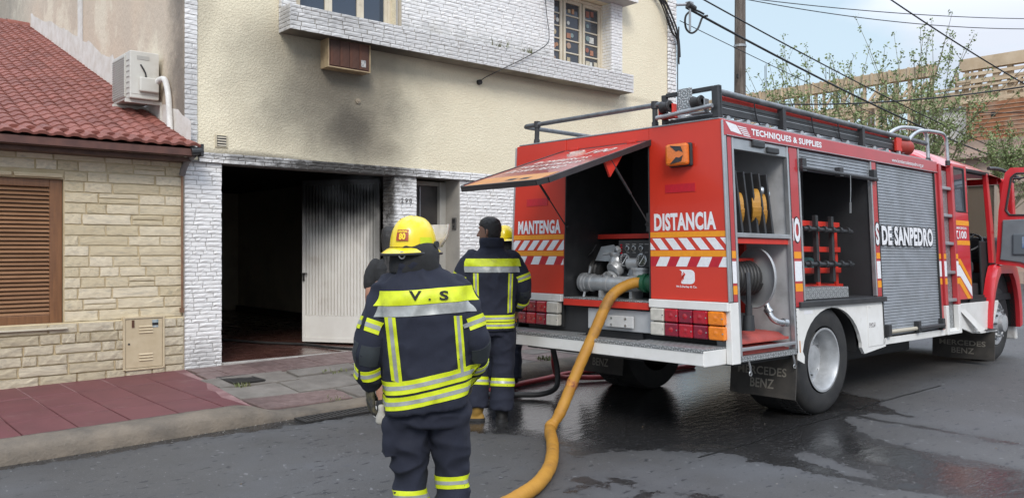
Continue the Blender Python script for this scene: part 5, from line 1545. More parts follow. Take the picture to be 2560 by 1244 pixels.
def rtube(name, pts, r, m, parent=TR, n=10): b = MB(); b.tube(pts, r, n); return b.build(name, m, parent, sm=60, xf=tum)


o = rtube('roof_rail', catmull([(.05, .62, 2.785), (.05, 1.4, 2.785), (.05, 2.3, 2.785), (.06, 2.43, 2.785), (.13, 2.47, 2.785), (.5, 2.47, 2.785), (2.2, 2.47, 2.785)], 8), .022, rail_m)
for u, v in ((.05, .73), (.05, 2.26), (1.2, 2.47)):
    b = MB(); b.cyl((u, v, 2.60), (u, v, 2.79), .024, n=12); b.cyl((u, v, 2.755), (u, v, 2.815), .033, n=12); b.cyl((u, v, 2.60), (u, v, 2.64), .03, n=12); b.build('rail_post', BK, o, sm=50, xf=tum)
o = rtube('roof_rail', [(.0, .06, 2.81), (1.2, .06, 2.80), (2.6, .06, 2.79), (4.10, .06, 2.78)], .026, rail_m)
for u in (.02, 1.0, 2.5): TB('rail_post', BK, o, .004, None, (u - .025, u + .025, .03, .09, 2.60, 2.85 if u < .1 else 2.80))
TB('gantry', BK, TR, .006, None, (.02, .06, .03, .09, 2.60, 2.86), (.02, .06, .585, .635, 2.60, 2.85), (.02, .06, .09, .585, 2.825, 2.86), (.02, .06, .09, .585, 2.61, 2.635))
TB('tread_flap', M['tread'], TR, .003, None, (-.012, .0, .285, .43, 2.66, 2.868))
b = MB(); b.cyl((-.04, .64, 2.655), (-.04, .06, 2.69), .018, n=10); b.build('roller_bar', P_, TR, xf=tum)
for v in (.53, .20):
    b = MB(); b.lathe([(.02, -.05), (.045, -.05), (.05, -.04), (.035, 0), (.05, .04), (.045, .05), (.02, .05)], (-.02, v + .02, 2.74), (0, 1, 0), 18); b.build('roller', M['rubber'], TR, sm=45, xf=tum)
    TB('roller_bracket', M['inner_red'] if v > .4 else P_, TR, .004, None, (-.03, .03, v - .06, v - .045, 2.66, 2.76), (-.03, .03, v + .085, v + .10, 2.66, 2.76), (-.04, .04, v - .06, v + .1, 2.645, 2.66))
TB('ladder_gallery', BK, TR, .005, None, (.07, 3.25, .075, .10, 2.64, 2.75)); TB('gallery_rib', P_, TR, .002, None, (.07, 3.25, .071, .0745, 2.69, 2.696)); TB('gallery_rib', M['chassis'], TR, .002, None, (.07, 3.25, .0712, .0746, 2.715, 2.722))
TB('gallery_bar', M['inner_red'], TR, .004, None, (.07, 3.25, .11, .14, 2.755, 2.80))
for u in (.55, 1.5, 2.0): rtube('lashing', catmull([(u, .05, 2.78), (u + .02, .055, 2.72), (u + .06, .065, 2.65), (u + .12, .07, 2.61)], 5), .006, M['cable'], TR, 5)
# aluminium ladder carried on the roof: lies on the gallery, can be lifted off
LD = empty('aluminium_ladder', (0, 0, 0), 'aluminium ladder lying flat in the roof gallery of the fire engine', 'ladder')
LD.matrix_world = TM; LD.location = TM @ Vector((0, 0, 0))
for v in (.16, .54):
    b = MB(); b.box(.1, 3.6, v - .02, v + .02, 2.655, 2.725); b.build('rail', M['alu'], LD, bev=.006, xf=tum)
for k in range(12):
    b = MB(); b.cyl((.25 + .28 * k, .18, 2.69), (.25 + .28 * k, .52, 2.69), .017, n=10); b.build('rung', M['alu'], LD, sm=60, xf=tum)
LZ = []
# second section of sloping rungs seen over the band
for k in range(11):
    b = MB(); b.cyl((.18 + .29 * k, .06, 2.615), (.34 + .29 * k, .46, 2.64), .02, n=10); b.build('gallery_tube', M['alu'], TR, sm=60, xf=tum)
# hoops
for u0, u1, v in ((3.2, 4.09, .05), (3.6, 4.52, .0)):
    rtube('grab_hoop', catmull([(u0, v + .05, 2.79 if u0 < 3.5 else 2.77), (u0 + .15, v + .04, 2.86), (u0 + .35, v + .02, 2.905), (u1 - .15, v, 2.92), (u1 - .03, v, 2.88), (u1, v, 2.78), (u1 + .005, v, 2.565)], 8), .021, M['steel'])
    b = MB(); b.cyl((u1 + .005, v, 2.565), (u1 + .005, v, 2.62), .028, n=12); b.build('hoop_foot', BK, TR, xf=tum)
TB('rail_bracket', M['inner_red'], TR, .004, None, (3.27, 3.40, .04, .07, 2.63, 2.78)); TB('rail_leg', M['alu'], TR, .003, None, (3.32, 3.36, .04, .07, 2.58, 2.63))
b = MB(); b.lathe([(.0, -.02), (.06, -.02), (.075, 0), (.075, .18), (.08, .19), (.08, .23), (.02, .24)], (3.40, .18, 2.69), (.93, -.1, 0), 26); si = b.build('siren', mat('siren_red', (.33, .035, .022), .5, c2=(.24, .03, .02), ns=9), TR, sm=45)
b = MB(); b.lathe([(.05, 0), (.055, -.02), (.05, -.07), (.03, -.08), (.001, -.08)], (3.38, .182, 2.69), (.93, -.1, 0), 20); b.build('siren_motor', mat('siren_motor', (.22, .04, .03), .5, bs=40), si, sm=45)
TB('siren_foot', P_, si, .004, None, (3.44, 3.54, .1, .26, 2.60, 2.625)); b = MB(); b.cyl((3.49, .16, 2.62), (3.49, .16, 2.66), .03, n=8); b.build('siren_bracket', P_, si)
# --- cab
TB('cab_back', M['cab_red'], TR, .01, None, (4.62, 4.66, .03, 2.47, .98, 2.60))
b = MB(); rings = []
for u, h0, h1, ins in ((4.20, 2.58, 2.60, .10), (4.22, 2.58, 2.74, .06), (4.30, 2.58, 2.80, .03), (4.55, 2.56, 2.835, .0), (5.2, 2.56, 2.81, .0), (5.9, 2.56, 2.76, .0), (6.4, 2.55, 2.69, .02), (6.62, 2.50, 2.60, .06)):
    r_ = []
    for a in range(25):
        t = a / 24; v = lerp(.03 + ins, 2.47 - ins, t); e = abs(2 * t - 1)
        r_.append((u, v, h0 + (h1 - h0) * (1 - e ** 5)))
    rings.append(r_)
b.loft(rings, cap=False, closed=False); b.add([p for p in rings[0]] + [(4.2, 2.37, 2.5), (4.2, .13, 2.5)], [tuple(range(27))])
b.build('cab_roof', M['cab_red'], TR, sm=60, xf=tum)
TB('cab_rear_top', M['cab_red'], TR, .02, None, (4.2, 4.64, .10, 2.40, 2.45, 2.60))
# side: rear quarter with window, pillars, sill (window 4.66..4.99 x 2.07..2.55)
TB('cab_quarter', M['cab_red'], TR, .008, None, (4.62, 5.06, -.004, .03, 1.03, 2.04)); TB('cab_quarter_top', M['cab_red'], TR, .004, None, (4.62, 4.655, -.004, .03, 2.043, 2.60), (5.0, 5.06, -.004, .03, 2.043, 2.60), (4.658, 4.998, -.004, .03, 2.565, 2.60))
TB('quarter_window', M['glass_dark'], TR, .002, None, (4.658, 4.997, .006, .014, 2.045, 2.563)); TB('window_seal', M['rubber'], TR, .003, None, (4.655, 4.675, -.006, .005, 2.045, 2.56), (4.98, 5.0, -.006, .005, 2.045, 2.56), (4.676, 4.979, -.006, .005, 2.043, 2.06), (4.676, 4.979, -.006, .005, 2.545, 2.563))
for w0, w1 in ((1.888, 1.945), (1.66, 1.712)): sidesheet('orange_stripe', M['orange_film'], 4.622, 5.055, w0, w1, .002, -.004)
stext('EMERGENCIAS', 4.64, 4.97, 1.842, 1.872, None, .02, -.0065); stext('100', 4.74, 4.96, 1.735, 1.825, None, .03, -.0065)
b = MB(); b.tube([(4.675 + .04 * math.cos(t), -.007, 1.775 + .04 * math.sin(t)) for t in [pi * .45 + 1.15 * pi * k / 10 for k in range(11)]], .011, 5); b.build('phone_symbol', M['white_film'], TR, xf=tum)
def sidepoly(name, m, P, v=-.0065):
    b = MB(); b.prism(P, 'y', v, v + .0018); return b.build(name, m, TR, xf=tum)
sidepoly('orange_chevron', M['orange_film'], [(4.625, 1.50), (4.73, 1.50), (5.04, 1.25), (5.04, 1.19), (4.71, 1.44), (4.625, 1.44)]); sidepoly('white_chevron', M['white_film'], [(4.625, 1.43), (4.70, 1.43), (5.04, 1.17), (5.04, 1.06), (4.70, 1.30), (4.625, 1.30)]); sidepoly('orange_chevron', M['orange_film'], [(4.625, 1.285), (4.70, 1.285), (5.0, 1.04), (4.90, 1.035), (4.66, 1.22), (4.625, 1.22)])
TB('cab_floor', M['chassis'], TR, 0, None, (4.66, 6.6, .05, 2.45, .98, 1.06))
# open doorway 5.06..5.80: door frame, A-pillar, front wing
TB('door_jamb', M['chassis'], TR, .003, None, (5.06, 5.085, -.001, .12, 1.03, 2.58)); TB('door_head', M['chassis'], TR, .003, None, (5.085, 5.84, -.001, .1, 2.54, 2.575))
b = MB(); P = [(5.74, 2.56), (5.80, 2.56), (5.90, 1.9), (5.93, 1.45), (5.80, 1.45), (5.79, 1.9)]; b.prism(P, 'y', -.004, .05); b.build('front_pillar', M['cab_red'], TR, bev=.006, xf=tum)
b = MB()
ao, ai = [], []
for k in range(15):
    a = pi * k / 14; ao.append((6.14 - .58 * math.cos(a), .66 + .78 * min(1, math.sin(a) * 1.22))); ai.append((6.12 - .50 * math.cos(a), .62 + .70 * min(1, math.sin(a) * 1.12)))
P3 = [(ao[k], ai[k]) for k in range(15)]
for v0 in (-.06,):
    r_ = [[(o_[0], v0 + .05, o_[1]) for o_, i_ in P3], [(lerp(o_[0], i_[0], .12), v0 + .005, lerp(o_[1], i_[1], .12)) for o_, i_ in P3], [(lerp(o_[0], i_[0], .5), v0, lerp(o_[1], i_[1], .5)) for o_, i_ in P3], [(i_[0], v0 + .01, i_[1]) for o_, i_ in P3], [(i_[0], v0 + .12, i_[1]) for o_, i_ in P3]]
    r_.insert(0, [(o_[0], .06, o_[1]) for o_, i_ in P3])
    b.loft(r_, cap=False, closed=False)
b.build('front_wing', M['cab_red'], TR, sm=45)
b = MB(); b.loft([[(i_[0], .0, i_[1]) for o_, i_ in P3], [(i_[0], .7, i_[1]) for o_, i_ in P3]], cap=False, closed=False); b.build('wheel_arch', M['chassis'], TR, sm=45, fix=False)
TB('cab_front', M['cab_red'], TR, .02, None, (6.62, 6.70, .05, 2.45, .75, 1.75)); TB('cab_front_skirt', M['truck_white'], TR, .02, None, (6.66, 6.75, .05, 2.45, .45, .80)); TB('screen_frame', M['cab_red'], TR, .01, None, (6.55, 6.62, .05, .12, 1.75, 2.55), (6.55, 6.62, 2.38, 2.45, 1.75, 2.55), (6.5, 6.62, .12, 2.38, 2.48, 2.56))
TB('windscreen', mat('clear_glass', (.9, .95, .95), .02, trans=1.0, spec=.5), TR, 0, None, (6.585, 6.592, .122, 2.378, 1.752, 2.478))
TB('cab_far_side', M['cab_red'], TR, .006, None, (4.66, 6.6, 2.44, 2.47, 1.03, 1.92), (4.66, 5.2, 2.44, 2.47, 1.92, 2.58), (5.92, 6.55, 2.44, 2.47, 2.48, 2.58), (5.2, 5.92, 2.44, 2.47, 2.52, 2.58), (5.85, 5.95, 2.44, 2.47, 1.92, 2.52))
TB('dashboard', M['black_plastic'], TR, .04, None, (6.1, 6.6, .08, 2.42, 1.45, 1.78)); TB('engine_tunnel', M['black_plastic'], TR, .05, None, (5.0, 6.6, .85, 1.65, 1.06, 1.5))
for v in (.15, 1.75): TB('seat', mat('seat_fabric', (.03, .03, .034), .85) if v < 1 else bpy.data.materials['seat_fabric'], TR, .05, None, (5.15, 5.62, v, v + .52, 1.32, 1.48), (5.08, 5.22, v, v + .52, 1.48, 2.05), (5.1, 5.19, v + .14, v + .38, 2.07, 2.28))
b = MB(); cs = Vector((5.98, .42, 1.70)); ax = Vector((.55, 0, -.83)); a1 = ax.orthogonal().normalized(); a2 = ax.cross(a1).normalized()
b.tube([cs + (a1 * math.cos(t) + a2 * math.sin(t)) * .22 for t in [2 * pi * k / 28 for k in range(29)]], .016, 8)
for t in (0, 2.1, 4.2): b.cyl(cs, cs + (a1 * math.cos(t) + a2 * math.sin(t)) * .22, .014, n=6)
b.cyl(cs, cs + Vector((.3, 0, -.42)), .035, n=10); b.build('steering_wheel', M['black_plastic'], TR, sm=60)
b = MB(); b.box(5.06, 5.80, .02, .10, .985, 1.03); b.box(5.10, 5.40, .06, .25, .70, .98); b.build('door_sill', M['chassis'], TR)
TB('kick_panel', M['chassis'], TR, .01, None, (5.62, 6.55, .07, .10, 1.03, 1.72)); TB('door_step', M['chassis'], TR, .01, None, (5.07, 5.62, .12, .5, 1.03, 1.20))
# white step box below the cab door
b = MB(); b.prism([(4.63, .985), (5.95, .985), (5.95, .93), (5.72, .62), (5.10, .62), (4.63, .72)], 'y', -.005, .02); b.build('step_box', M['truck_white'], TR, bev=.006)
b = MB(); b.add([(4.70, -.006, .90), (4.80, -.006, .93), (5.28, -.075, .66), (5.12, -.075, .64), (4.70, -.02, .88), (5.12, -.09, .62)], [(0, 1, 2, 3), (0, 3, 5, 4)]); b.box(5.10, 5.66, -.075, -.006, .625, .645); b.build('step_guard', M['truck_white'], TR)
TB('step_pad', M['rubber'], TR, .003, None, (5.28, 5.62, -.07, -.01, .646, .655))
mudflap(5.52, -.10, .62, .27, .62, .01)
# open cab door, hinged at the front pillar
ho = Vector((5.86, -.01, 0)); dd = Vector((math.cos(rd(-86)), math.sin(rd(-86)), 0)); dn = Vector((dd.y, -dd.x, 0))   # dn points rearward


def DP(s, w, o=0): return tuple(ho + dd * s + dn * o + Vector((0, 0, w)))


WD = .86
outer = [(0.0, 1.44), (.01, 1.60), (.03, 2.1), (.10, 2.56), (.16, 2.62), (WD - .04, 2.60), (WD, 2.55), (WD, 1.16), (WD - .06, 1.12), (.52, 1.30), (.25, 1.41)]
win_ = [(.11, 2.10), (.17, 2.50), (.22, 2.545), (WD - .10, 2.53), (WD - .07, 2.49), (WD - .07, 2.05), (WD - .12, 2.02), (.15, 2.04)]
b = MB(); no, nw = len(outer), len(win_)
me_ = bmesh.new(); vo = [[me_.verts.new(DP(s, w, t)) for s, w in outer] for t in (-.03, .03)]; vi = [[me_.verts.new(DP(s, w, t)) for s, w in win_] for t in (-.03, .03)]
for f in range(2):
    es = [me_.edges.new((vo[f][i], vo[f][(i + 1) % no])) for i in range(no)] + [me_.edges.new((vi[f][i], vi[f][(i + 1) % nw])) for i in range(nw)]
    bmesh.ops.triangle_fill(me_, use_beauty=True, use_dissolve=False, edges=es)
for ring, n_ in ((vo, no), (vi, nw)):
    for i in range(n_): me_.faces.new((ring[0][i], ring[1][i], ring[1][(i + 1) % n_], ring[0][(i + 1) % n_]))
bmesh.ops.recalc_face_normals(me_, faces=me_.faces)
me = bpy.data.meshes.new('cab_door'); me_.to_mesh(me); me_.free(); me.materials.append(M['cab_red'])
dr = bpy.data.objects.new('cab_door', me); COL.objects.link(dr); dr.parent = TR
dgrey = mat('door_trim', (.17, .185, .20), .6, c2=(.14, .15, .165), ns=5)
b = MB(); T_ = [(.05, 1.49), (.06, 1.6), (.08, 1.98), (WD - .05, 2.0), (WD - .05, 1.24), (WD - .09, 1.19), (.54, 1.36), (.27, 1.46)]; n_ = len(T_)
b.add([DP(s, w, .031) for s, w in T_] + [DP(s, w, .052) for s, w in T_], [tuple(range(n_))[::-1], tuple(range(n_, 2 * n_))] + [(i, (i + 1) % n_, n_ + (i + 1) % n_, n_ + i) for i in range(n_)]); b.build('door_trim', dgrey, dr, bev=.01)
b = MB(); b.obox(DP(.45, 1.68, .06), dd * .26, Vector((0, 0, .13)), dn * .015); b.build('door_pocket', mat('door_pocket', (.10, .115, .13), .6), dr, bev=.03)
b = MB(); b.obox(DP(.46, 1.70, .072), dd * .17, Vector((0, 0, .07)), dn * .008); b.build('blue_panel', mat('blue_panel', (.05, .12, .28), .3, c2=(.3, .35, .4), ns=8), dr, bev=.02)
b = MB(); b.add([DP(s, w, 0) for s, w in win_], [tuple(range(nw))]); b.build('door_glass', mat('door_glass', (.85, .9, .9), .02, trans=1.0), dr, fix=False)
b = MB()
for i in range(nw):
    p, q = Vector(DP(*win_[i], .033)), Vector(DP(*win_[(i + 1) % nw], .033)); b.cyl(p, q, .012, n=6)
b.build('window_seal', M['rubber'], dr)
# mirrors hang in front of the door window
b = MB(); c_ = Vector(DP(.45, 2.28, -.16)); b.obox(c_, dd * .12, Vector((0, 0, .21)), dn * .04); mi = b.build('mirror', M['black_plastic'], TR, bev=.03)
b = MB(); b.obox(c_ + dn * .041, dd * .095, Vector((0, 0, .175)), dn * .002); b.build('mirror_glass', mat('mirror_glass', (.6, .62, .65), .03, 1.0), mi)
b = MB(); c2_ = Vector(DP(.45, 1.98, -.14)); b.obox(c2_, dd * .11, Vector((0, 0, .08)), dn * .04); m2 = b.build('mirror', M['black_plastic'], TR, bev=.025)
b = MB(); b.tube([DP(.1, 2.5, -.12), DP(.45, 2.52, -.17), DP(.45, 1.9, -.17), DP(.1, 1.85, -.12)], .014, 8); b.tube([DP(.1, 2.5, -.12), (6.35, .0, 2.5)], .014, 8); b.tube([DP(.1, 1.85, -.12), (6.35, .0, 1.85)], .014, 8); b.build('mirror_arm', M['black_plastic'], TR)
b = MB(); b.tube(catmull([(5.55, -.02, 2.60), (5.8, -.05, 2.61), (6.1, -.06, 2.585), (6.4, -.04, 2.55)], 5), .022, 8); b.build('wind_deflector', M['black_plastic'], TR, sm=60)
TB('left_roof_edge', M['fire_red'], TR, .004, None, (.05, 4.16, 2.475, 2.5, 2.46, 2.58))
# --- things carried in the lockers
def spiral_hose(name, label, c, axis, r0, r1, turns, wdt, group=None):
    e = empty(name, tuple(TW(*c)), label, 'hose', group)
    e.rotation_euler = (0, 0, math.atan2(.0173, 1))
    ax = Vector(axis).normalized(); a1 = Vector((0, 0, 1)); a2 = ax.cross(a1).normalized()
    b = MB(); rings = []
    N = int(turns * 28)
    for k in range(N + 1):
        t = k / N; a = 2 * pi * turns * t; r = lerp(r0, r1, t); q = (a1 * math.sin(a) + a2 * math.cos(a))
        th = .0085
        rings.append([q * (r - th) + ax * (-wdt), q * (r + th) + ax * (-wdt), q * (r + th) + ax * wdt, q * (r - th) + ax * wdt])
    b.loft(rings); b.build('roll', M['hose_yellow'], e, bev=.006)
    for s, rr_ in ((1, r1 + .02), (-1, r1 - .06)):
        d = a2 * -.2 + a1 * s
        b = MB(); p = d.normalized() * rr_ * .75 + ax * (wdt + .012); b.lathe([(.024, 0), (.04, .004), (.044, .02), (.036, .045), (.024, .045)], p, ax, 18); b.build('coupling', M['steel'], e, sm=40)
    return e


hg = 'rolled hoses in the rear side locker'
spiral_hose('rolled_hose', 'yellow hose roll hidden mostly behind the rear post of the first locker', (.38, .16, 1.90), (.75, -.66, 0), .06, .15, 4, .03, hg)
spiral_hose('rolled_hose', 'yellow rolled hose with a coupling at its top, middle of the divider rack', (.60, .14, 1.92), (.70, -.72, 0), .07, .17, 4, .036, hg)
spiral_hose('rolled_hose', 'yellow rolled hose in the forward slot of the divider rack', (.73, .16, 1.90), (.70, -.72, 0), .07, .16, 4, .034, hg)


def cushion(name, label, x0, x1, y0, y1, z0, z1, m, cat, seed):
    e = MB(); nx, ny = 14, 8; r = []
    for i in range(nx + 1):
        for j in range(ny + 1):
            a, c = i / nx, j / ny; ed = min(1, 4.5 * min(a, 1 - a, c, 1 - c)) ** .5
            p = Vector((lerp(x0, x1, a), lerp(y0, y1, c), 0)); zz = lerp(z0 + .25 * (z1 - z0), z1, ed) + .008 * mn.noise(p * 9 + Vector((seed, 0, 0)))
            r.append((p.x, p.y, zz))
    nb = len(r); bot = [(p[0], p[1], z0) for p in r]
    fs = [(i * (ny + 1) + j, (i + 1) * (ny + 1) + j, (i + 1) * (ny + 1) + j + 1, i * (ny + 1) + j + 1) for i in range(nx) for j in range(ny)]
    rim = [i * (ny + 1) for i in range(nx + 1)] + [nx * (ny + 1) + j for j in range(1, ny + 1)] + [i * (ny + 1) + ny for i in range(nx - 1, -1, -1)] + [j for j in range(ny - 1, 0, -1)]
    e.add(r + bot, fs + [(nb + f[3], nb + f[2], nb + f[1], nb + f[0]) for f in fs] + [(rim[i], nb + rim[i], nb + rim[(i + 1) % len(rim)], rim[(i + 1) % len(rim)]) for i in range(len(rim))])
    return tag(e.build(name, m, None, sm=60, xf=lambda p: TW(*p)), label, cat)


cushion('folded_tarp', 'dull red folded tarpaulin on the floor of the rear side locker', .14, .90, .03, .5, .738, .81, M['tarp_red'], 'tarpaulin', 1)
cushion('folded_tarp', 'upper dull red tarpaulin lying on top of another in the rear side locker', .13, .92, .04, .48, .82, .90, M['tarp_red'], 'tarpaulin', 5)
b = MB(); b.lathe([(.0, 0), (.09, 0), (.095, .03), (.09, .42), (.07, .45), (0, .46)], (1.75, .50, 1.42), (1, 0, 0), 20)
tag(b.build('blue_cylinder', mat('faded_teal', (.10, .22, .22), .5), None, sm=45, xf=lambda p: TW(*p)), 'faded teal cylinder lying behind the red rack in the middle locker', 'cylinder')
# ------------------------------------------------------------------ people
M['navy'] = mat('navy_cloth', (.0085, .0105, .0215), .9, c2=(.012, .0145, .028), ns=5, bs=170, bd=.35, bdist=.003, dirt=(.020, .021, .029), ds=3.5, dlo=.55, dhi=.8)
M['patch'] = mat('elbow_patch', (.028, .035, .040), .75, c2=(.018, .022, .027), ns=14, dirt=(.045, .05, .052), ds=7)
M['lime'] = mat('lime_tape', (.60, .68, .010), .5, c2=(.52, .58, .012), ns=30, dirt=(.28, .30, .03), ds=9, dlo=.58, dhi=.8)
M['silver_tape'] = mat('silver_tape', (.36, .37, .36), .42, .15, c2=(.28, .29, .28), ns=24, dirt=(.17, .17, .16), ds=9, dlo=.58, dhi=.8)
M['helmet'] = mat('helmet_yellow', (.80, .60, .006), .32, c2=(.74, .55, .006), ns=5, coat=.4, dirt=(.48, .33, .02), ds=9, dlo=.62, dhi=.8)
M['skin'] = mat('skin', (.40, .215, .145), .55, c2=(.36, .18, .12), ns=12)
M['skin_tan'] = mat('skin_tan', (.27, .14, .09), .55, c2=(.23, .115, .075), ns=12)
M['hair'] = mat('hair_black', (.012, .010, .009), .5, c2=(.022, .018, .016), ns=40, bs=120, bd=.6, stretch=(3, 3, .6))
M['black_cloth'] = mat('black_cloth', (.012, .012, .013), .9, c2=(.02, .02, .021), ns=9, bs=60, bd=.3)
M['glove'] = mat('glove_leather', (.10, .085, .045), .8, c2=(.035, .034, .032), ns=16, lo=.42, hi=.58, bs=50, bd=.4)
M['boot'] = mat('boot_rubber', (.012, .012, .012), .7, spec=.25, c2=(.02, .019, .018), ns=8)


def stube(b, pts, rads, n=16, k=6, flat=False):
    """tapered tube with rounded ends"""
    q = catmull([(p[0], p[1], p[2]) for p in pts], k)
    rr = [r.x for r in catmull([(r, 0, 0) for r in rads], k)]
    d0 = (q[1] - q[0]).normalized(); d1 = (q[-1] - q[-2]).normalized()
    P = [q[0] - d0 * rads[0] * .9, q[0] - d0 * rads[0] * .6] + q + [q[-1] + d1 * rads[-1] * .6, q[-1] + d1 * rads[-1] * .9]
    Rr = [rads[0] * .42, rads[0] * .8] + rr + [rads[-1] * .8, rads[-1] * .42]
    if flat: P, Rr = P[:-2], Rr[:-2]
    b.tube(P, Rr, n)


def ell(cx, cy, z, rx, ry, n=28, e=2.4, tilt=0.0):
    out = []
    for i in range(n):
        a = 2 * pi * i / n; c, s = math.cos(a), math.sin(a)
        x = math.copysign(abs(c) ** (2 / e), c) * rx; y = math.copysign(abs(s) ** (2 / e), s) * ry
        out.append((cx + x, cy + y, z + tilt * x))
    return out


def remeshed(b, name, m, parent, vox=.011, sm=2, wr=(0, 8), stretch=(1, 1, 1), seed=0, fine=(0, 30)):
    me = b.mesh('tmp', None)
    o = bpy.data.objects.new('tmp', me); COL.objects.link(o)
    r = o.modifiers.new('r', 'REMESH'); r.mode = 'VOXEL'; r.voxel_size = vox
    s = o.modifiers.new('s', 'SMOOTH'); s.factor = .5; s.iterations = sm
    bpy.context.view_layer.update()
    out = bpy.data.meshes.new_from_object(o.evaluated_get(bpy.context.evaluated_depsgraph_get()))
    bpy.data.objects.remove(o); bpy.data.meshes.remove(me)
    out.name = name
    if wr[0] or fine[0]:
        ns_ = [v.normal.copy() for v in out.vertices]
        for v, nn in zip(out.vertices, ns_):
            p = Vector((v.co.x * stretch[0], v.co.y * stretch[1], v.co.z * stretch[2])) * wr[1] + Vector((seed, seed * .7, 0))
            d = wr[0] * (1 - 2.2 * abs(mn.noise(p + Vector((mn.noise(p * .7) * .8, 0, 0)))))
            if fine[0]: d += fine[0] * mn.noise(v.co * fine[1])
            v.co += nn * d
    out.materials.clear(); out.materials.append(m)
    out.polygons.foreach_set('use_smooth', [True] * len(out.polygons))
    ob = bpy.data.objects.new(name, out); COL.objects.link(ob); ob.parent = parent
    return ob


def bvh_of(o): return BVHTree.FromPolygons([v.co for v in o.data.vertices], [tuple(p.vertices) for p in o.data.polygons])


def cast(bv, o, d, lim):
    h, nrm, _, dist = bv.ray_cast(Vector(o), Vector(d).normalized(), lim)
    return h


def strip(b, rows, off, closed=False):
    """rows: (points on the cloth, outward dir); makes a thin tape that follows the cloth"""
    rings = []
    for k in range(len(rows)):
        pts, d = rows[k]
        nb = [rows[i][0] for i in (k - 1, k, k + 1) if 0 <= i < len(rows)]
        avg = [sum((q[i] for q in nb), Vector()) / len(nb) for i in range(len(pts))]
        pts = [p if (p - a).dot(d) > 0 else a for p, a in zip(pts, avg)]
        rings.append([pts[0] - d * .006] + [p + d * off for p in pts] + [pts[-1] - d * .006])
    if closed: rings.append(rings[0])
    if len(rings) > 1: b.loft(rings, cap=not closed)


def belt(o, bv, parent, z0, z1, a0, a1, c, m, off=.004, lim=.30, n=60, tilt=0.0, name='reflective_band'):
    """horizontal tape round the torso between angles (0 = right, pi/2 = front, -pi/2 = back)"""
    b = MB(); rows = []
    for i in range(n + 1):
        a = lerp(a0, a1, i / n); d = Vector((math.cos(a), math.sin(a), 0)); pr = []
        for z in [lerp(z0, z1, k / 4) for k in range(5)]:
            h = cast(bv, (c[0], c[1], z + tilt * math.cos(a) * .2), d, lim); pr.append(h)
        if any(h is None for h in pr):
            strip(b, rows, off); rows = []
        else: rows.append((pr, d))
    strip(b, rows, off)
    return b.build(name, m, parent, sm=40) if b.f else None


def cuff(bv, parent, p, q, t0, t1, m, off=.004, lim=.14, n=26, name='reflective_band'):
    """tape round a limb whose axis runs p to q"""
    p, q = Vector(p), Vector(q); ax = (q - p).normalized(); a = ax.orthogonal().normalized(); bb = ax.cross(a); b = MB(); rows = []
    for i in range(n):
        t = 2 * pi * i / n; d = a * math.cos(t) + bb * math.sin(t)
        hh = [cast(bv, p.lerp(q, lerp(t0, t1, k / 3)), d, lim) for k in range(4)]
        if any(h is None for h in hh):
            strip(b, rows, off); rows = []
        else: rows.append((hh, d))
    strip(b, rows, off, closed=len(rows) == n)
    return b.build(name, m, parent, sm=40) if b.f else None


def three_tone(fn, lo, hi, *args, **k):
    fn_l = lambda a, c, m, off: fn(a, c, m, off)
    fn_l(lo, hi, M['lime'], .004); fn_l(lerp(lo, hi, .34), lerp(lo, hi, .66), M['silver_tape'], .0055)


def vstrip(bv, parent, x0, x1, zs, c, w, back=True, lim=.32):
    """vertical tape on the back (or front): x runs from x0 at the top to x1 at the bottom"""
    for m, ww, off in ((M['lime'], w, .004), (M['silver_tape'], w * .36, .0055)):
        b = MB(); rows = []
        for i, z in enumerate(zs):
            x = lerp(x0, x1, i / (len(zs) - 1)); d = Vector((0, -1 if back else 1, 0))
            hh = [cast(bv, (x + ww * k, c[1], z), d, lim) for k in (-.5, 0, .5)]
            if all(hh): rows.append((hh, d))
        strip(b, rows, off); b.build('reflective_band', m, parent, sm=40)


def hand(b, w, d, nrm, side, s=1.0, curl=.5, spread=.1):
    """palm, four bent fingers, thumb; w wrist, d towards the fingers, nrm back of the hand, side +1 thumb along nrm x d"""
    d, nrm = Vector(d).normalized(), Vector(nrm).normalized(); t = nrm.cross(d).normalized() * side; w = Vector(w)
    P = lambda a, c, e=0: w + (d * a + t * c + nrm * e) * s
    rings = []
    for a, hw, hh in ((-.02, .026, .02), (.01, .029, .02), (.05, .040, .017), (.085, .042, .014), (.095, .036, .011)):
        rings.append([P(a, hw * math.cos(k * pi / 7), hh * math.sin(k * pi / 7)) for k in range(14)])
    b.loft(rings)
    for i, (off, L1) in enumerate(((.033, .074), (.011, .082), (-.012, .076), (-.033, .060))):
        p = P(.075, off * .95); ang = .25 + curl * .5; pts = [p]; dirv = d + t * off * spread * 8
        dirv.normalize(); cur = P(.092, off); pts.append(cur)
        for seg, k in ((.45, .5), (.31, 1.15), (.24, .8)):
            ang_ = curl * k; dirv = (dirv * math.cos(ang_) - nrm * math.sin(ang_)); 
            nrm2 = nrm
            cur = cur + dirv.normalized() * L1 * seg * s; pts.append(cur)
        stube(b, pts, [.0105 * s, .0105 * s, .0098 * s, .009 * s, .0075 * s], 10, 3)
    q0, q1, q2, q3 = P(.012, .020, -.004), P(.040, .048, -.010), P(.068, .058, -.022), P(.090, .054, -.036)
    stube(b, [q0, q1, q2, q3], [.015 * s, .013 * s, .011 * s, .0085 * s], 10, 3)


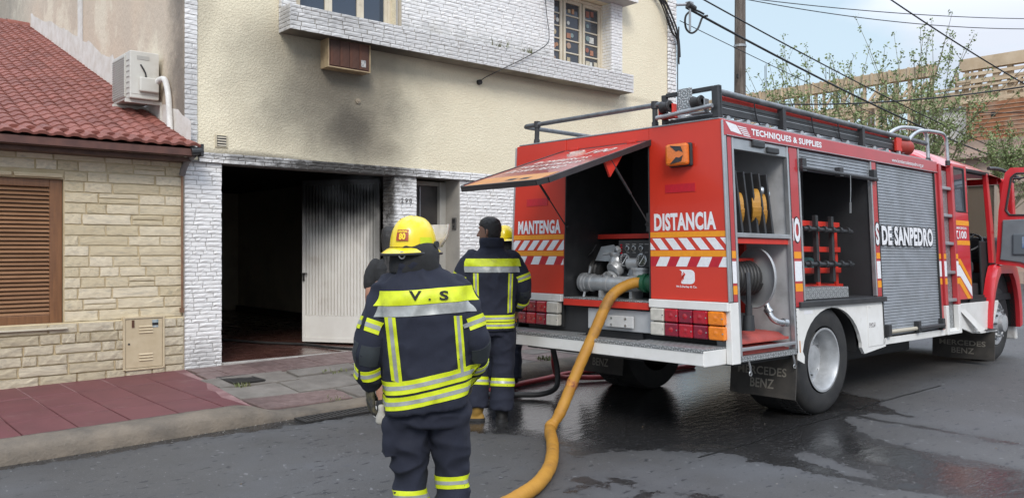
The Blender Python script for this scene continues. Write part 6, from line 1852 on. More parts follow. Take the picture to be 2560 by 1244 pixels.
def head(b, c, yaw, s=1.0):
    """head with brow, nose, lips, chin, ears; c is the centre of the skull"""
    cy, sy = math.cos(yaw), math.sin(yaw); c = Vector(c)
    P = lambda x, y, z: c + Vector((x * cy - y * sy, x * sy + y * cy, z)) * s
    rings = []
    for z, rx, f, k in ((.118, .02, .025, .03), (.108, .05, .055, .06), (.085, .068, .083, .085), (.05, .076, .095, .097), (.01, .077, .096, .095), (-.03, .072, .095, .082), (-.06, .066, .092, .062), (-.09, .056, .088, .04), (-.112, .04, .08, .02), (-.122, .022, .066, .0)):
        rings.append([P(rx * math.cos(a), (f if math.sin(a) > 0 else k) * math.sin(a) + (0 if z > -.05 else .0), z) for a in [2 * pi * i / 20 for i in range(20)]])
    b.loft(rings)
    stube(b, [P(0, .092, .022), P(0, .108, -.008), P(0, .118, -.028)], [.009, .011, .014], 10, 3)      # nose
    for x in (-.011, .011): stube(b, [P(x, .105, -.03), P(x * 1.1, .1, -.032)], [.008, .008], 8, 2)
    stube(b, [P(-.022, .088, -.058), P(0, .098, -.056), P(.022, .088, -.058)], [.005, .008, .005], 8, 3)  # lips
    stube(b, [P(-.02, .087, -.068), P(0, .096, -.069), P(.02, .087, -.068)], [.005, .008, .005], 8, 3)
    stube(b, [P(-.045, .082, .038), P(-.02, .094, .042), P(.02, .094, .042), P(.045, .082, .038)], [.008, .009, .009, .008], 8, 3)
    for sx in (-1, 1):                                                                                 # ears
        stube(b, [P(sx * .077, -.004, .022), P(sx * .087, -.012, .012), P(sx * .085, -.010, -.012), P(sx * .076, -.002, -.03)], [.009, .011, .010, .008], 8, 3)
    return P


def helmet(parent, c, yaw, s=1.0, sticker=None, visor=True):
    """yellow fire helmet: ribbed dome, long rear brim with black edging, face shield and neck cloth"""
    cy, sy = math.cos(yaw), math.sin(yaw); c = Vector(c)
    P = lambda x, y, z: c + Vector((x * cy - y * sy, x * sy + y * cy, z)) * s
    A = [2 * pi * i / 48 for i in range(48)]

    def R_(a, t):  # dome radius in plan at level t (0 rim .. 1 top)
        f = math.cos(t * pi / 2) ** .72
        return .105 * f * math.cos(a), (.126 if math.sin(a) > 0 else .128) * f * math.sin(a)
    rings = []
    for t in (0, .12, .25, .38, .5, .62, .73, .83, .91, .97):
        z = .142 * math.sin(t * pi / 2); rr = []
        for a in A:
            x, y = R_(a, t); rib = .006 * math.exp(-(x / .012) ** 2) * (t > .3) + .004 * math.exp(-((abs(x) - .05 * (1 - t * .5)) / .010) ** 2) * (t > .2)
            rr.append(P(x, y, z + rib))
        rings.append(rr)
    b = MB(); b.loft(rings, cap=False); b.add([rings[-1][i] for i in range(48)], [tuple(range(48))])
    br = []
    for k, (o, dz) in enumerate(((0, 0), (.35, -.006), (.75, -.017), (1, -.026))):
        rr = []
        for a in A:
            ext = .020 + .036 * max(0, -math.sin(a)) ** 2 + .012 * max(0, math.sin(a)) ** 2
            x, y = R_(a, 0); q = Vector((x, y)).normalized()
            rr.append(P(x + q.x * ext * o, y + q.y * ext * o, dz * (.7 + ext * 7) - .004))
        br.append(rr)
    b.loft(br, cap=False); dn_ = Vector((0, 0, -.007 * s)); b.loft([[p + dn_ for p in r] for r in br[::-1]], cap=False)
    h = b.build('helmet', M['helmet'], parent, sm=50)
    b = MB(); e = br[-1]; b.tube([p + dn_ * .5 for p in e] + [e[0] + dn_ * .5], .0062 * s, 6, cap=False); b.build('brim_edge', M['black_plastic'], h, sm=60)
    bt = MB()
    for sgn in (-1, 1):  # lime reflective trapezoids
        for a0, a1 in ((-.45, .15),):
            rows = []
            for i in range(7):
                a = lerp(a0, a1, i / 6); a = a if sgn > 0 else pi - a
                lo, hi = [Vector(P(*(Vector((*R_(a, t), .142 * math.sin(t * pi / 2))) * 1.02))) for t in (.06, .20)]
                rows.append((lo, hi))
            bt.loft([[r[0], r[1]] for r in rows], cap=False, closed=False)
    bt.build('reflective_patch', M['lime'], h, fix=False)
    if visor:
        b = MB(); rows = []
        for i in range(17):
            a = lerp(pi * .12, pi * .88, i / 16); x, y = 1.22 * .105 * math.cos(a), 1.2 * .126 * math.sin(a)
            rows.append([P(x, y + .006, .0), P(x * 1.04, y + .05, .05), P(x * 1.0, y + .065, .11)])
        b.loft([[r[0] for r in rows], [r[1] for r in rows], [r[2] for r in rows]], cap=False, closed=False)
        vz = b.build('face_shield', mat('shield', (.80, .72, .60), .12, trans=.6, spec=.5) if 'shield' not in bpy.data.materials else bpy.data.materials['shield'], h, sm=60, fix=False)
        q = vz.modifiers.new('t', 'SOLIDIFY'); q.thickness = .003
        for x in (-.118, .118):
            b = MB(); b.cyl(P(x, .03, .012), P(x * 1.1, .03, .012), .016 * s, n=12); b.build('shield_knob', M['black_plastic'], h, sm=50)
    if sticker is not None:
        def SP(u, v):  # patch on the dome, u along the rim, v up
            a = sticker + (u - .5) * .56; t = lerp(.11, .36, v)
            x, y = R_(a, t); return P(x * 1.055, y * 1.055, .142 * math.sin(t * pi / 2) + .004)
        dm = mat('sticker_red', (.34, .05, .015), .5, c2=(.28, .04, .012), ns=30); ym = mat('sticker_yellow', (.85, .60, .02), .5)
        b = MB(); b.loft([[SP(i / 8, j / 4) for i in range(9)] for j in range(5)], cap=False, closed=False); st = b.build('sticker', dm, h, fix=False)
        out = lambda p: p + (p - c).normalized() * .0025
        for s_, u0, u1, v0, v1 in (('CENTRAL', .08, .92, .70, .90), ('80', .26, .78, .08, .66)):
            text(s_, lambda a_, c_, u0=u0, u1=u1, v0=v0, v1=v1: out(SP(lerp(u0, u1, a_), lerp(v0, v1, c_))), 'lettering', ym, st, .04)
    return P


def coat_on(name_label, root, z, tor, arms, rings, seed, vox=.011):
    b = MB(); b.loft([ell(*r) for r in rings])
    for pts, rads in arms: stube(b, pts, rads, 18)
    return remeshed(b, 'coat', M['navy'], root, vox, 2, (.0085, 6.5), (1, 1, .75), seed, (.003, 24))


def boot(parent, x, y, a, m, top=.24):
    """shaft, rounded foot and heel on a flat sole; a turns the toe"""
    d = Vector((-math.sin(a), math.cos(a), 0)); s = Vector((d.y, -d.x, 0)); o = Vector((x, y, 0)); b = MB()
    stube(b, [o + Vector((0, 0, top)), o + Vector((0, 0, .12)), o + d * .01 + Vector((0, 0, .07))], [.072, .066, .058], 16)
    b.loft([[o + d * (t * .18 + .055 + q * math.cos(k * pi / 8)) + s * (w * math.sin(k * pi / 8)) + Vector((0, 0, z)) for k in range(16)] for z, t, q, w in ((.0, 0, .125, .050), (.022, 0, .128, .052), (.045, 0, .124, .050), (.07, -.05, .10, .046), (.095, -.1, .07, .042))])
    bo = remeshed(b, 'boot', m, parent, .008, 1)
    b = MB(); b.loft([[o + d * (.055 + .132 * math.cos(k * pi / 8)) + s * (.054 * math.sin(k * pi / 8)) + Vector((0, 0, z)) for k in range(16)] for z in (0, .024)]); b.build('sole', M['rubber'], bo, sm=40)


def person(loc, rz, label, group=None):
    return empty('person', loc, label, 'person', group, rz)


# --- the firefighter in front, seen from behind
F1 = person((2.232, 3.203, gz(2.23)), rd(-35), 'firefighter seen from behind in yellow helmet and navy coat lettered V.S across the shoulders', 'firefighters in navy turnout gear')
F1.scale = (.95, .95, .992)
b = MB(); HC = (-.03, .03, 1.572)
head(b, HC, rd(-45))
stube(b, [(0, .0, 1.38), (-.01, .01, 1.46), (-.02, .02, 1.52)], [.075, .062, .06])
b.loft([ell(.03, 0, z, rx, ry) for z, rx, ry in ((.80, .15, .11), (.95, .16, .115), (1.15, .17, .12), (1.32, .18, .11), (1.40, .13, .09), (1.44, .07, .07))])
LA = [(-.185, .0, 1.375), (-.238, -.035, 1.14), (-.246, .045, .93)]; RA = [(.205, .0, 1.375), (.262, -.03, 1.14), (.25, .11, .985)]
for A_ in (LA, RA): stube(b, A_, [.05, .042, .03])
LLg = [(-.045, 0, .86), (-.035, .03, .48), (-.03, -.02, .09)]; RLg = [(.125, 0, .86), (.15, .03, .50), (.155, -.01, .09)]
for A_ in (LLg, RLg): stube(b, A_, [.085, .06, .04])
for x in (-.03, .155): stube(b, [(x, -.05, .05), (x, .06, .045), (x, .17, .04)], [.04, .042, .035])
remeshed(b, 'body', M['skin_tan'], F1, .009, 1)
# trousers
b = MB(); b.loft([ell(.045, 0, z, rx, ry) for z, rx, ry in ((.75, .165, .128), (.82, .182, .135), (.95, .178, .132), (1.02, .15, .12))])
stube(b, [(-.055, 0, .80), (-.054, .015, .62), (-.044, .03, .47), (-.037, .0, .28), (-.034, -.02, .11)], [.108, .094, .082, .084, .088], 18, flat=True)
stube(b, [(.140, 0, .80), (.150, .015, .64), (.155, .03, .50), (.158, .0, .30), (.158, -.01, .11)], [.107, .093, .082, .084, .088], 18, flat=True)
b.box(-.172, -.12, -.07, .07, .60, .78)
pants = remeshed(b, 'trousers', M['navy'], F1, .009, 2, (.014, 6.5), (1, 1, 1.7), 3, (.005, 20)); pb = bvh_of(pants)
for p, q, t in (((-.036, .03, .5), (-.032, 0, .28), (.30, .56)), ((.150, .03, .53), (.155, 0, .3), (.16, .40))):
    cuff(pb, pants, p, q, t[0], t[1], M['lime']); cuff(pb, pants, p, q, lerp(*t, .36), lerp(*t, .66), M['silver_tape'], .0055)
boot(F1, -.03, -.02, .15, M['boot']); boot(F1, .156, -.01, -.15, M['boot'])
# coat
b = MB()
b.loft([ell(.034, -.005, .825, .206, .160, 32, 2.5, .10), ell(.034, -.005, .86, .206, .160, 32, 2.5, .08), ell(.036, -.005, .95, .206, .160, 32, 2.5, .05), ell(.03, -.01, 1.10, .212, .158, 32), ell(.024, -.015, 1.25, .222, .158, 32), ell(.02, -.015, 1.34, .228, .148, 32), ell(.016, -.012, 1.395, .212, .128, 32), ell(.008, -.006, 1.435, .165, .108, 32), ell(.0, 0, 1.47, .10, .09, 32), ell(-.01, .01, 1.51, .085, .082, 32), ell(-.014, .012, 1.55, .088, .085, 32)])
stube(b, [(-.150, -.005, 1.375), (-.200, -.02, 1.26), (-.238, -.035, 1.14), (-.250, .0, 1.03), (-.246, .035, .955)], [.074, .077, .070, .066, .060], 20)
stube(b, [(.175, -.005, 1.375), (.228, -.02, 1.26), (.264, -.03, 1.14), (.266, .03, 1.06), (.254, .09, .99)], [.074, .077, .070, .066, .060], 20)
# collar flap hanging at the nape
b.obox((-.055, -.085, 1.475), Vector((.048, .0, .006)), Vector((0, .008, 0)), Vector((.01, -.006, .03)))
coat = remeshed(b, 'coat', M['navy'], F1, .0085, 1, (.0125, 7.0), (1, 1, 1.0), 1, (.005, 21)); cb = bvh_of(coat)
C_ = (.03, -.01)
belt(coat, cb, coat, 1.318, 1.385, -pi * .97, -pi * .03, C_, M['lime'], .004, .262, tilt=.06)
belt(coat, cb, coat, 1.268, 1.316, -pi * .97, -pi * .03, C_, M['silver_tape'], .004, .262, tilt=.06)
for z0, z1 in ((.93, .99), (.86, .918)):
    belt(coat, cb, coat, z0, z1, -pi, pi, C_, M['lime'], .004, .275, tilt=.18); belt(coat, cb, coat, lerp(z0, z1, .34), lerp(z0, z1, .66), -pi, pi, C_, M['silver_tape'], .0055, .275, tilt=.18)
zs = [1.262 - .012 * i for i in range(26)]
vstrip(cb, coat, -.142, -.108, zs, C_, .052); vstrip(cb, coat, .180, .204, zs[:24], C_, .040)
for A_, t0, t1, s0 in (([(-.188, -.018, 1.29), (-.236, -.035, 1.15)], .42, .82, 1), ([(.215, -.018, 1.29), (.262, -.03, 1.15)], .36, .74, 1), ([(-.252, .0, 1.03), (-.246, .035, .955)], .0, .62, 1), ([(.268, .03, 1.06), (.254, .09, .99)], .1, .65, 1)):
    cuff(cb, coat, *A_, t0, t1, M['lime'], .004, .11); cuff(cb, coat, *A_, lerp(t0, t1, .33), lerp(t0, t1, .67), M['silver_tape'], .0055, .11)
for A_ in ([(-.238, -.035, 1.14), (-.251, -.005, 1.05)], [(.264, -.03, 1.14), (.268, .02, 1.075)]):
    cuff(cb, coat, *A_, -.05, 1.0, M['patch'], .0025, .11, name='elbow_patch')
# V . S on the lime band
for s_, x0, x1 in (('V', -.052, .008), ('.', .040, .052), ('S', .092, .136)):
    vs_, fs_ = text_mesh(s_, .03); b = MB(); P_l = []
    for x, y in vs_:
        z = lerp(1.335, 1.378, y if s_ != '.' else y * .2); xx = lerp(x0, x1, x); h = min((cast(cb, (xx + u, -.01, z), (0, -1, 0), .3) for u in (-.012, 0, .012)), key=lambda q: q.y); P_l.append((xx, h.y - .0085, z))
    b.add(P_l, fs_); b.build('lettering', M['black_cloth'], coat, fix=False)
# black hood between helmet and collar
b = MB(); b.loft([ell(-.022, .008, 1.455, .120, .105, 28), ell(-.026, .012, 1.50, .118, .112, 28), ell(-.028, .018, 1.54, .117, .115, 28), ell(-.03, .025, 1.57, .110, .112, 28), ell(-.032, .03, 1.59, .100, .105, 28)])
remeshed(b, 'neck_flap', M['black_cloth'], F1, .009, 2, (.010, 9), (1, 1, .5), 2)
helmet(F1, (-.032, .03, 1.576), rd(-42), 1.0, sticker=-pi * .5 + .36)
b = MB(); b.tube([(-.085 + .013 * math.cos(t), -.122, 1.538 + .015 * math.sin(t)) for t in [2 * pi * k / 14 for k in range(15)]], .0042, 6); b.build('ring', M['steel'], F1, sm=60)
for nm, w, d, nr, sd, cu in (('glove', (-.246, .048, .945), (.03, .10, -1), (-1, -.3, 0), -1, .6), ('glove', (.252, .11, .985), (-.05, .22, -1), (1, -.3, 0), 1, .65)):
    b = MB(); hand(b, w, d, nr, sd, 1.22, cu, .15); stube(b, [Vector(w) + Vector((0, -.01, .04)), w], [.048, .043]); remeshed(b, nm, M['glove'], F1, .0055, 1, (.002, 26))
RG = empty('white_rag', F1.matrix_world @ Vector((0, 0, 0)) if False else (2.232, 3.203, gz(2.23)), 'crumpled off-white cloth hanging from the pocket of the nearest firefighter', 'rag', rz=rd(-35))
b = MB(); b.loft([ell(-.178, -.02, z, rx, ry, 16) for z, rx, ry in ((.83, .010, .010), (.80, .015, .014), (.775, .024, .018), (.755, .026, .016), (.745, .018, .012))]); remeshed(b, 'cloth', mat('rag_cloth', (.46, .44, .38), .9, c2=(.33, .31, .27), ns=14), RG, .006, 1, (.007, 18))

# --- second firefighter by the truck, bare-headed
F2 = person((4.715, 5.66, gz(4.7)), rd(-36), 'bare-headed firefighter with short black hair standing at the rear corner of the fire engine', 'firefighters in navy turnout gear')
b = MB(); HC2 = (-.015, .02, 1.665); Ph = head(b, HC2, rd(62))
stube(b, [(.0, -.01, 1.44), (-.005, .0, 1.52), (-.01, .01, 1.58)], [.08, .066, .062])
b.loft([ell(0, 0, z, rx, ry) for z, rx, ry in ((.84, .15, .11), (1.0, .16, .115), (1.2, .18, .12), (1.37, .19, .11), (1.45, .13, .09), (1.49, .07, .07))])
L2 = [(-.21, .0, 1.43), (-.27, .03, 1.19), (-.16, .20, 1.10)]; R2 = [(.215, .0, 1.43), (.275, .0, 1.17), (.245, .16, .985)]
for A_ in (L2, R2): stube(b, A_, [.05, .042, .03])
hand(b, L2[2], (.7, .5, .0), (-.4, .6, .6), 1, 1, .6); hand(b, R2[2], (-.1, .55, -.8), (1, .1, .2), 1, 1, .75)
for A_ in ([(-.08, 0, .88), (-.115, .04, .48), (-.13, .0, .09)], [(.09, 0, .88), (.10, .01, .48), (.085, -.05, .09)]): stube(b, A_, [.085, .06, .04])
remeshed(b, 'body', M['skin_tan'], F2, .0075, 1)
b = MB(); cyw, syw = math.cos(rd(62)), math.sin(rd(62))
rings = []
for z, k in ((.128, .25), (.12, .58), (.098, .90), (.06, 1.08), (.02, 1.10), (-.02, 1.06), (-.05, .98), (-.07, .9)):
    r_ = []
    for i in range(28):
        a = 2 * pi * i / 28; s_ = math.sin(a); front = max(0, s_)
        x = .076 * k * math.cos(a); y = (.098 if s_ < 0 else (.094 if z > .05 else .094 - .05 * front - (.055 if z < 0 else 0) * front)) * k * s_
        if z < .03: y = min(y, .012 if z > -.03 else -.02)
        r_.append((HC2[0] + x * cyw - y * syw, HC2[1] + x * syw + y * cyw, HC2[2] + z + .006))
    rings.append(r_)
b.loft(rings); remeshed(b, 'hair', M['hair'], F2, .007, 2, (.004, 30))
b = MB(); b.loft([ell(0, 0, z, rx, ry) for z, rx, ry in ((.76, .175, .13), (.84, .185, .14), (1.0, .17, .13))])
stube(b, [(-.085, 0, .82), (-.105, .03, .62), (-.118, .045, .48), (-.128, .02, .28), (-.132, .0, .12)], [.115, .10, .092, .096, .098], 18, flat=True); stube(b, [(.095, 0, .82), (.105, .01, .62), (.103, .01, .48), (.094, -.02, .28), (.086, -.04, .10)], [.118, .105, .097, .100, .104], 18, flat=True)
pants = remeshed(b, 'trousers', M['navy'], F2, .010, 3, (.010, 6.0), (1, 1, 1.5), 13, (.0035, 22)); pb = bvh_of(pants)
for p, q, t in (((-.120, .04, .42), (-.128, .02, .28), (.25, .75)), ((.10, 0, .40), (.094, -.02, .26), (.2, .7))):
    cuff(pb, pants, p, q, t[0], t[1], M['lime']); cuff(pb, pants, p, q, lerp(*t, .36), lerp(*t, .66), M['silver_tape'], .0055)
boot(F2, -.132, .0, 1.25, mat('boot_tan', (.30, .17, .03), .6, c2=(.2, .12, .03), ns=9)); boot(F2, .086, -.045, -.1, M['boot'])
b = MB()
b.loft([ell(.0, 0, .80, .20, .155, 32, 2.5), ell(0, 0, .86, .20, .155, 32, 2.5), ell(0, 0, 1.0, .20, .15, 32), ell(0, -.005, 1.15, .215, .152, 32), ell(0, -.012, 1.32, .232, .155, 32), ell(0, -.01, 1.41, .222, .135, 32), ell(0, -.005, 1.47, .17, .112, 32), ell(0, 0, 1.51, .105, .094, 32), ell(0, .0, 1.56, .092, .09, 32), ell(0, -.005, 1.60, .094, .092, 32)])
stube(b, [(-.17, 0, 1.43), (-.235, .01, 1.32), (-.275, .03, 1.19), (-.235, .12, 1.13), (-.17, .19, 1.105)], [.078, .082, .074, .068, .06], 20); stube(b, [(.175, 0, 1.43), (.24, .0, 1.31), (.278, .0, 1.17), (.272, .07, 1.08), (.25, .14, 1.01)], [.078, .082, .074, .070, .062], 20)
coat = remeshed(b, 'coat', M['navy'], F2, .0095, 2, (.011, 7.0), (1, 1, 1.0), 21, (.004, 22)); cb = bvh_of(coat); C_ = (0, -.01)
belt(coat, cb, coat, 1.365, 1.432, -pi * .95, -pi * .05, C_, M['lime'], .004, .262); belt(coat, cb, coat, 1.312, 1.363, -pi * .95, -pi * .05, C_, M['silver_tape'], .004, .262)
for z0, z1 in ((.885, .94), (.825, .878)):
    belt(coat, cb, coat, z0, z1, -pi, pi, C_, M['lime'], .004, .262); belt(coat, cb, coat, lerp(z0, z1, .34), lerp(z0, z1, .66), -pi, pi, C_, M['silver_tape'], .0055, .262)
zs = [1.306 - .0125 * i for i in range(29)]
vstrip(cb, coat, -.148, -.14, zs, C_, .045); vstrip(cb, coat, .158, .150, zs, C_, .042)
for A_, t0, t1 in (([(.225, .0, 1.33), (.272, 0, 1.19)], .35, .72), ([(.272, .07, 1.08), (.25, .14, 1.01)], .1, .6), ([(-.22, .01, 1.33), (-.27, .03, 1.2)], .35, .72)):
    cuff(cb, coat, *A_, t0, t1, M['lime'], .004, .11); cuff(cb, coat, *A_, lerp(t0, t1, .33), lerp(t0, t1, .67), M['silver_tape'], .0055, .11)
cuff(cb, coat, (.278, .0, 1.18), (.274, .06, 1.09), 0, 1, M['patch'], .0025, .11, name='elbow_patch')
b = MB(); b.loft([ell(0, -.004, 1.53, .100, .098, 28), ell(0, -.004, 1.585, .108, .106, 28), ell(0, -.006, 1.61, .104, .102, 28)]); remeshed(b, 'collar', M['navy'], coat, .009, 2, (.006, 9))
RD = empty('black_strap', (4.715, 5.66, gz(4.7)), 'black webbing strap held in the right hand of the bare-headed firefighter', 'strap', rz=rd(-36))
b = MB(); b.tube(catmull([(.235, .20, .95), (.25, .235, .90), (.255, .22, .84), (.235, .20, .83), (.225, .21, .88), (.235, .215, .93)], 5), .009, 6); b.build('webbing', M['black_cloth'], RD, sm=60)

# --- third firefighter beyond, in a yellow helmet
F3 = person((5.875, 6.84, gz(5.9)), rd(-60), 'firefighter in yellow helmet and black hood half hidden beyond the bare-headed one', 'firefighters in navy turnout gear')
b = MB(); head(b, (0, .02, 1.575), 0); stube(b, [(0, 0, 1.36), (0, .01, 1.45), (0, .015, 1.5)], [.075, .062, .06])
b.loft([ell(0, 0, z, rx, ry) for z, rx, ry in ((.80, .15, .11), (1.0, .16, .115), (1.2, .17, .12), (1.32, .18, .11), (1.40, .13, .09))])
for sx in (-1, 1):
    stube(b, [(sx * .2, 0, 1.36), (sx * .26, -.02, 1.12), (sx * .25, .10, .92)], [.05, .042, .03]); hand(b, (sx * .25, .10, .92), (0, .3, -1), (sx, 0, 0), sx, 1, .5); stube(b, [(sx * .09, 0, .86), (sx * .10, .02, .47), (sx * .10, -.02, .09)], [.085, .06, .04])
remeshed(b, 'body', M['skin_tan'], F3, .01, 1)
b = MB(); b.loft([ell(0, 0, z, rx, ry, 28) for z, rx, ry in ((.78, .2, .155), (1.0, .2, .15), (1.25, .22, .152), (1.34, .22, .14), (1.41, .17, .11), (1.46, .1, .09), (1.52, .09, .088))])
for sx in (-1, 1): stube(b, [(sx * .17, 0, 1.37), (sx * .235, -.01, 1.25), (sx * .265, -.02, 1.12), (sx * .255, .08, .96)], [.078, .082, .074, .062], 18)
coat = remeshed(b, 'coat', M['navy'], F3, .011, 2, (.009, 6), (1, 1, .8), 31); cb = bvh_of(coat)
belt(coat, cb, coat, 1.30, 1.36, -pi * .95, -pi * .05, (0, 0), M['lime'], .004, .262); belt(coat, cb, coat, 1.25, 1.295, -pi * .95, -pi * .05, (0, 0), M['silver_tape'], .004, .262); belt(coat, cb, coat, .83, .88, -pi, pi, (0, 0), M['lime'], .004, .262)
b = MB(); b.loft([ell(0, 0, z, rx, ry) for z, rx, ry in ((.74, .17, .13), (.85, .18, .135), (1.0, .16, .12))])
for sx in (-1, 1): stube(b, [(sx * .09, 0, .80), (sx * .10, .02, .5), (sx * .10, 0, .28), (sx * .10, -.02, .11)], [.115, .094, .094, .096], 16, flat=True)
remeshed(b, 'trousers', M['navy'], F3, .011, 2, (.009, 6), (1, 1, 1.5), 33)
boot(F3, -.1, -.02, .1, M['boot']); boot(F3, .1, -.02, -.1, M['boot'])
b = MB(); b.loft([ell(0, .01, z, rx, ry, 24) for z, rx, ry in ((1.44, .105, .1), (1.50, .098, .1), (1.56, .1, .105), (1.61, .098, .105))]); remeshed(b, 'neck_flap', M['black_cloth'], F3, .01, 2, (.008, 9))
helmet(F3, (0, .02, 1.612), 0, .98)

# --- woman in a black t-shirt behind the first firefighter
WO = person((4.155, 6.41, gz(4.1)), rd(-18), 'woman with long dark hair in black t-shirt, shorts and canvas sneakers, behind the nearest firefighter')
WO.scale = (1.06, 1.06, 1.07)
b = MB(); head(b, (0, .02, 1.50), .2, .95); stube(b, [(0, 0, 1.30), (0, .0, 1.37), (0, .01, 1.42)], [.058, .05, .05])
b.loft([ell(0, 0, z, rx, ry) for z, rx, ry in ((.78, .155, .105), (.88, .165, .115), (1.0, .125, .095), (1.15, .145, .105), (1.26, .155, .095), (1.32, .11, .07), (1.345, .06, .055))])
for sx in (-1, 1):
    A_ = [(sx * .165, 0, 1.28), (sx * .20, -.02, 1.04), (sx * .16, .12, .88)] if sx < 0 else [(.165, 0, 1.28), (.2, .02, 1.05), (.12, .18, 1.0)]
    stube(b, A_, [.044, .036, .025]); hand(b, A_[2], (0, .4, -.8) if sx < 0 else (-.7, .5, .2), (sx, .2, 0), sx, .9, .5)
    stube(b, [(sx * .08, 0, .80), (sx * .088, .015, .62), (sx * .092, .0, .44), (sx * .094, -.022, .30), (sx * .094, -.01, .10)], [.088, .072, .050, .054, .036]); stube(b, [(sx * .094, -.02, .06), (sx * .094, .12, .035)], [.036, .03])
remeshed(b, 'body', M['skin'], WO, .008, 1)
b = MB(); b.loft([ell(0, 0, z, rx, ry, 28) for z, rx, ry in ((.84, .178, .125), (1.0, .145, .112), (1.15, .158, .118), (1.26, .17, .108), (1.315, .13, .082), (1.345, .075, .066))])
for sx in (-1, 1): stube(b, [(sx * .14, 0, 1.285), (sx * .175, -.005, 1.21), (sx * .19, -.01, 1.13)], [.06, .06, .058])
remeshed(b, 'tshirt', M['black_cloth'], WO, .009, 2, (.005, 9))
b = MB(); b.loft([ell(0, 0, z, rx, ry, 28) for z, rx, ry in ((.70, .172, .12), (.80, .175, .125), (.92, .16, .12))])
for sx in (-1, 1): stube(b, [(sx * .083, 0, .80), (sx * .09, .01, .60)], [.098, .09])
remeshed(b, 'shorts', mat('dark_denim', (.02, .022, .03), .9), WO, .009, 2, (.005, 9))
b = MB(); b.loft([ell(0, 0, 1.612, .05, .06, 24), ell(0, -.002, 1.585, .08, .09, 24), ell(0, -.012, 1.53, .088, .095, 24), ell(0, -.03, 1.46, .088, .075, 24), ell(0, -.055, 1.36, .085, .045, 24), ell(0, -.085, 1.22, .08, .035, 24), ell(0, -.10, 1.10, .05, .02, 24)]); remeshed(b, 'hair', M['hair'], WO, .008, 2, (.006, 22), (1, 1, .3))
for sx in (-1, 1):
    b = MB(); stube(b, [(sx * .094, -.02, .14), (sx * .094, -.02, .08)], [.045, .046]); stube(b, [(sx * .094, -.03, .055), (sx * .094, .06, .05), (sx * .094, .13, .04)], [.044, .043, .034]); sn = remeshed(b, 'sneaker', M['black_cloth'], WO, .007, 1)
    b = MB(); b.loft([[(sx * .094 + x, y, z) for x, y in [(-.042, -.06), (-.03, -.078), (.03, -.078), (.042, -.06), (.046, .06), (.036, .135), (.015, .165), (-.015, .165), (-.036, .135), (-.046, .06)]] for z in (0, .026)]); b.build('sole', mat('sole_white', (.6, .59, .56), .7) if sx < 0 else bpy.data.materials['sole_white'], sn, sm=30)
    b = MB(); b.cyl((sx * .094 - .046, -.02, .085), (sx * .094 - .049, -.02, .085), .021, n=16); b.cyl((sx * .094 + .046, -.02, .085), (sx * .094 + .049, -.02, .085), .021, n=16); b.build('ankle_patch', bpy.data.materials['sole_white'], sn)
# ------------------------------------------------------------------ hoses on the ground
def hose(name, pts, r, m, label, n=10, k=10, cat='hose'):
    b = MB(); b.tube(catmull(pts, k), r, n); return tag(b.build(name, m, None, sm=60), label, cat)


pts = [TW(.19, .93, 1.283), TW(.165, .99, 1.283), TW(.10, 1.045, 1.275), TW(-.02, 1.09, 1.225), TW(-.12, 1.125, 1.13), Vector((5.20, 4.86, .88)), Vector((5.02, 4.89, .56)), Vector((4.83, 4.91, .22)), Vector((4.73, 4.92, .11)), Vector((4.60, 4.79, .10)), Vector((4.42, 4.58, .098)), Vector((4.17, 4.32, .095)), Vector((3.90, 4.07, .09)), Vector((3.59, 3.85, .085)), Vector((3.32, 3.73, .08)), Vector((2.99, 3.62, .075)), Vector((2.5, 3.45, .07))]
b = MB(); q = catmull(pts, 12); rr = []
for i, p in enumerate(q):
    r = .047 + .0025 * mn.noise(p * 14) + .0015 * math.sin(i * 2.1)
    dk = (p - Vector((4.74, 4.92, .12))).length; r += .008 * math.exp(-(dk / .035) ** 2) - .008 * math.exp(-((dk - .06) / .04) ** 2)
    rr.append(r)
b.tube(q, rr, 18)
yh = b.build('suction_hose', M['hose_yellow'], None, sm=60)
tag(yh, 'thick yellow hose running from the pump outlet down across the wet asphalt', 'hose')
i0 = 54
b = MB()
for j in range(i0, i0 + 2): pass
c0 = q[76] - yh.location; d0 = (q[77] - q[75]).normalized()
b.cyl(c0 - d0 * .03, c0 + d0 * .03, .050, n=18, cap=False); b.build('worn_mark', mat('hose_wear', (.20, .06, .03), .7, c2=(.5, .22, .03), ns=30), yh, sm=60)
hose('black_hose', [(5.80, 6.05, .70), (5.87, 6.06, .52), (5.92, 6.06, .33), (5.88, 6.04, .17), (5.72, 6.08, .115), (5.55, 6.25, .105), (5.3, 6.55, .10)], .028, M['hose_black'], 'black hose drooping from under the rear step to the wet road')
hose('red_hose', [(5.4, 6.60, .10), (5.95, 6.72, .105), (6.38, 6.76, .115), (6.9, 6.85, .12), (7.6, 6.75, .13)], .03, M['hose_red'], 'dull red hose lying along the gutter towards the firefighters')
hose('red_hose', [(5.86, 6.1, .70), (5.94, 6.14, .52), (6.06, 6.25, .34), (6.32, 6.44, .19), (6.66, 6.52, .135), (7.0, 6.34, .125), (7.6, 6.26, .13), (8.4, 6.2, .14)], .028, M['hose_red'], 'dark red hose hanging from the rear step and running beneath the fire engine')
hose('black_garage_hose', [(6.45, 7.35, pz(6.45, 7.35) + .02), (6.2, 8.0, pz(6.2, 8) + .02), (5.95, 8.8, pz(5.95, 8.8) + .02), (5.72, 9.40, pz(5.7, 9.4) + .025), (5.62, 9.62, .252), (5.56, 10.1, .237), (5.45, 10.7, .236), (5.1, 11.3, .236), (4.8, 12.2, .236)], .019, M['hose_black'], 'black hose leading over the threshold into the burnt garage')

